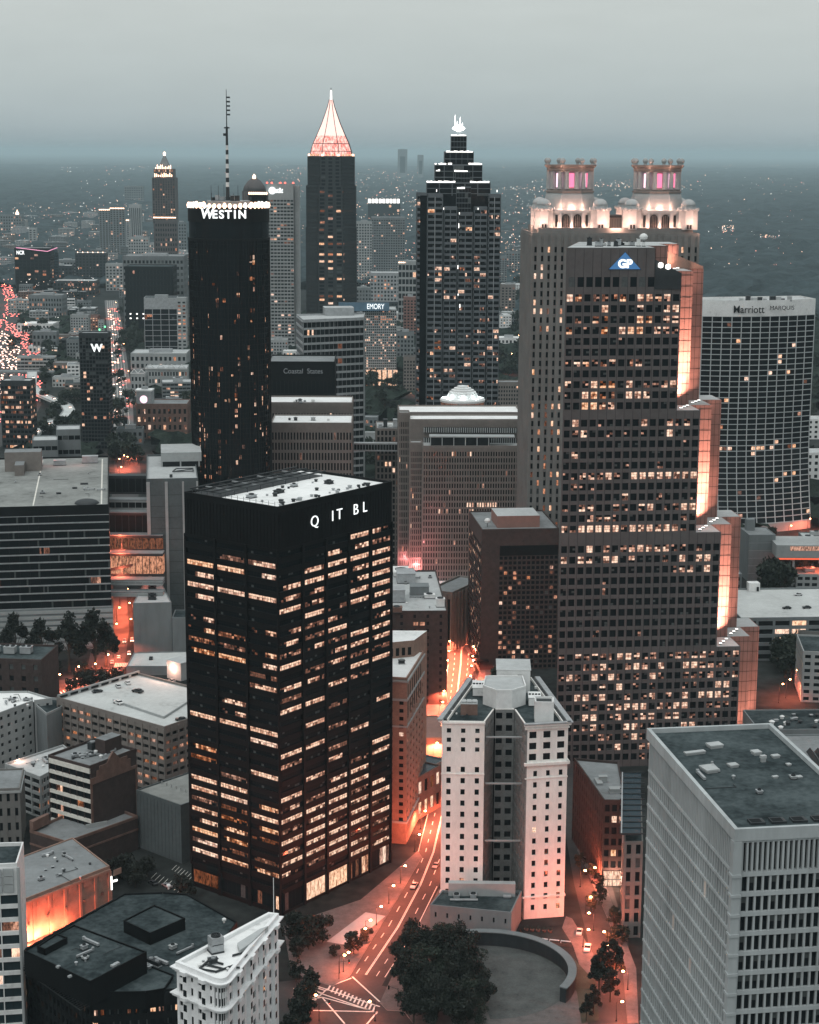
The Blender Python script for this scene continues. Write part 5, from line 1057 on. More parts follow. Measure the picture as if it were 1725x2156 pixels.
# roofs behind the concrete block
x,h=Py(1611,1548,640); x=Pz(1611,1548,30)[0]; q=Pz(1611,1551,30); P=rect(q[0]-2,q[1]-70,3,60,70)
b=Bld('low_building','broad blue grey roof with dark ridged skylights right behind the concrete office block','building',*P[0],M['conc'],M['blue']); b.rmat=M['roofg']; b.tier(P,0,30,{},ph=.7)
for i in range(7):
    sk=b.part('skylight',[M['dmetal'],M['black']]); x0,y0=P[0][0]+14+i*3.0,P[0][1]+18-0*i; 
    i0=len(sk.v); sk.v+=[(x0,y0,30.2),(x0+2.8,y0,30.2),(x0+2.8,y0+34,30.2),(x0,y0+34,30.2),(x0+1.4,y0,31.8),(x0+1.4,y0+34,31.8)]; sk.f+=[(i0,i0+1,i0+4),(i0+1,i0+2,i0+5,i0+4),(i0+2,i0+3,i0+5),(i0+3,i0,i0+4,i0+5)]; sk.m+=[0]*4
b.finish()
q=Pz(1615,1543,26); P=rect(q[0]-3,q[1]+2,3,60,26); b=Bld('low_building','dark roof cluttered with small machines behind the blue grey ridged roof','building',*P[0],M['conc'],M['roofd']); b.tier(P,0,26,{},ph=.6)
vents(b,[(1620,1506),(1722,1536)],26.15,16,(.4,.9)); b.finish()
x,y,h=HB(1692,1375,1478); P=rect(x,y,-6,40,30); b=Bld('office_block','pale block with dark square windows cut by the right edge below the garage','office block',*P[0],M['pale'],M['roofd']); b.tier(P,0,h,{0:dict(n=(9,7),wf=.6,hf=.5,pp=.1,lit=0.),3:dict(n=(7,7),wf=.6,hf=.5,pp=.1,lit=0.)},ph=.9); b.finish()
x,y,h=HB(1687,1337,1400); P=rect(x,y+4,-6,40,24); b=Bld('old_building','grey stone building with a recessed dark roof just below the right garage','building',*P[0],M['greygran'],M['roofd']); b.tier(P,0,h,{0:dict(n=(9,5),wf=.35,hf=.5,pp=.1,lit=0.),3:dict(n=(6,5),wf=.35,hf=.5,lit=0.)},ph=1); b.finish()
x,y,h=HB(1560,1305,1392); P=rect(x,y,4,60,62)
b=Bld('parking_garage','grey parking garage with pale glowing curved decks and few cars on top','garage',*P[0],M['conc'],M['deck'],wm=[M['core'],L1,L1,L2,M['core']])
b.tier(P,0,h,{0:dict(n=(7,5),wf=.86,hf=.6,pp=.1,lit=["...o...","..oo.d.","..oo.d.","..oo...","..oo..."])},ph=1,rec=.9); 
LIGHTS.append((x+19,y+12,5,500,'w',.4)); lh=b.part('lift_house',[M['white'],M['core']]); q=Pz(1577,1246,h); lh.rbox(*q,4,6,5,h,h+4.6); lh.rbox(q[0]+4.2,q[1]-.1,4,1.2,.3,h+.3,h+2.6,1)
b.finish(); RG=(P,h)
x,y,h=HB(1578,1128,1224); b=Bld('plant_building','plain grey concrete cube in front of the curved hotel plinth','building',x,y,M['conc'],M['roofg']); P=rect(x,y,4,16,22); b.tier(P,0,h,{},ph=.5,rec=.3)
jp=b.part('wall_panels',[M['pale']]); 
for j in range(6): jp.rbox(P[0][0],P[0][1]-.08,4,15.9,.1,j*h/6+.1,j*h/6+.3)
pq=b.part('penthouse',[M['conc'],M['roofg']]); pq.rbox(P[0][0]+1,P[0][1]+14,4,5,5,h,h+7); b.finish()
x,y,h=HB(1636,1148,1235); e=empty('drive_canopy',x,y); tag(e,'wide pale hotel canopy with a red light line over parked cars','canopy')
m=MB(); m.box(0,0,h-7.5,70,26,h,0); m.build('roof',[M['pale']],e); m=MB(); m.box(.5,-.25,h-8.6,70,0,h-7.7,0); m.build('light_line',[glow('red_line',(1,.16,.08),.9)],e)
m=MB(); m.box(8,-.15,h-3.2,70,0,h-.6); m.build('window_band',[L2],e)
for i in range(3): m=MB(); m.box(10+i*20,1,0,11.2+i*20,2.2,h-7.5); m.build('column',[M['pale']],e)
LIGHTS.append((x+24,y+6,h-12,1800,'o',.4)); LIGHTS.append((x+44,y+6,h-12,1800,'o',.4))
for (u0,u1,vt,vb,lab) in ((1702,1760,884,925,'white apartment block topmost at the right edge beside the curved hotel'),(1700,1760,955,1010,'white apartment block with dark windows lower at the right edge'),):
    x,y,h=HB(u0,vt,vb); b=Bld('apartment_block',lab,'apartment block',x,y,M['white'],M['roofl']); b.tier(rect(x,y,6,26,20),0,h,{0:dict(n=(5,4),wf=.5,hf=.5,pp=.1,lit=.05),3:dict(n=(5,4),wf=.5,hf=.5,lit=0.)},ph=.8); b.finish()
# ---- far and middle background: u0,u1,v top,v foot (may be hidden),material,window columns,rows,lit share,name,label
BG=[
(0,64,803,945,'dmetal',8,13,.5,'office_block','dark glass office with glowing floors and a framed roof at the left edge',dict(wf=.9,hf=.55,sub=(3,1),wm=1)),
(166,226,703,945,'dmetal',9,30,.1,'hotel_tower','slim dark glass hotel tower carrying one white letter',dict(wf=.9,hf=.72,wm=1)),
(303,372,628,752,'metal',4,9,.05,'office_block','white gridded block of large dark windows left of the round hotel',dict(wf=.93,hf=.9,sub=(3,2),mt=13,wm=1)),
(372,392,628,752,'pale',2,16,.75,'stair_tower','pale strip of stacked lit landings beside the white gridded block',dict(wf=.6,hf=.5)),
(275,392,745,778,'pale',12,2,.1,'podium_block','long pale podium under the white gridded block',dict()),
(306,394,776,825,'pale',14,3,.1,'civic_hall','long hall edged with a row of small white gables',dict(gable=1)),
(275,306,786,836,'pale',4,3,.3,'civic_hall','small hall with a white crossed truss front and lit windows',dict(gable=1)),
(287,394,852,925,'brick',10,4,.45,'brick_hall','dark hipped roof hall with a bright row of arched windows',dict(wf=.5,hf=.6,sub=(2,2))),
(287,318,824,850,'metal',1,1,.0,'clock_tower','square cabin with a round pink lit window on the hipped hall',dict(base=1,pink=1)),
(30,104,523,622,'black',9,14,.14,'office_block','black glass office with a pink neon roof line and white letters',dict(wf=.9,hf=.6,wm=1)),
(104,121,527,612,'blue',3,14,.0,'office_block','blue glass side wing of the neon edged black office',dict(wf=.9,hf=.7)),
(0,44,452,492,'conc',8,6,.2,'apartment_block','hazy low block with a tiny lit cupola at the far left',dict(cup=1)),
(60,76,480,520,'pale',2,8,.05,'apartment_block','hazy slim pale block behind the neon edged office',dict()),
(40,66,600,626,'conc',6,4,.3,'low_building','low dark wing under the neon edged office',dict()),
(60,130,622,676,'conc',12,5,.12,'office_block','wide dark low block below the neon edged office',dict()),
(36,112,682,700,'white',10,2,.05,'low_building','long low white roofed shed by the freeway',dict()),
(68,118,700,742,'conc',6,3,.05,'low_building','square grey roofed hall right of the freeway bend',dict()),
(116,146,706,735,'beige',5,4,.55,'parking_garage','small garage with bright tan decks near the freeway',dict(wf=.86,hf=.5)),
(148,186,664,712,'pale',7,8,.25,'apartment_block','grey gridded block with a lit lattice left of the green lamps',dict()),
(188,206,665,706,'redgran',3,9,.6,'apartment_block','narrow copper lit block beside the green lamps',dict()),
(207,218,676,720,'metal',2,10,.05,'stair_tower','thin dark tower shaft with green lamps at its foot',dict(green=1)),
(144,216,702,715,'pale',14,2,.7,'parking_garage','long bright garage deck behind the grey gridded flats',dict(wf=.8,hf=.6)),
(140,219,716,772,'conc',13,7,.04,'apartment_block','wide grey flats of regular dark windows above the slim hotel tower',dict(wf=.55,hf=.55)),
(158,222,533,592,'dmetal',9,9,.12,'office_block','dark block with roof lamps right of the neon edged office',dict(lamps=1)),
(120,160,548,590,'conc',6,6,.08,'office_block','hazy grey block just right of the neon edged office',dict()),
(112,200,592,622,'dmetal',12,3,.4,'office_block','long dark low block with one bright window row',dict()),
(84,150,560,600,'dmetal',9,5,.1,'office_block','dark low block tucked behind the neon edged office',dict()),
(222,258,556,612,'pale',5,8,.3,'apartment_block','pale block with coral lit lower floors near the avenue',dict()),
(258,386,540,700,'conc',16,12,.1,'office_block','broad hazy grey office behind the dark one with lamp row',dict(wf=.6,hf=.5)),
(263,364,562,712,'black',14,12,.02,'office_block','broad black office with a row of paired lamps across it',dict(lampband=1)),
(366,392,562,640,'pale',5,10,.1,'office_block','pale gridded block edge left of the round hotel',dict()),
(208,246,440,534,'conc',6,22,.06,'office_tower','hazy grey tower with a lit roof at the left skyline',dict(lit_top=1)),
(240,272,462,534,'metal',5,16,.12,'office_tower','hazy tower with a bright terrace band left of the slim white tower',dict(lit_top=1)),
(231,262,437,540,'conc',5,22,.1,'office_tower','hazy tower with a glowing rooftop left of the slim white tower',dict(lit_top=1)),
(271,296,431,520,'pale',6,1,.0,'office_tower','slim white tower of vertical fins on the left skyline',dict(wf=.5,hf=.9)),
(262,300,392,432,'conc',8,8,.0,'office_tower','faint square tower dissolving in haze above the slim white tower',dict()),
(270,312,500,560,'pale',8,9,.05,'apartment_block','stepped pale flats below the slim white tower',dict()),
(312,345,512,545,'pale',6,5,.05,'apartment_block','low pale flats at the foot of the pointed tower',dict()),
(345,392,528,545,'pale',9,3,.3,'parking_garage','low lit deck right of the pointed tower foot',dict()),
(326,372,465,545,'granite',9,14,.06,'office_tower','broad darker lower stage of the pointed skyline tower',dict()),
(370,392,468,540,'conc',4,10,.05,'office_tower','hazy tower edge beside the round hotel',dict()),
(618,632,560,700,'pale',3,14,.4,'apartment_block','pale sliver of a block between globe signed slab and tallest tower',dict()),
(775,843,418,466,'black',8,5,.2,'office_tower','dark tower wearing a brilliant white crown band',dict(crownlit=1)),
(782,853,458,600,'conc',14,26,.1,'office_tower','grey hazy slab standing before the white crowned tower',dict(wf=.6,hf=.5)),
(750,784,467,600,'pale',6,22,.08,'office_tower','pale gridded tower right of the tallest skyscraper',dict()),
(780,850,575,650,'metal',10,9,.2,'apartment_block','low dark flats with lit stairs below the grey hazy slab',dict()),
(750,782,606,650,'conc',5,5,.2,'apartment_block','short dark block right of the tallest skyscraper foot',dict()),
(839,877,551,690,'pale',5,9,.1,'apartment_block','white framed flats with a glowing top left of the stepped skyscraper',dict(lit_top=1,wf=.8,hf=.7)),
(850,878,626,720,'redgran',4,14,.05,'apartment_block','dull brown slab left of the stepped skyscraper',dict()),
(750,838,636,652,'dmetal',12,2,.0,'low_building','dark low roof behind the blue lettered block',dict()),
(838,858,314,345,'conc',4,6,.0,'office_tower','ghostly tower alone on the far horizon',dict()),
(880,892,326,346,'conc',3,4,.0,'office_tower','ghostly smaller tower beside it on the far horizon',dict()),
(1056,1086,600,662,'beige',4,10,.12,'apartment_block','tan slab with a column of lit windows right of the stepped skyscraper',dict()),
(1066,1096,530,580,'conc',5,9,.08,'apartment_block','hazy twin flats right of the stepped skyscraper',dict()),
(1052,1068,540,600,'conc',3,12,.08,'apartment_block','hazy slim flats touching the stepped skyscraper edge',dict()),
(1056,1100,658,690,'pale',7,5,.1,'office_block','low pale gridded office right of the stepped skyscraper',dict()),
(1048,1096,712,735,'white',6,2,.2,'low_building','white roofed hall beside the bright street right of the stepped skyscraper',dict()),
(1049,1098,806,870,'beige',9,7,.03,'office_block','tan office peeping between stepped skyscraper and crowned tower',dict()),
(564,606,716,760,'pale',7,6,.1,'apartment_block','grey stepped flats between round hotel and black lettered block',dict()),
(596,630,740,765,'white',5,3,.3,'low_building','low white building right of the grey stepped flats',dict()),
(870,905,735,790,'conc',6,6,.03,'office_block','grey sloped block below the dull brown slab',dict()),
(850,875,752,830,'beige',4,10,.1,'apartment_block','tan corner flats lit pink at the foot left of the stepped skyscraper',dict()),
(836,872,700,760,'conc',5,6,.05,'office_block','grey block behind the tan corner flats',dict()),
(760,795,880,905,'conc',4,2,.2,'low_building','low dark roof in the park gap between the tan slabs',dict()),
(800,842,896,912,'white',5,2,.2,'low_building','pale roof deck with machines above the stacked balconies',dict()),
(745,795,934,962,'white',5,3,.2,'low_building','small white building with dark windows under the glazed footbridge',dict()),
(110,164,796,815,'deck',8,2,.3,'parking_garage','curved white roofed garage with lit decks near the freeway ramp',dict()),
(112,160,765,790,'beige',6,2,.7,'shop','brightly lit shops behind the curved garage',dict()),
(60,110,730,742,'white',6,1,.3,'low_building','small white shed with a pale green lit canopy by the freeway',dict()),
(160,205,745,775,'pale',6,2,.3,'low_building','cluster of pale low roofs above the slim hotel tower',dict()),
(245,300,905,935,'conc',5,2,.1,'low_building','low dark block beside the avenue bend',dict()),
]
M['deck_']=M['deck']
for k,(u0,u1,vt,vb,mt_,nx,nz,lt_,nm,lab,op) in enumerate(BG):
    yb=Pz((u0+u1)/2,vb)[1] if vb>345 else 11000
    if 'far horizon' in lab: yb=17000; nx=1; nz=1
    if lab.startswith('broad darker'): yb=3300
    if op.get('base'): yb=Pz(300,925)[1]+6
    x0,h=Py(u0,vt,yb); x1,_=Py(u1,vt,yb); w=x1-x0; d=min(max(14,w*.7),55)
    if h<5: h=5
    ang=R.choice((-3,0,2,4)) if w<60 else 1
    wm=[GB,L1,L2,L3,BL] if op.get('wm') else WM
    b=Bld(nm,lab,{'office_tower':'office tower','hotel_tower':'hotel','stair_tower':'tower'}.get(nm,nm.replace('_',' ')),x0,yb,M[mt_],M[R.choice(('roofl','roofg','roofg','roofd'))] if mt_!='white' else M['roofw'],wm=wm)
    P=rect(x0,yb,ang,w,d); px=(u1-u0)/nx
    inst=px>=4.4
    f=dict(n=(nx,nz),wf=op.get('wf',.55),hf=op.get('hf',.55),pp=.12,sp=0,lit=lt_*.75,sub=op.get('sub',(1,1)),mt=op.get('mt',min(3,h*.08)),inst=inst)
    b.tier(P,0,h,{0:f,3:dict(f,n=(max(2,nx//2),nz)),1:dict(f,n=(max(2,nx//2),nz),inst=False)},ph=.9,rec=.5)
    s=yb/F
    if op.get('lit_top') or op.get('crownlit'):
        q=b.part('crown_light',[M['pgl'] if op.get('lit_top') else M['wgl']]); hh=9*s if op.get('crownlit') else 2.2*s
        for i in range(9): q.box(x0+w*i/9+.4*s,yb-.6,h-hh,x0+w*(i+.8)/9,yb-.1,h-.3*s)
    if op.get('lamps'):
        for i in range(6): q=b.part('roof_lamp',[M['pgl']]); q.lathe([(.5,h+1),(.9,h+2.2),(.3,h+3)],6,x0+w*(i+.5)/6,yb+1)
    if op.get('lampband'):
        for i in range(7): q=b.part('wall_lamp',[M['wgl']]); xx=x0+w*(i+.7)/7.4; zz=Py(300,662,yb)[1]; q.box(xx-1,yb-.6,zz,xx+1,yb-.2,zz+1.6); q.box(xx-1.1,yb-.6,zz-6,xx+1.1,yb-.2,zz-4.4)
    if op.get('green'):
        for i in range(5): q=b.part('wall_lamp',[M['ggl']]); q.lathe([(.3,3+i*4),(1.4,4.4+i*4),(.3,6+i*4)],6,x0-3+R.uniform(0,16),yb-1)
    if op.get('cup'):
        q=b.part('cupola',[M['pgl'],M['conc']]); q.lathe([(5,h),(5,h+6),(2,h+10),(.3,h+16)],8,x0+w*.8,yb+8)
    if op.get('pink'):
        q=b.part('round_window',[M['pkl'],M['white']]); zz=h*.93; q.lathe([(.05,0),(3.4,0)],18); q.v=[(x0+w/2+a,yb-.5,h-7+c) for a,c,_ in q.v]; q.box(x0-1,yb-.8,h,x0+w+1,yb+d,h+1.2,1)
    if op.get('gable'):
        q=b.part('gable_row',[M['white']]); n_=max(2,int(w/9))
        for i in range(n_):
            a=x0+w*i/n_; c=x0+w*(i+1)/n_; m_=(a+c)/2; q.tube((a,yb-.4,h),(m_,yb-.4,h+4.4),.5,4); q.tube((m_,yb-.4,h+4.4),(c,yb-.4,h),.5,4); q.tube((a,yb-.4,h),(c,yb-.4,h),.5,4)
    if not op.get('crownlit') and h>8 and k%2==0 and u1-u0>18:
        q=b.part('penthouse',[M['metal'],M['roofg']]); q.rbox(x0+w*.3,yb+d*.3,ang,w*.4,d*.4,h,h+3.5,0,1)
    b.finish()
    if nm=='hotel_tower' and 'one white letter' in lab: text('W','sign_letters',b.e,(b.x,b.y),(Py(204,733,yb)[0],yb-.8,Py(204,733,yb)[1]),0,9,M['sgn'],.1,bold=.3)
    if 'pink neon' in lab:
        text('NCR','sign_letters',b.e,(b.x,b.y),(Py(43,532,yb)[0],yb-.8,Py(43,532,yb)[1]),0,9,M['sgn'],.1,bold=.3,width=14)
        ln=MB(); pts=[(34,521),(112,529),(121,524)]; zz=[Py(u,v,yb) for u,v in ((34,521),(100,529),(121,521))]
        for a_,c_ in zip(zz,zz[1:]): ln.tube((a_[0]-b.x,-1,a_[1]),(c_[0]-b.x,-1,c_[1]),.55,5)
        ln.build('neon_line',[M['pln']],b.e)
# pointed tower on the left skyline
Y=3330.; X=lambda u:Py(u,420,Y)[0]; Zv=lambda v:Py(345,v,Y)[1]; xc=X(345)
b=Bld('skyscraper','pointed granite tower with a lit crown on the left skyline','skyscraper',xc,Y,M['granite'],M['dmetal'])
P=[(X(321),Y),(X(369),Y),(X(369),Y+42),(X(321),Y+42)]; b.tier(P,Zv(470),Zv(375),{0:dict(n=(9,18),wf=.5,hf=.6,pp=.3,lit=.14,inst=False),3:dict(n=(4,18),wf=.5,hf=.6,lit=.1,inst=False)},ph=1.)
P2=inset(P,3); b.tier(P2,Zv(375),Zv(356),{0:dict(n=(9,3),wf=.5,hf=.7,pp=.3,lit=.7,inst=False)},ph=.5); b.w.prism(inset(P,1),0,Zv(470),0)
cw=b.part('crown_light',[M['pgl']]); 
for i in range(22): cw.box(X(322)+i*1.9,Y-.8,Zv(459),X(322)+i*1.9+1.3,Y-.2,Zv(459)+2); 
for i in range(10): cw.box(X(326)+i*3.4,Y+2,Zv(372),X(326)+i*3.4+1.4,Y+2.8,Zv(372)+R.uniform(3,7)); cw.box(X(328)+i*3.0,Y+4,Zv(356),X(328)+i*3.0+1.2,Y+5,Zv(356)+R.uniform(3,8))
sp=b.part('spire',[M['conc'],M['pgl']]); sp.lathe([(17*Y/F*.9,Zv(356)),(12*Y/F,Zv(345)),(6*Y/F,Zv(333)),(2.4*Y/F,Zv(327))],4,xc,Y+21,0,math.pi/4); sp.lathe([(2,Zv(328)),(2.4,Zv(322)),(.3,Zv(319))],6,xc,Y+21,1); b.finish()
# domed dark tower behind the round hotel
Y=2500.; X=lambda u:Py(u,400,Y)[0]; Zv=lambda v:Py(535,v,Y)[1]
b=Bld('skyscraper','dark domed tower with a tiny spire half hidden behind the round hotel','skyscraper',X(536),Y,M['granite'],M['dmetal'])
b.w.lathe([(26*Y/F,0),(26*Y/F,Zv(402)),(24*Y/F,Zv(402))],16,X(536),Y); d=b.part('dome',[M['granite']],smooth=True); d.lathe([(24*Y/F,Zv(402)),(22*Y/F,Zv(393)),(14*Y/F,Zv(381)),(4*Y/F,Zv(374)),(1.5*Y/F,Zv(367))],16,X(536),Y)
q=b.part('crown_light',[M['pgl']]); q.lathe([(2.2,Zv(376)),(2,Zv(370)),(.2,Zv(366))],6,X(536),Y-3); b.finish()
Y=1500.; X=lambda u:Py(u,400,Y)[0]; z=Py(540,412,Y)[1]; b=Bld('office_tower','dark flat topped tower with coral roof lamps right behind the round hotel','office tower',X(524),Y,M['black'],M['roofd']); b.tier([(X(524),Y),(X(561),Y),(X(561),Y+20),(X(524),Y+20)],0,z,{0:dict(n=(6,50),wf=.8,hf=.6,pp=.1,lit=.03,inst=False)},ph=1)
for i in range(9): q=b.part('roof_lamp',[M['pgl']]); q.lathe([(.5,z+1),(.9,z+2),(.3,z+3)],6,X(525)+i*1.75,Y)
b.finish()
Y=2350.; e=empty('radio_mast',Py(629,361,Y)[0],Y); tag(e,'thin grey radio mast right of the globe signed slab','mast'); m=MB(); zt_=Py(629,361,Y)[1]; m.tube((0,0,0),(0,0,zt_*.8),1.6,6,0,1.2); m.tube((0,0,zt_*.8),(0,0,zt_),.7,5,0,.2); m.build('shaft',[M['metal']],e)
# ================================================================ ground, roads
def sheet(name,poly,z,mat,kind='structure'):
    m=MB(); m.face([(*p,z) for p in poly]); o=m.build(name,[mat]); o['kind']=kind; return o
def px(*uv,z=0): return [Pz(u,v,z) for u,v in uv]
sheet('ground',[(-30000,-500),(30000,-500),(30000,120000),(-30000,120000)],0,M['soil'])
def ribbon(name,pts,w,z,mat):
    m=MB(); L=[];Rr=[]
    for i,p in enumerate(pts):
        a=Vector(pts[max(0,i-1)]); c=Vector(pts[min(len(pts)-1,i+1)]); d=(c-a).normalized(); n=Vector((-d.y,d.x)); ww=w[i] if isinstance(w,list) else w
        zz=z[i] if isinstance(z,list) else z
        L.append((*(Vector(p)+n*ww/2),zz)); Rr.append((*(Vector(p)-n*ww/2),zz))
    for i in range(len(pts)-1): m.face([Rr[i],Rr[i+1],L[i+1],L[i]])
    o=m.build(name,[mat]); o['kind']='structure'; return L,Rr
AV=[(-34,455),(-22,487),(-12.6,520),(-3,555),(4.6,590),(9.5,620),(14,665),(21,780),(26,865),(36,1100),(52,1420),(70,1750)]
aw=[16,16,13,13,12.5,12,12,12.5,13.5,14,14,14]
Lft,Rgt=ribbon('road',AV,aw,.02,M['asphalt'])
ST2=[(54,470),(61,500),(65,546),(64.6,592),(66,667),(74,760)]; ribbon('road',ST2,13,.024,M['asphalt'])
SP=[(-118,640),(-146,830),(-158,930),(-172,1010),Pz(270,1000),Pz(258,900),Pz(255,865),Pz(254,823),Pz(250,777),Pz(244,710),Pz(234,632)]; ribbon('road',SP,[16,18,18,18,20,22,24,24,22,22,22],.03,M['asphalt']); ribbon('road',SP[5:],[20,23,23,22,22,22],.044,M['asphalt2'])
ribbon('road',[(-225,795),(-170,822),(-140,845)],18,.034,M['asphalt'])
sheet('road',px((520,2075),(640,2062),(735,2062),(850,2085),(880,2156),(890,2190),(560,2190)),.028,M['asphalt'])
ribbon('road',[(-60,1120),(40,1130),(150,1100),(300,1140)],14,.036,M['asphalt'])
ribbon('road',[(-10,1640),(60,1650),(120,1600)],12,.036,M['asphalt']); ribbon('road',[(120,1500),(150,1900),(180,2400)],14,.036,M['asphalt'])
FW=[Pz(-12,598),Pz(20,600),Pz(40,640),Pz(38,668),Pz(70,700),Pz(90,738),Pz(90,770),Pz(64,795),Pz(80,812),Pz(88,850),Pz(60,905),Pz(-30,960),Pz(-60,800)]
sheet('freeway',FW,.04,M['asphalt'])
# pavements with kerbs
def pavement(uv,name='pavement',h=.14,m='pave'):
    mb=MB(); mb.prism(px(*uv),.0,h,0,1); o=mb.build(name,[M['curb'],M[m]]); o['kind']='structure'
pavement([(612,2040),(640,2060),(700,2077),(736,2057),(848,1875),(889,1805),(880,1792),(818,1846),(760,1895),(597,1950)])
pavement([(860,1985),(926,1870),(928,1935),(905,1968),(880,2010)])
pavement([(1192,1930),(1205,1935),(1250,2010),(1262,2060),(1230,2060),(1206,1990),(1180,1965)])
pavement([(1216,1790),(1240,1700),(1262,1830),(1276,1866),(1316,1976),(1340,2040),(1345,2156),(1322,2156),(1310,2020),(1280,1935),(1235,1830)])
pavement([(800,2112),(838,2030),(880,2010),(905,1990),(1076,1988),(1200,2040),(1235,2120),(1240,2180),(890,2180),(850,2130),(815,2128)],m='pave')
pavement([(870,1395),(938,1398),(936,1500),(926,1560),(906,1640),(893,1640),(896,1560)])
pavement([(985,1500),(1010,1415),(960,1330),(1000,1330),(1060,1425),(1020,1520)])
sheet('plaza_terrace',px((688,1984),(736,1992),(812,1930),(770,1922)),.18,M['pale'])
# painted lines
ml=MB(); 
def line(a,c,w=.35,z=.045):
    a,c=Vector(a),Vector(c); d=(c-a).normalized(); n=Vector((-d.y,d.x))*w/2; ml.face([(*(a-n),z),(*(c-n),z),(*(c+n),z),(*(a+n),z)])
def lane(i0,i1,f,w=.3,dash=None):
    for i in range(i0,i1):
        a=Vector(Rgt[i][:2]).lerp(Vector(Lft[i][:2]),f); c=Vector(Rgt[i+1][:2]).lerp(Vector(Lft[i+1][:2]),f)
        if not dash: line(a,c,w)
        else:
            l=(c-a).length; k=int(l/dash)
            for j in range(k): line(a.lerp(c,j/k),a.lerp(c,(j+.4)/k),w)
lane(2,9,.5,.28); lane(2,9,.53,.22); lane(2,9,.75,.26,9); lane(2,9,.25,.26,9); lane(2,4,.04,.3); lane(2,8,.97,.2)
for a,c in (((742,2057),(800,2110)),((640,2068),(800,2120)),((640,2080),(792,2132)),((622,2110),(668,2070)),((640,2128),(690,2082)),((678,2100),(795,2132)),((678,2100),(726,2156)),((660,2128),(795,2131)),((795,2131),(770,2160)),((648,2108),(678,2100)),((618,2082),(645,2078)),((700,2075),(740,2060))): line(Pz(*a),Pz(*c),.5,.05)
for i in range(13): f=i/12; line(Pz(700+95*f-4,2076+42*f-1),Pz(690+95*f,2086+44*f),.55,.055)
for i in range(6): f=i/5; line(Pz(660-30*f,2078+26*f),Pz(684-30*f,2086+28*f),.55,.055)
for k in range(-2,3):
    for i in range(5,10):
        a,c=Vector(SP[i]),Vector(SP[i+1]) if i+1<len(SP) else Vector(SP[i]); d=(c-a).normalized() if (c-a).length else Vector((0,1)); n=Vector((d.y,-d.x)); line(a+n*k*3.4,c+n*k*3.4,.4,.065)
for i in range(9): line(Pz(250-6+i*3.4,1396),Pz(248-6+i*3.4,1404),.6,.055); line(Pz(98+i*7,1462-i*1.5),Pz(104+i*7,1468-i*1.5),.7,.055)
for i in range(9): line(Pz(330+i*8,1838+i*4.2),Pz(318+i*8,1850+i*4.2),.18,.03)
for i in range(7): line(Pz(372+i*6,1822+i*3.4),Pz(362+i*6,1832+i*3.4),.18,.03)
o=ml.build('road_markings',[M['paint']]); o['kind']='structure'
# freeway ramp as a raised deck with side walls
rp=[Pz(68,790,4),Pz(66,815,6),Pz(84,830,8),Pz(115,841,9),Pz(140,852,9),Pz(146,862,9),Pz(138,874,9),Pz(110,888,8),Pz(80,908,7),Pz(60,930,6)]
m=MB()
for i in range(len(rp)-1):
    a,c=Vector(rp[i]),Vector(rp[i+1]); d=(c-a).normalized(); n=Vector((-d.y,d.x)); z=8.+.03*i
    m.hexa([(*(a-n*5.5),z-1.2),(*(c-n*5.5),z-1.2),(*(c+n*5.5),z-1.2),(*(a+n*5.5),z-1.2)],[(*(a-n*5.5),z),(*(c-n*5.5),z),(*(c+n*5.5),z),(*(a+n*5.5),z)],0)
    for s in (-1,1): m.hexa([(*(a+n*5.5*s),z),(*(c+n*5.5*s),z),(*(c+n*(5.5*s-.4*s)),z),(*(a+n*(5.5*s-.4*s)),z)],[(*(a+n*5.5*s),z+1.1),(*(c+n*5.5*s),z+1.1),(*(c+n*(5.5*s-.4*s)),z+1.1),(*(a+n*(5.5*s-.4*s)),z+1.1)],1)
    m.tube((*a,0),(*a,z-1.2),1.,6,1)
o=m.build('freeway_ramp',[M['deck'],M['pale']]); o['kind']='structure'
x,y=Pz(-20,795); m=MB(); a,c=Pz(-20,797),Pz(122,793); m.rbox(a[0],a[1],0,(c[0]-a[0]),14,6,8); 
for i in range(5): m.box(a[0]+i*(c[0]-a[0])/4,a[1]+5,0,a[0]+i*(c[0]-a[0])/4+2,a[1]+8,6)
o=m.build('overpass',[M['conc']]); tag(o,'flat concrete overpass crossing the jammed freeway','overpass')
# park: curved wall, lawn, paved round
cx,cy=24.5,516.; m=MB(); N=28; r0,r1=25.2,27.2
for i in range(N):
    a0,a1=[math.radians(104-(104+32)*(i+k)/N) for k in (0,1)]
    q=[(cx+r*math.cos(a),cy+r*math.sin(a)) for r,a in ((r0,a0),(r1,a0),(r1,a1),(r0,a1))]
    m.hexa([(*p,0) for p in q],[(*p,4.6) for p in q],0,1)
    q=[(cx+r*math.cos(a),cy+r*math.sin(a)) for r,a in ((r0-.3,a0),(r1+.3,a0),(r1+.3,a1),(r0-.3,a1))]
    m.hexa([(*p,4.62) for p in q],[(*p,4.95) for p in q],1)
o=m.build('park_wall',[M['dmetal'],M['conc']]); tag(o,'curved park wall with a pale coping around a paved plaza','wall')
sheet('plaza',[(cx+25*math.cos(math.radians(a)),cy+25*math.sin(math.radians(a))) for a in range(-90,105,8)],.19,M['plaza'])
sheet('lawn',px((1100,2010),(1200,2010),(1255,2070),(1262,2150),(1225,2156),(1215,2090),(1185,2040)),.17,M['grass'])
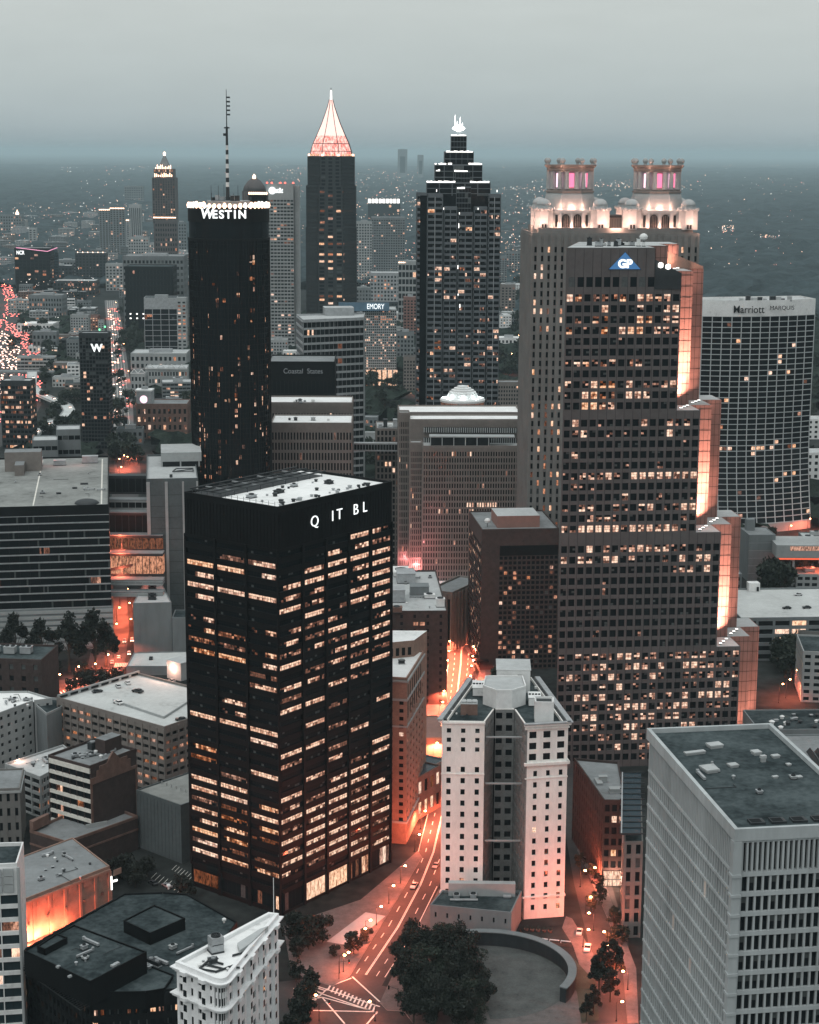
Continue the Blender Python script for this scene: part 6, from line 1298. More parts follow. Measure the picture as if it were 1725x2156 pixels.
# terrace strip of rubble and planters by the marble building
e=empty('terrace_garden',45,553); tag(e,'small walled terrace with planters and a white railing at the corner of the marble building','terrace')
q=[(x-45,y-553) for x,y in px((1095,1962),(1180,1955),(1205,1995),(1110,1985))]
m=MB(); m.prism(q,0,1.1,0,1); m.build('terrace_base',[M['brick'],M['soil']],e)
m=MB()
for i in range(4):
    a,c=q[3],q[2]; f0,f1=i/4,(i+.85)/4; m.tube((a[0]+(c[0]-a[0])*f0,a[1]+(c[1]-a[1])*f0,1.9),(a[0]+(c[0]-a[0])*f1,a[1]+(c[1]-a[1])*f1,1.9),.2,5); m.tube((a[0]+(c[0]-a[0])*f0,a[1]+(c[1]-a[1])*f0,1.1),(a[0]+(c[0]-a[0])*f0,a[1]+(c[1]-a[1])*f0,1.9),.12,5)
m.build('railing',[M['white']],e)
for i in range(5):
    m=MB(); x_,y_=q[0][0]+2+i*1.9,q[0][1]-1.6-i*.3; m.lathe([(.5,1.1),(.8,1.8),(.75,1.8),(.6,1.6)],8,x_,y_)
    for k in range(14): a=R.random()*6.3; rr=R.random()*.7; zz=1.7+R.random()*.9; s=.35; m.face([(x_+rr*math.cos(a)-s,y_+rr*math.sin(a),zz),(x_+rr*math.cos(a)+s,y_+rr*math.sin(a)+.1,zz+.1),(x_+rr*math.cos(a),y_+rr*math.sin(a)+.3,zz+s)],1)
    m.build('planter',[M['brick'],M['leaf']],e)
# ================================================================ trees
def tree_mesh(seed,h,w,conic=False,n=1100,ls=.62,leaf=None):
    r=random.Random(seed); t=MB(); hh=h*.34
    t.tube((0,0,0),(0,0,hh),.32*h/14,7,0,.22*h/14); t.tube((0,0,hh),(r.uniform(-.3,.3),r.uniform(-.3,.3),h*.8),.22*h/14,6,0,.05)
    cl=[]
    for k in range(r.randint(13,18)):
        a=r.random()*6.283; f=r.random(); zc=h*(.3+.62*f); rad=w/2*((1-f)*.95+.1 if conic else math.sin(math.pi*(.16+.72*f)))*r.uniform(.45,.9)
        c=Vector((rad*math.cos(a),rad*math.sin(a),zc)); cl.append((c,w*r.uniform(.13,.24)*(1 if not conic else .8)))
        t.tube((0,0,hh*r.uniform(.7,1.4)),tuple(c),.11*h/14,4,0,.03)
    c_=MB()
    for k in range(n):
        c,rr=r.choice(cl); d=Vector((r.gauss(0,1),r.gauss(0,1),r.gauss(0,.8))); d=d.normalized()*rr*r.random()**.4; p=c+d
        if p.z<h*.18: continue
        a=Vector((r.gauss(0,1),r.gauss(0,1),r.gauss(0,1))).normalized(); b_=a.cross(Vector((r.gauss(0,1),r.gauss(0,1),r.gauss(0,1)))).normalized(); s=ls*r.uniform(.6,1.3)
        c_.face([p-a*s,p-b_*s*.6,p+a*s,p+b_*s*.6],0)
    return t,c_
def make_tree(seed,h,w,conic,label,group,leaf='leaf',n=1100,ls=.62,name='tree'):
    e=empty(name,0,-300); t,c=tree_mesh(seed,h,w,conic,n,ls); t.build('trunk',[M['bark']],e); c.build('crown',[M[leaf]],e); tag(e,label,'tree',group); return e
proto={}
def plant(kind,x,y,s,z=0,rz=None):
    k=PROTO[kind]
    if kind not in proto: o=proto[kind]=make_tree(*k)
    else: o=copy_tree(proto[kind])
    o.location=(x,y,z); o.scale=(s,s,s*R.uniform(.9,1.1)); o.rotation_euler=(0,0,R.random()*6.28); return o
PROTO={
 'park':(3,17,12.5,False,'dense dark leafy park tree in the clump between avenue and curved wall','park trees between the avenue and the curved wall','leaf',4200,.46),
 'right':(4,15,8.5,True,'tall dark pointed tree by the street left of the concrete office block','tall trees by the right street','leaf',1900,.5),
 'small':(5,6.5,5,False,'small round street tree lit orange by lamps on the right street','small trees on the right street','leaf2',500,.42),
 'plaza':(6,8.5,8,False,'low spreading tree on the plaza at the foot of the black tower','trees at the foot of the black tower','leaf',1100,.5),
 'row':(7,25,16,True,'big dark conical tree in the row below the striped black block','tree row below the striped black block','leaf',2300,.75),
 'cross':(8,9,8,False,'small dark tree by the orange lit crossroads at left','trees around the left crossroads','leaf',700,.6),
 'far':(9,13,13,False,'dark leafy tree among the buildings of the middle distance','trees scattered through the middle distance','leaf2',420,1.25),
 'near':(10,9,8,False,'dark tree at the back of the white wedge building','trees round the white wedge building','leaf',900,.55),
}
PROTO['park2']=(31,13,13,False,'lighter green spreading park tree in the clump between avenue and curved wall','lighter park trees by the curved wall','leaf2',2600,.42)
for k_,(x,y,s) in enumerate(((1,520,.95),(6,512,1.08),(12,520,1.0),(3,530,.86),(10,531,.92),(17,527,.86),(16,511,1.0),(8,503,.9),(15,501,.86),(21,505,.72),(12,539,.7),(4,496,.95),(11,494,.9),(18,494,.85),(0,505,.8),(22,497,.7),(20,516,.8),(8,486,.9),(15,485,.9),(20,487,.7),(2,488,.8),(3,495,.7))): plant('park2' if k_%3==1 else 'park',x,y,s)
for (u,v,s) in ((1262,2085,1.0),(1292,2075,1.05),(1270,2060,.9),(1285,2110,.8),(1250,2135,.7),(1235,2150,.6)): plant('right',*Pz(u,v),s)
for (u,v,s) in ((1222,1832,.9),(1248,1850,.8),(1258,1880,.95),(1262,1905,1.),(1250,1920,1.1),(1292,1955,1.),(1300,1980,.9),(1310,1990,1.),(1292,1935,.7),(1290,1990,1.0)): plant('small',*Pz(u,v),s)
for (u,v,s) in ((620,1990,1.15),(650,2000,1.2),(680,1985,1.0),(630,2020,.8),(745,2010,.8),(772,1985,.55),(705,2045-30,.5)): plant('plaza',*Pz(u,v),s)
for (u,v,s) in ((35,1412,1.12),(90,1416,1.2),(146,1414,1.2),(202,1412,1.36),(224,1404,1.),(8,1400,.7)): plant('row',*Pz(u,v),s)
for (u,v,s) in ((92,1455,1.1),(108,1442,1.),(75,1442,.9),(170,1452,1.1),(195,1450,1.1),(220,1446,1.0),(150,1462,.8),(245,1440,.9),(120,1420,.8),(175,1425,.8)): plant('cross',*Pz(u,v),s)
for (u,v,s) in ((262,1850,1.1),(285,1868,1.),(240,1858,.9),(310,1848,.8),(395,1895,.9),(380,1880,.7)): plant('near',*Pz(u,v),s)
for (x,y,s) in ((-31,492,1.),(-30,500,.9),(-29,508,.8),(-31,484,1.),(-33,476,.9),(-34,515,.7),(-66,610,1.1),(-60,606,1.),(-95,480,.9),(-88,478,.8)): plant('near',x,y,s)
FARS=1
def region(n,u0,u1,v0,v1,s0=.8,s1=1.3):
    for _ in range(n): plant('far',*Pz(R.uniform(u0,u1),R.uniform(v0,v1)),R.uniform(s0,s1))
FILL=[]
def fill(n,u0,u1,v0,v1,label,group,mats,hmin,hmax,sz):
    protos=[]
    for k in range(n):
        for _ in range(40):
            u,v=R.uniform(u0,u1),R.uniform(v0,v1); x,y=Pz(u,v); w,d=R.uniform(*sz),R.uniform(*sz)*.8
            if any(abs(x-a)<(w+c)*.62 and abs(y-b_)<(d+e_)*.62 for a,b_,c,e_ in OCC+FILL): continue
            if any(math.hypot(x-q[0],(y-q[1]))<w*.5+14 for q in SPL): continue
            if inside((x,y),FW): continue
            FILL.append((x,y,w,d)); break
        else: continue
        h=R.uniform(hmin,hmax); m=R.choice(mats)
        b=Bld('low_building',label,'building',x-w/2,y-d/2,M[m],M[R.choice(('roofg','roofl','roofg','roofd','roofl'))],group=group)
        nz=max(1,int(h/3.6)); nx=max(3,int(w/4)); f=dict(n=(nx,nz),wf=R.choice((.5,.7,.92)),hf=R.uniform(.4,.6),pp=.1,lit=R.choice((.03,.08,.25)),inst=False)
        b.tier(rect(x-w/2,y-d/2,R.choice((8,10,9,3)) if u1<400 else R.uniform(-4,8),w,d),0,h,{0:f,3:dict(f,n=(max(2,int(d/4)),nz)),1:dict(f,n=(max(2,int(d/4)),nz))},ph=.8,rec=.4)
        q=b.part('roof_unit',[M['metal'],M['dmetal'],M['roofl']]); unit(q,x-w*.2,y-d*.1,9,w*.3,d*.25,h+.15,R.uniform(1.5,4),R.choice((0,2)),1)
        b.finish()
def inside(p,poly):
    c=False; n=len(poly)
    for i in range(n):
        (x1,y1),(x2,y2)=poly[i],poly[(i+1)%n]
        if (y1>p[1])!=(y2>p[1]) and p[0]<(x2-x1)*(p[1]-y1)/(y2-y1)+x1: c=not c
    return c
OCC=[]
for b in ALL:
    xs=[v[0] for v in b.w.v]; ys=[v[1] for v in b.w.v]
    if xs: OCC.append(((min(xs)+max(xs))/2,(min(ys)+max(ys))/2,max(xs)-min(xs)+6,max(ys)-min(ys)+6))
SPL=[]
for a,c in list(zip(SP,SP[1:]))+list(zip(rp,rp[1:])):
    for i in range(24): f=i/24; SPL.append((a[0]+(c[0]-a[0])*f,a[1]+(c[1]-a[1])*f))
fill(46,40,395,560,860,'small flat roofed building in the crowded low blocks left of the round hotel','low buildings left of the round hotel',('conc','pale','beige','conc','dmetal','white','brick'),6,22,(18,44))
fill(54,0,400,450,600,'hazy little block far off among trees at the left of the skyline','hazy far blocks at left',('conc','pale','beige','metal'),10,34,(26,60))
fill(34,750,1100,470,760,'small hazy block among trees around the stepped skyscraper','hazy blocks around the stepped skyscraper',('conc','pale','beige','white'),8,26,(20,46))
fill(8,565,640,690,760,'little pale block between the round hotel and the striped tower','little blocks by the striped tower',('pale','conc'),6,16,(14,28))
fill(9,1500,1725,1130,1240,'low service building around the foot of the curved hotel','low buildings by the curved hotel',('conc','pale'),5,9,(14,26))
region(14,228,300,925,985); region(10,765,845,805,840,1.0,1.5); region(6,765,840,860,890); region(8,880,905,750,800,.8,1.2); region(5,575,625,705,735); region(10,1050,1098,730,800,1.0,1.5)
region(22,264,300,655,745,1.0,1.7); region(30,30,390,560,720,.8,1.5); region(30,90,300,720,930,.7,1.3); region(8,755,790,955,1000,.8,1.2); region(10,85,166,840,925,.7,1.2); region(10,92,160,730,765,.7,1.2); region(9,1640,1725,1170,1230,.7,1.0); region(8,1608,1660,1235,1250,1.1,1.3); region(12,1630,1690,1380,1440,.8,1.2)
region(12,1702,1725,760,900,.9,1.4); region(9,25,70,690,745,.8,1.3); region(6,1500,1720,1125,1150,.5,.7); region(10,1050,1098,580,720,1.2,1.8); region(4,1040,1060,1440,1475,.6,.8); region(5,385,400,820,870,.8,1.1)
# tree cover between the buildings of the middle distance
from mathutils import noise as _noise
m=MB(); r=random.Random(21); cs=9.; gx0,gx1,gy0,gy1=-760,900,1130,2760; nx=int((gx1-gx0)/cs); ny=int((gy1-gy0)/cs); okc={}
def free(x,y):
    if not(-.3*y-30<x<.36*y+20): return False
    if _noise.noise((x*.012,y*.012,3.))<-.06: return False
    if any(abs(x-a)<w/2+3 and abs(y-b_)<d/2+3 for a,b_,w,d in OCC+[(f[0],f[1],f[2]+10,f[3]+10) for f in FILL]): return False
    if any(abs(x-q[0])<19 and abs(y-q[1])<40 for q in SPL): return False
    if inside((x,y),FW) or (abs(y-1130-.1*x)<26 and x>-70) or (abs(y-1640)<16 and -12<x<124): return False
    return True
vid={}
def vtx(i,j):
    if (i,j) not in vid: vid[(i,j)]=len(m.v); m.v.append((gx0+i*cs+r.uniform(-3,3),gy0+j*cs+r.uniform(-3,3),max(.3,r.gauss(7.5,3.2))))
    return vid[(i,j)]
for j in range(ny):
    for i in range(nx):
        if free(gx0+(i+.5)*cs,gy0+(j+.5)*cs): m.f.append((vtx(i,j),vtx(i+1,j),vtx(i+1,j+1),vtx(i,j+1))); m.m.append(0)
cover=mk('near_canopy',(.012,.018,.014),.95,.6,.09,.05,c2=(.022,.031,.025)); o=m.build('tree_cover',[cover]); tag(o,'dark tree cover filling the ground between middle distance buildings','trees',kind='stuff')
# far woods: a rolling canopy sheet
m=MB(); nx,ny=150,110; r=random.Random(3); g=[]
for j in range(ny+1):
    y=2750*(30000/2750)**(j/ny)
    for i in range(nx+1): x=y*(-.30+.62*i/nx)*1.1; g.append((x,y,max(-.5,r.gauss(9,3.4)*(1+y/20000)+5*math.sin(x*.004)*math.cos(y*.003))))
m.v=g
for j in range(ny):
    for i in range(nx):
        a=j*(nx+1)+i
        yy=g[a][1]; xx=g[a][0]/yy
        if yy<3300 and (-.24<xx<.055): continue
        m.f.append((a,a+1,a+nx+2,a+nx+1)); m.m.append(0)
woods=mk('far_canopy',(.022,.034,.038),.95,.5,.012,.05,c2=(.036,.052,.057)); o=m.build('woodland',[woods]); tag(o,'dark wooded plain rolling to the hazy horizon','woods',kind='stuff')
# scattered lights of the plain
m=MB(); r=random.Random(9)
def spark(x,y,z,s,k): m.lathe([(.05,z-s),(s,z),(.05,z+s)],4,x,y,k)
for (u0,u1,v0,v1,n) in ((120,320,355,368,10),(170,300,385,470,14),(0,320,440,520,60),(560,640,350,440,30),(740,880,362,470,70),(1050,1130,395,520,30),(1120,1480,385,425,60),(1490,1690,425,600,18),(1520,1545,495,510,14),(1600,1640,515,525,10),(150,1700,350,375,24),(1560,1700,380,420,10),(1050,1100,520,620,25),(0,200,520,700,60),(220,390,520,620,40),(560,640,430,640,25),(750,880,470,640,70),(1000,1200,405,410,14),(1190,1330,392,402,20)):
    for _ in range(n*3): 
        u,v=r.uniform(u0,u1),r.uniform(v0,v1); x,y=Pz(u,v); spark(x,y,22*(y>2750)+8,r.choice((.3,.4,.5,.5,.6,.9))*y/F,r.choice((0,0,1,1,2)))
o=m.build('town_lights',[M['wgl'],M['pgl'],glow('rose_glow',(1,.4,.3),3.)]); tag(o,'scattered tiny lights of streets and homes across the far plain','lights',kind='stuff')
# ================================================================ cars
CARB=[mk('car_paint_%d'%i,c,.35,.1,1,.5) for i,c in enumerate(((.55,.56,.56),(.03,.033,.036),(.2,.21,.22),(.3,.05,.04),(.75,.75,.74)))]
def car(label,group,paint,lights=True,name='car'):
    e=empty(name,0,-300); tag(e,label,'car',group)
    m=MB(); pr=[(-2.2,.35),(2.2,.35),(2.25,.75),(1.9,.92),(.9,1.0),(-1.7,1.02),(-2.25,.9)]
    i=len(m.v); k=len(pr); m.v+=[(-.88,y,z) for y,z in pr]+[(.88,y,z) for y,z in pr]; m.f+=[tuple(range(i+k-1,i-1,-1)),tuple(range(i+k,i+2*k))]+[(i+j,i+(j+1)%k,i+k+(j+1)%k,i+k+j) for j in range(k)]; m.m+=[0]*(k+2)
    m.hexa([(-.7,-1.15,1.42),(.7,-1.15,1.42),(.7,.15,1.42),(-.7,.15,1.42)],[(-.66,-1.1,1.47),(.66,-1.1,1.47),(.66,.1,1.47),(-.66,.1,1.47)],0)
    m.build('body',[CARB[paint]],e)
    m=MB(); m.hexa([(-.84,-1.75,1.0),(.84,-1.75,1.0),(.84,.95,1.0),(-.84,.95,1.0)],[(-.7,-1.15,1.43),(.7,-1.15,1.43),(.7,.15,1.43),(-.7,.15,1.43)],0); m.build('window',[G0],e)
    for sx in (-1,1):
        for sy in (-1.35,1.4):
            m=MB(); m.tube((sx*.72,sy,.34),(sx*.92,sy,.34),.34,9); m.build('wheel',[M['core']],e)
        if lights:
            m=MB(); m.box(sx*.62-.2,2.2,.55,sx*.62+.2,2.3,.8); m.build('headlight',[M['hgl']],e)
            m=MB(); m.box(sx*.65-.18,-2.3,.65,sx*.65+.18,-2.22,.9); m.build('tail_light',[M['rgl']],e)
    return e
z,ad=DECK; z+=.15
def pc(label,u,v,zz,ang,paint,name='parked_car',sc=1.): o=car(label,None,paint,False,name); x,y=Pz(u,v,zz); o.location=(x,y,zz); o.rotation_euler=(0,0,math.radians(ang)); o.scale=(sc,sc,sc); return o
pc('dark car parked against the back wall nearest the left corner of the tan garage roof',205,1458,z,ad-20,1)
pc('silver car parked second along the back wall of the tan garage roof',249,1447,z,ad+60,0)
pc('white car parked third along the back wall of the tan garage roof',269,1440,z,ad+60,4)
pc('dark car standing alone in the middle of the tan garage roof',290,1458,z,ad+95,1,sc=1.15)
pc('white van like car beside the ramp wall of the tan garage roof',249,1482,z,ad+80,4,sc=1.15)
pc('grey car near the lift house on the tan garage roof',362,1436,z,ad+70,2)
pc('black car in the near right corner of the tan garage roof',381,1517,z,ad+130,1)
P,h=RG
pc('silver car on the roof of the right parking garage',1714-33,1254,h+.15,95,0); pc('black car on the left of the right garage roof',1657,1282,h+.15,95,1); pc('black car right of another on the right garage roof',1699,1281,h+.15,95,1)
pc('dark car on the small parking terrace under the windowless box',318,1388,4.15,5,1)
pc('black car parked by the kerb at the far end of the right street',1241,1840,.03,100,1); pc('dark car turning at the top of the right street',1232,1812,.03,20,1)
pc('white roofed car parked by the planter terrace on the right street',1237,2000,.03,170,4,sc=1.1); pc('pale car parked behind the white roofed one on the right street',1220,1966,.03,170,0); pc('silver car waiting on the avenue beside the white marble building',918,1826,.03,165,2)
pc('white car parked furthest left under the hotel canopy',1642,1216,.03,80,4); pc('silver car parked right of the white one under the hotel canopy',1668,1212,.03,80,0)
pc('dark car in the shadowy lot left of the black tower base',322,1862,.03,40,1); pc('silver car in the shadowy lot left of the black tower base',352,1868,.03,40,2); pc('pale car by the kerb on the avenue below the slim brick tower',872,1868,.03,165,0)
def simple_car(label,group,paint):
    m=MB(); m.box(-.9,-2.2,.3,.9,2.2,.95,0); m.hexa([(-.82,-1.6,.95),(.82,-1.6,.95),(.82,.9,.95),(-.82,.9,.95)],[(-.68,-1.1,1.45),(.68,-1.1,1.45),(.68,.3,1.45),(-.68,.3,1.45)],1,0)
    for sx in (-1,1): m.box(sx*.55-.3,2.2,.45,sx*.55+.3,2.34,.95,2); m.box(sx*.55-.32,-2.34,.5,sx*.55+.32,-2.2,1.0,3)
    o=m.build('car',[CARB[paint],G0,M['head'],M['tail']]); tag(o,label,'car',group); o.location=(0,-300,0); return o
M['head']=glow('far_headlight',(1,.66,.52),8.); M['tail']=glow('far_tail_light',(1,.2,.17),7.)
# freeway: lanes bending along the left edge
def inside(p,poly):
    c=False; n=len(poly)
    for i in range(n):
        (x1,y1),(x2,y2)=poly[i],poly[(i+1)%n]
        if (y1>p[1])!=(y2>p[1]) and p[0]<(x2-x1)*(p[1]-y1)/(y2-y1)+x1: c=not c
    return c
FT=[simple_car('car with red tail lights in the freeway jam','cars with red tail lights in the freeway jam',i) for i in (0,1,4)]; FH=[simple_car('car with white headlights in the freeway jam','cars with white headlights in the freeway jam',i) for i in (0,1,4)]
used=set(); pos=[]
tailp=[(0,672),(26,676),(66,708),(86,740),(84,768),(60,788),(45,788),(48,750),(38,720),(0,690)]; headp=[(0,696),(34,724),(40,752),(34,776),(0,788)]; lowp=[(0,802),(60,802),(86,830),(62,870),(0,880)]
def scatter(poly,n,cars,ang,mind,lab=None):
    us=[p[0] for p in poly]; vs=[p[1] for p in poly]; k=0; t=0
    while k<n and t<6000:
        t+=1; u,v=R.uniform(min(us),max(us)),R.uniform(min(vs),max(vs))
        if not inside((u,v),poly): continue
        x,y=Pz(u,v)
        if any((x-a)**2+(y-b_)**2<mind**2 for a,b_ in pos): continue
        pos.append((x,y)); src=R.choice(cars)
        if src.name in used: o=src.copy(); C.objects.link(o)
        else: o=src; used.add(src.name)
        o.location=(x,y,.06); o.rotation_euler=(0,0,math.radians(ang+R.uniform(-8,8))); k+=1
def lerp2(a,c,f): return (a[0]+(c[0]-a[0])*f,a[1]+(c[1]-a[1])*f)
def flow(outer,inner,lanes,src,back,step=9.5,p=.72,rest=None):
    for l in range(lanes):
        f=(l+.5)/lanes; pts=[Vector(Pz(*lerp2(a,c,f))) for a,c in zip(outer,inner)]
        carry=R.random()*step
        for a,c in zip(pts,pts[1:]):
            d=c-a; ln=d.length; s=carry
            while s<ln:
                if R.random()<p:
                    q=a+d*(s/ln)+Vector((R.gauss(0,1.3),R.gauss(0,3))); u,v=proj(q.x,q.y,0)
                    if u>-6: CARS.append((q.x,q.y,math.atan2(d.y,d.x)-math.pi/2+(math.pi if back else 0),src))
                s+=step*R.uniform(.8,2.1)
            carry=s-ln
CARS=[]
O1=[(-4,668),(40,688),(70,713),(86,743),(84,770),(70,790),(60,800),(40,850),(20,890)]; I1=[(-6,688),(28,706),(46,728),(52,750),(46,775),(36,790),(26,800),(4,850),(-20,890)]
flow(O1,I1,7,'T',True); flow([(-4,694),(26,710),(41,733),(43,755),(36,778),(24,790),(14,800),(-10,850)],[(-60,700),(-60,735),(-60,752),(-60,770),(-60,790),(-60,800),(-90,850)][:7]+[(-90,850)],12,'H',False)
flow([(70,768),(72,785),(70,800),(80,812)],[(84,768),(86,785),(84,800),(88,810)],3,'T',True); flow([(22,600),(40,640),(40,668)],[(0,600),(14,640),(6,668)],5,'T',True,12); flow([(86,806),(84,830),(78,850),(66,875)],[(64,806),(60,830),(52,850),(40,875)],4,'T',True,9)
R.shuffle(CARS); CARS.sort(key=lambda c:c[1]); rest=CARS[190:]
for x,y,a,k in CARS[:190]:
    src=R.choice(FT if k=='T' else FH)
    if src.name in used: o=src.copy(); C.objects.link(o)
    else: o=src; used.add(src.name)
    o.location=(x,y,.06); o.rotation_euler=(0,0,a)
mm=MB()
for x,y,a,k in rest:
    c_,s_=math.cos(a),math.sin(a); X=lambda px_,py_,pz_:(x+px_*c_-py_*s_,y+px_*s_+py_*c_,pz_+.06)
    def bx_(x0,y0,z0,x1,y1,z1,m): mm.hexa([X(x0,y0,z0),X(x1,y0,z0),X(x1,y1,z0),X(x0,y1,z0)],[X(x0,y0,z1),X(x1,y0,z1),X(x1,y1,z1),X(x0,y1,z1)],m)
    bx_(-.9,-2.2,.3,.9,2.2,.95,0); bx_(-.75,-1.3,.95,.75,.5,1.45,1)
    for sx_ in (-.55,.55): bx_(sx_-.3,2.2,.45,sx_+.3,2.34,.95,2); bx_(sx_-.32,-2.34,.5,sx_+.32,-2.2,1.0,3)
o=mm.build('traffic',[CARB[0],G0,M['head'],M['tail']]); tag(o,'farther cars of the freeway jam merging into red and white light','traffic',kind='stuff')
bm=MB()     # median barriers that follow the bends
for cv in ([(-6,691),(28,707.5),(44.5,730),(48,752),(42,776),(31,790),(21,800),(-2,850)],[(62,768),(62,790),(62,803),(70,815)]):
    w_=[Pz(*p) for p in cv]
    for a,c in zip(w_,w_[1:]):
        d=(Vector(c)-Vector(a)).normalized(); n_=Vector((-d.y,d.x))*1.2; a,c=Vector(a),Vector(c); bm.hexa([(*(a-n_),.04),(*(c-n_),.04),(*(c+n_),.04),(*(a+n_),.04)],[(*(a-n_*.4),1.1),(*(c-n_*.4),1.1),(*(c+n_*.4),1.1),(*(a+n_*.4),1.1)])
o=bm.build('median_barrier',[M['dmetal']]); tag(o,'dark median barrier bending between the jammed freeway lanes','barrier')
AT=simple_car('car showing tail lights on the long straight avenue at left','cars driving away on the long left avenue',0); AH=simple_car('car with bright headlights on the long straight avenue at left','cars with headlights on the long left avenue',4)
for i in range(96):
    f=R.random(); y=1700+1200*f**.9; k=next(j for j in range(len(SP)-1) if SP[j+1][1]>=y); g_=(y-SP[k][1])/(SP[k+1][1]-SP[k][1]); xx=SP[k][0]+(SP[k+1][0]-SP[k][0])*g_
    side=R.random()<.3; src=AT if side else AH; nm=src
    o=src if src.name not in used else src.copy()
    if src.name in used: C.objects.link(o)
    used.add(src.name); o.location=(xx+(R.choice((3.4,6.8)) if side else R.choice((-6.8,-3.4,0))),y,.06); o.rotation_euler=(0,0,math.radians(9.6 if side else 189.6))
RTc=car('car with lit lamps on the orange street below the skybridges','cars on the orange street below the skybridges',4)
for i,(u,v,rz) in enumerate(((262,1352,189),(278,1350,189),(250,1386,9),(272,1378,189),(236,1396,9),(245,1414,60),(215,1418,60),(198,1424,60),(236,1424-6,9),(160,1436,70),(150,1448,250))):
    o=RTc if i==0 else copy_tree(RTc); o.location=(*Pz(u,v),.06); o.rotation_euler=(0,0,math.radians(rz))
RPc=simple_car('car with tail lights on the curving freeway ramp','cars on the curving freeway ramp',1)
for i,(a,c,f) in enumerate(((0,1,.5),(2,3,.3),(2,3,.8),(3,4,.5),(4,5,.5),(6,7,.4),(7,8,.3),(8,9,.2))):
    o=RPc if i==0 else RPc.copy()
    if i: C.objects.link(o)
    p=Vector(rp[a]).lerp(Vector(rp[c]),f); d=Vector(rp[c])-Vector(rp[a]); o.location=(p.x+2,p.y,8.3); o.rotation_euler=(0,0,math.atan2(d.y,d.x)-math.pi/2)
# ================================================================ street lamps
LCOL={'o':(1,.17,.085),'w':(1,.52,.38),'p':(1,.3,.3),'r':(1,.1,.06),'c':(.85,1,1)}
LK=3.4
lightdata={}
def lamp_data(pw,c,r,spot=False):
    k=(round(pw,1),c,r,spot)
    if k not in lightdata:
        d=bpy.data.lights.new('lamp_light','SPOT' if spot else 'POINT'); d.energy=pw*LK; d.color=LCOL[c]; d.shadow_soft_size=r; lightdata[k]=d
        if spot: d.spot_size=math.radians(168); d.spot_blend=.45
    return lightdata[k]
def make_lamp(label,group,h,pw,c='o',arm=1.6,spot=True):
    e=empty('street_lamp',0,-300); tag(e,label,'street lamp',group)
    m=MB(); m.lathe([(.28,0),(.28,.5),(.14,.6),(.09,h)],7); m.tube((0,0,h-.2),(arm,0,h+.25),.06,5); m.build('pole',[M['dmetal']],e)
    m=MB(); m.lathe([(.08,h-.12),(.42,h+.02),(.42,h+.22),(.12,h+.4)],8,arm,0); m.build('lamp_head',[M['og']],e)
    o=bpy.data.objects.new('lamp_light',lamp_data(pw,c,.35,spot)); o.location=(arm,0,h-.6); o.parent=e; C.objects.link(o); return e
def lamps(label,group,h,pw,pts,c='o',arm=1.6,spot=True):
    p=None
    for x,y,rz in pts:
        o=make_lamp(label,group,h,pw,c,arm,spot) if p is None else copy_tree(p); p=p or o; o.location=(x,y,0); o.rotation_euler=(0,0,rz)
def along(a,b_,n,side=0): return [(a[0]+(b_[0]-a[0])*i/(n-1),a[1]+(b_[1]-a[1])*i/(n-1),side) for i in range(n)]
pts=[]
for i in range(2,9):
    a,c=Vector(Lft[i][:2]),Vector(Lft[i+1][:2]) ; n_=max(1,int((c-a).length/17))
    for k in range(n_): p=a.lerp(c,k/n_); pts.append((p.x-.9,p.y,.0))
    if i>=4:
        a,c=Vector(Rgt[i][:2]),Vector(Rgt[i+1][:2])
        for k in range(0,n_): p=a.lerp(c,(k+.5)/n_); pts.append((p.x+.9,p.y,math.pi))
lamps('glowing sodium street lamp on a dark post along the avenue by the black tower','street lamps along the avenue',6.5,2300,[p for p in pts if p[1]<640],spot=False); lamps('street lamp burning bright deep in the avenue between the brick blocks','street lamps deep in the avenue',7,14000,[p for p in pts if p[1]>=640])
lamps('glowing sodium street lamp between trees on the right street','street lamps on the right street',6,1900,spot=False,pts=[(*Pz(u,v),a) for u,v,a in ((1233,1925,0),(1228,1995,0),(1282,2000,3.1),(1270,2030,0),(1322,2085,3.1),(1298,2150,0),(1222,1868,0),(1262,1862,3.1),(1250,1960,3))])
lamps('orange street lamp on the street under the skybridges and the crossroads','street lamps under the skybridges',8,6500,pts=[(*Pz(u,v),a) for u,v,a in ((240,1345,0),(283,1335,3.1),(246,1310,0),(280,1300,3.1),(238,1385,0),(160,1438,0),(120,1455,0),(195,1432,0),(252,1282,0),(276,1270,3.),(90,1470,0),(222,1412,0))])
lamps('street lamp at the crossing below the white wedge building','street lamps at the lower crossing',6,900,[(*Pz(u,v),a) for u,v,a in ((654,2136,0),(625,2110,0),(790,2150,3.1),(715,2050,0),(770,1975,0))])
lamps('lamp post glowing along the long left avenue','lamp posts along the long left avenue',10,5000,[(*Pz(u,v),0) for u,v in ((240,880),(272,850),(268,800),(238,780),(258,740),(236,720),(250,690),(230,670),(242,650),(270,960),(258,985),(252,1010))])
lamps('lamp post glowing over the freeway lanes','lamp posts over the freeway',14,1500,[(*Pz(u,v),0) for u,v in ((6,615),(22,628),(12,650),(30,655),(10,690),(50,700),(78,735),(20,740),(78,780),(30,780),(30,830),(60,850),(-5,640),(20,650))],arm=3)
lamps('lamp post glowing in the middle distance streets between towers','lamp posts in the middle distance',9,5000,[(*Pz(u,v),0) for u,v in ((790,865),(840,870),(880,830),(893,800),(905,770),(1060,790),(1075,760),(1085,740),(1090,720),(1094,690),(1052,845),(265,985),(280,975),(248,990),(870,700),(860,690),(130,780),(150,778),(215,735),(185,720),(1655,1470),(1670,1450),(1640,1480),(1700,1120),(1660,1135))])
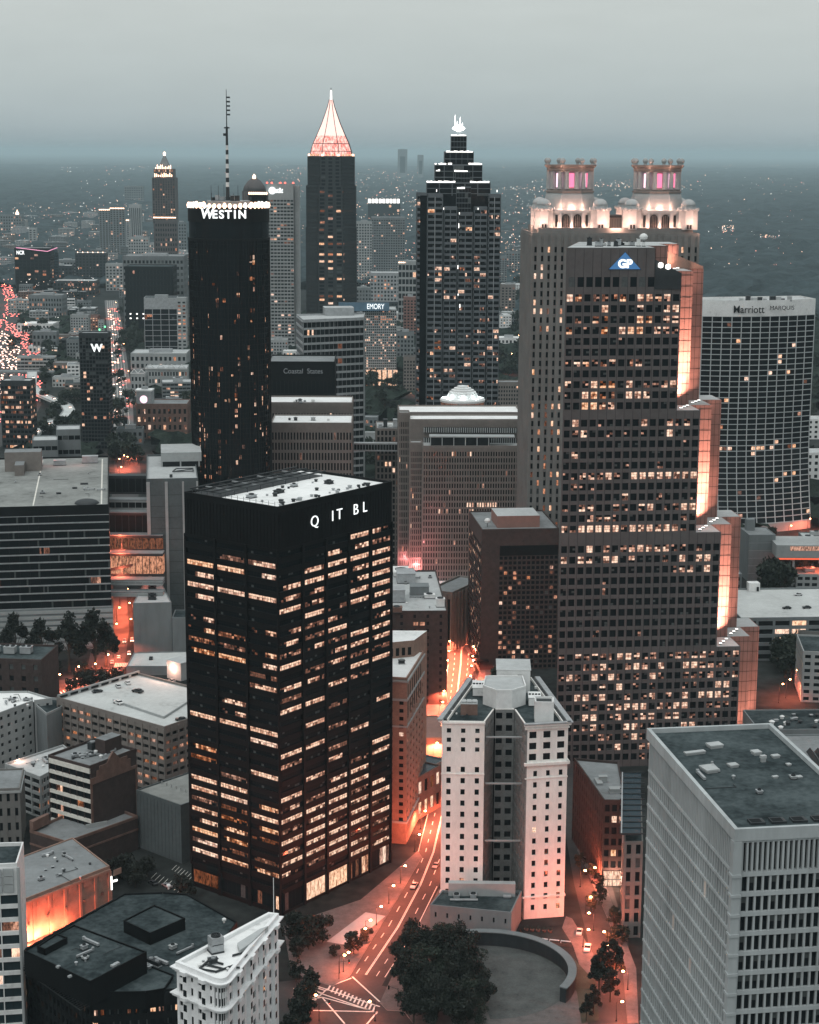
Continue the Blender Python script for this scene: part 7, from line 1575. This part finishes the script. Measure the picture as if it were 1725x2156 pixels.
for i,(x,y,z,pw,c,r) in enumerate(LIGHTS):
    o=bpy.data.objects.new('lamp_light',lamp_data(pw,c,r)); o.location=(x,y,z); C.objects.link(o)
for p,t_,pw,an in SPOTS:
    d=bpy.data.lights.new('flood_light','SPOT'); d.energy=pw*22000; d.color=(1,.52,.4); d.spot_size=math.radians(an); d.spot_blend=.9; d.shadow_soft_size=.5
    o=bpy.data.objects.new('flood_light',d); C.objects.link(o); o.location=p; o.rotation_euler=(Vector(t_)-Vector(p)).to_track_quat('-Z','Y').to_euler()
# traffic signals at the crossing
def signal(label,u,v,rz):
    x,y=Pz(u,v); e=empty('traffic_light',x,y,0,rz); tag(e,label,'traffic light'); m=MB(); m.lathe([(.2,0),(.14,.6),(.1,6)],7); m.tube((0,0,5.6),(3.2,0,5.8),.08,5); m.build('pole',[M['dmetal']],e); m=MB(); m.box(3,-.2,4.8,3.4,.2,6,0); m.lathe([(.14,5),(.14,5.1)],6,3.2,-.25,1); m.build('signal_head',[M['core'],M['rgl']],e)
signal('dark traffic light on the pavement by the park corner',838,2120,2.6); signal('traffic light on the plaza corner left of the avenue',714,2062,.3); signal('traffic light by the dark trees at the lower crossing',672,2150,.4)
# ================================================================ finish buildings' windows, sky, air
build_windows()
for m in bpy.data.materials:
    if any(n.type=='EMISSION' for n in m.node_tree.nodes): m.cycles.emission_sampling='NONE'
w=bpy.data.worlds.new('World'); S.world=w; w.use_nodes=True; nt=w.node_tree; nt.nodes.clear(); N=nt.nodes.new; L=nt.links.new
out=N('ShaderNodeOutputWorld'); bg=N('ShaderNodeBackground'); tc=N('ShaderNodeTexCoord'); sx=N('ShaderNodeSeparateXYZ'); L(tc.outputs['Generated'],sx.inputs[0])
nz=N('ShaderNodeTexNoise'); nz.inputs['Scale'].default_value=9; nz.inputs['Detail'].default_value=5; mp=N('ShaderNodeMapping'); mp.inputs['Scale'].default_value=(1,1,7); L(tc.outputs['Generated'],mp.inputs[0]); L(mp.outputs[0],nz.inputs[0])
ma=N('ShaderNodeMath'); ma.operation='MULTIPLY_ADD'; ma.inputs[1].default_value=.006; L(nz.outputs[0],ma.inputs[0]); L(sx.outputs['Z'],ma.inputs[2])
mr=N('ShaderNodeMapRange'); mr.inputs['From Min'].default_value=-.05; mr.inputs['From Max'].default_value=1.0; L(ma.outputs[0],mr.inputs[0])
rp_=N('ShaderNodeValToRGB'); e_=rp_.color_ramp.elements
for pos_,c in ((.044,(.16,.215,.235)),(.048,(.22,.28,.305)),(.056,(.28,.335,.355)),(.0648,(.335,.39,.405)),(.0876,(.395,.445,.45)),(.1229,(.455,.495,.49)),(.18,(.36,.39,.39)),(.33,(.27,.30,.305)),(.62,(.56,.6,.605))):
    q=rp_.color_ramp.elements.new(pos_); q.color=(*c,1)
e_[0].color=(.08,.11,.13,1); rp_.color_ramp.elements[-1].color=(1.2,1.25,1.25,1)
L(mr.outputs[0],rp_.inputs[0])
sky=N('ShaderNodeTexSky'); sky.sky_type='NISHITA'; sky.sun_disc=False; sky.sun_elevation=math.radians(3); sky.sun_rotation=math.radians(-110)
vm=N('ShaderNodeVectorMath'); vm.operation='MULTIPLY_ADD'; vm.inputs[1].default_value=(.006,.006,.006); L(sky.outputs[0],vm.inputs[0]); L(rp_.outputs[0],vm.inputs[2])
n2=N('ShaderNodeTexNoise'); n2.inputs['Scale'].default_value=14; n2.inputs['Detail'].default_value=6; n2.inputs['Roughness'].default_value=.6; m2=N('ShaderNodeMapping'); m2.inputs['Scale'].default_value=(1,1,5); L(tc.outputs['Generated'],m2.inputs[0]); L(m2.outputs[0],n2.inputs[0])
mz=N('ShaderNodeMath'); mz.operation='MULTIPLY_ADD'; mz.inputs[1].default_value=.12; mz.inputs[2].default_value=.93; L(n2.outputs[0],mz.inputs[0]); vs=N('ShaderNodeVectorMath'); vs.operation='SCALE'; L(vm.outputs[0],vs.inputs[0]); L(mz.outputs[0],vs.inputs['Scale']); L(vs.outputs[0],bg.inputs[0]); L(bg.outputs[0],out.inputs[0]); bg.inputs[1].default_value=1.
sd=bpy.data.lights.new('sun','SUN'); sd.energy=.5; sd.angle=math.radians(40); sd.color=(1,.97,.95); so=bpy.data.objects.new('sun',sd); C.objects.link(so); so.rotation_euler=(math.radians(48),0,math.radians(-25))
m,nt,out=_nt('air'); vp=nt.nodes.new('ShaderNodeVolumePrincipled'); vp.inputs['Color'].default_value=(.72,.93,1.0,1); vp.inputs['Density'].default_value=3.8e-5; vp.inputs['Anisotropy'].default_value=.0; nt.links.new(vp.outputs[0],out.inputs['Volume'])
m.cycles.homogeneous_volume=True
hz=MB(); hz.box(-31000,-600,-1,31000,121000,338); o=hz.build('haze',[m]); tag(o,'thin blue dusk haze filling the air over the city','haze',kind='stuff')
S.view_settings.view_transform='Standard'; S.view_settings.look='None'; S.view_settings.exposure=.3; S.view_settings.gamma=1
S.cycles.use_denoising=True; S.cycles.denoiser='OPENIMAGEDENOISE'; S.cycles.max_bounces=5; S.cycles.diffuse_bounces=2; S.cycles.glossy_bounces=2; S.cycles.volume_bounces=0; S.cycles.sample_clamp_indirect=4; S.cycles.sample_clamp_direct=0; S.cycles.use_light_tree=True
S.cycles.caustics_reflective=False; S.cycles.caustics_refractive=False
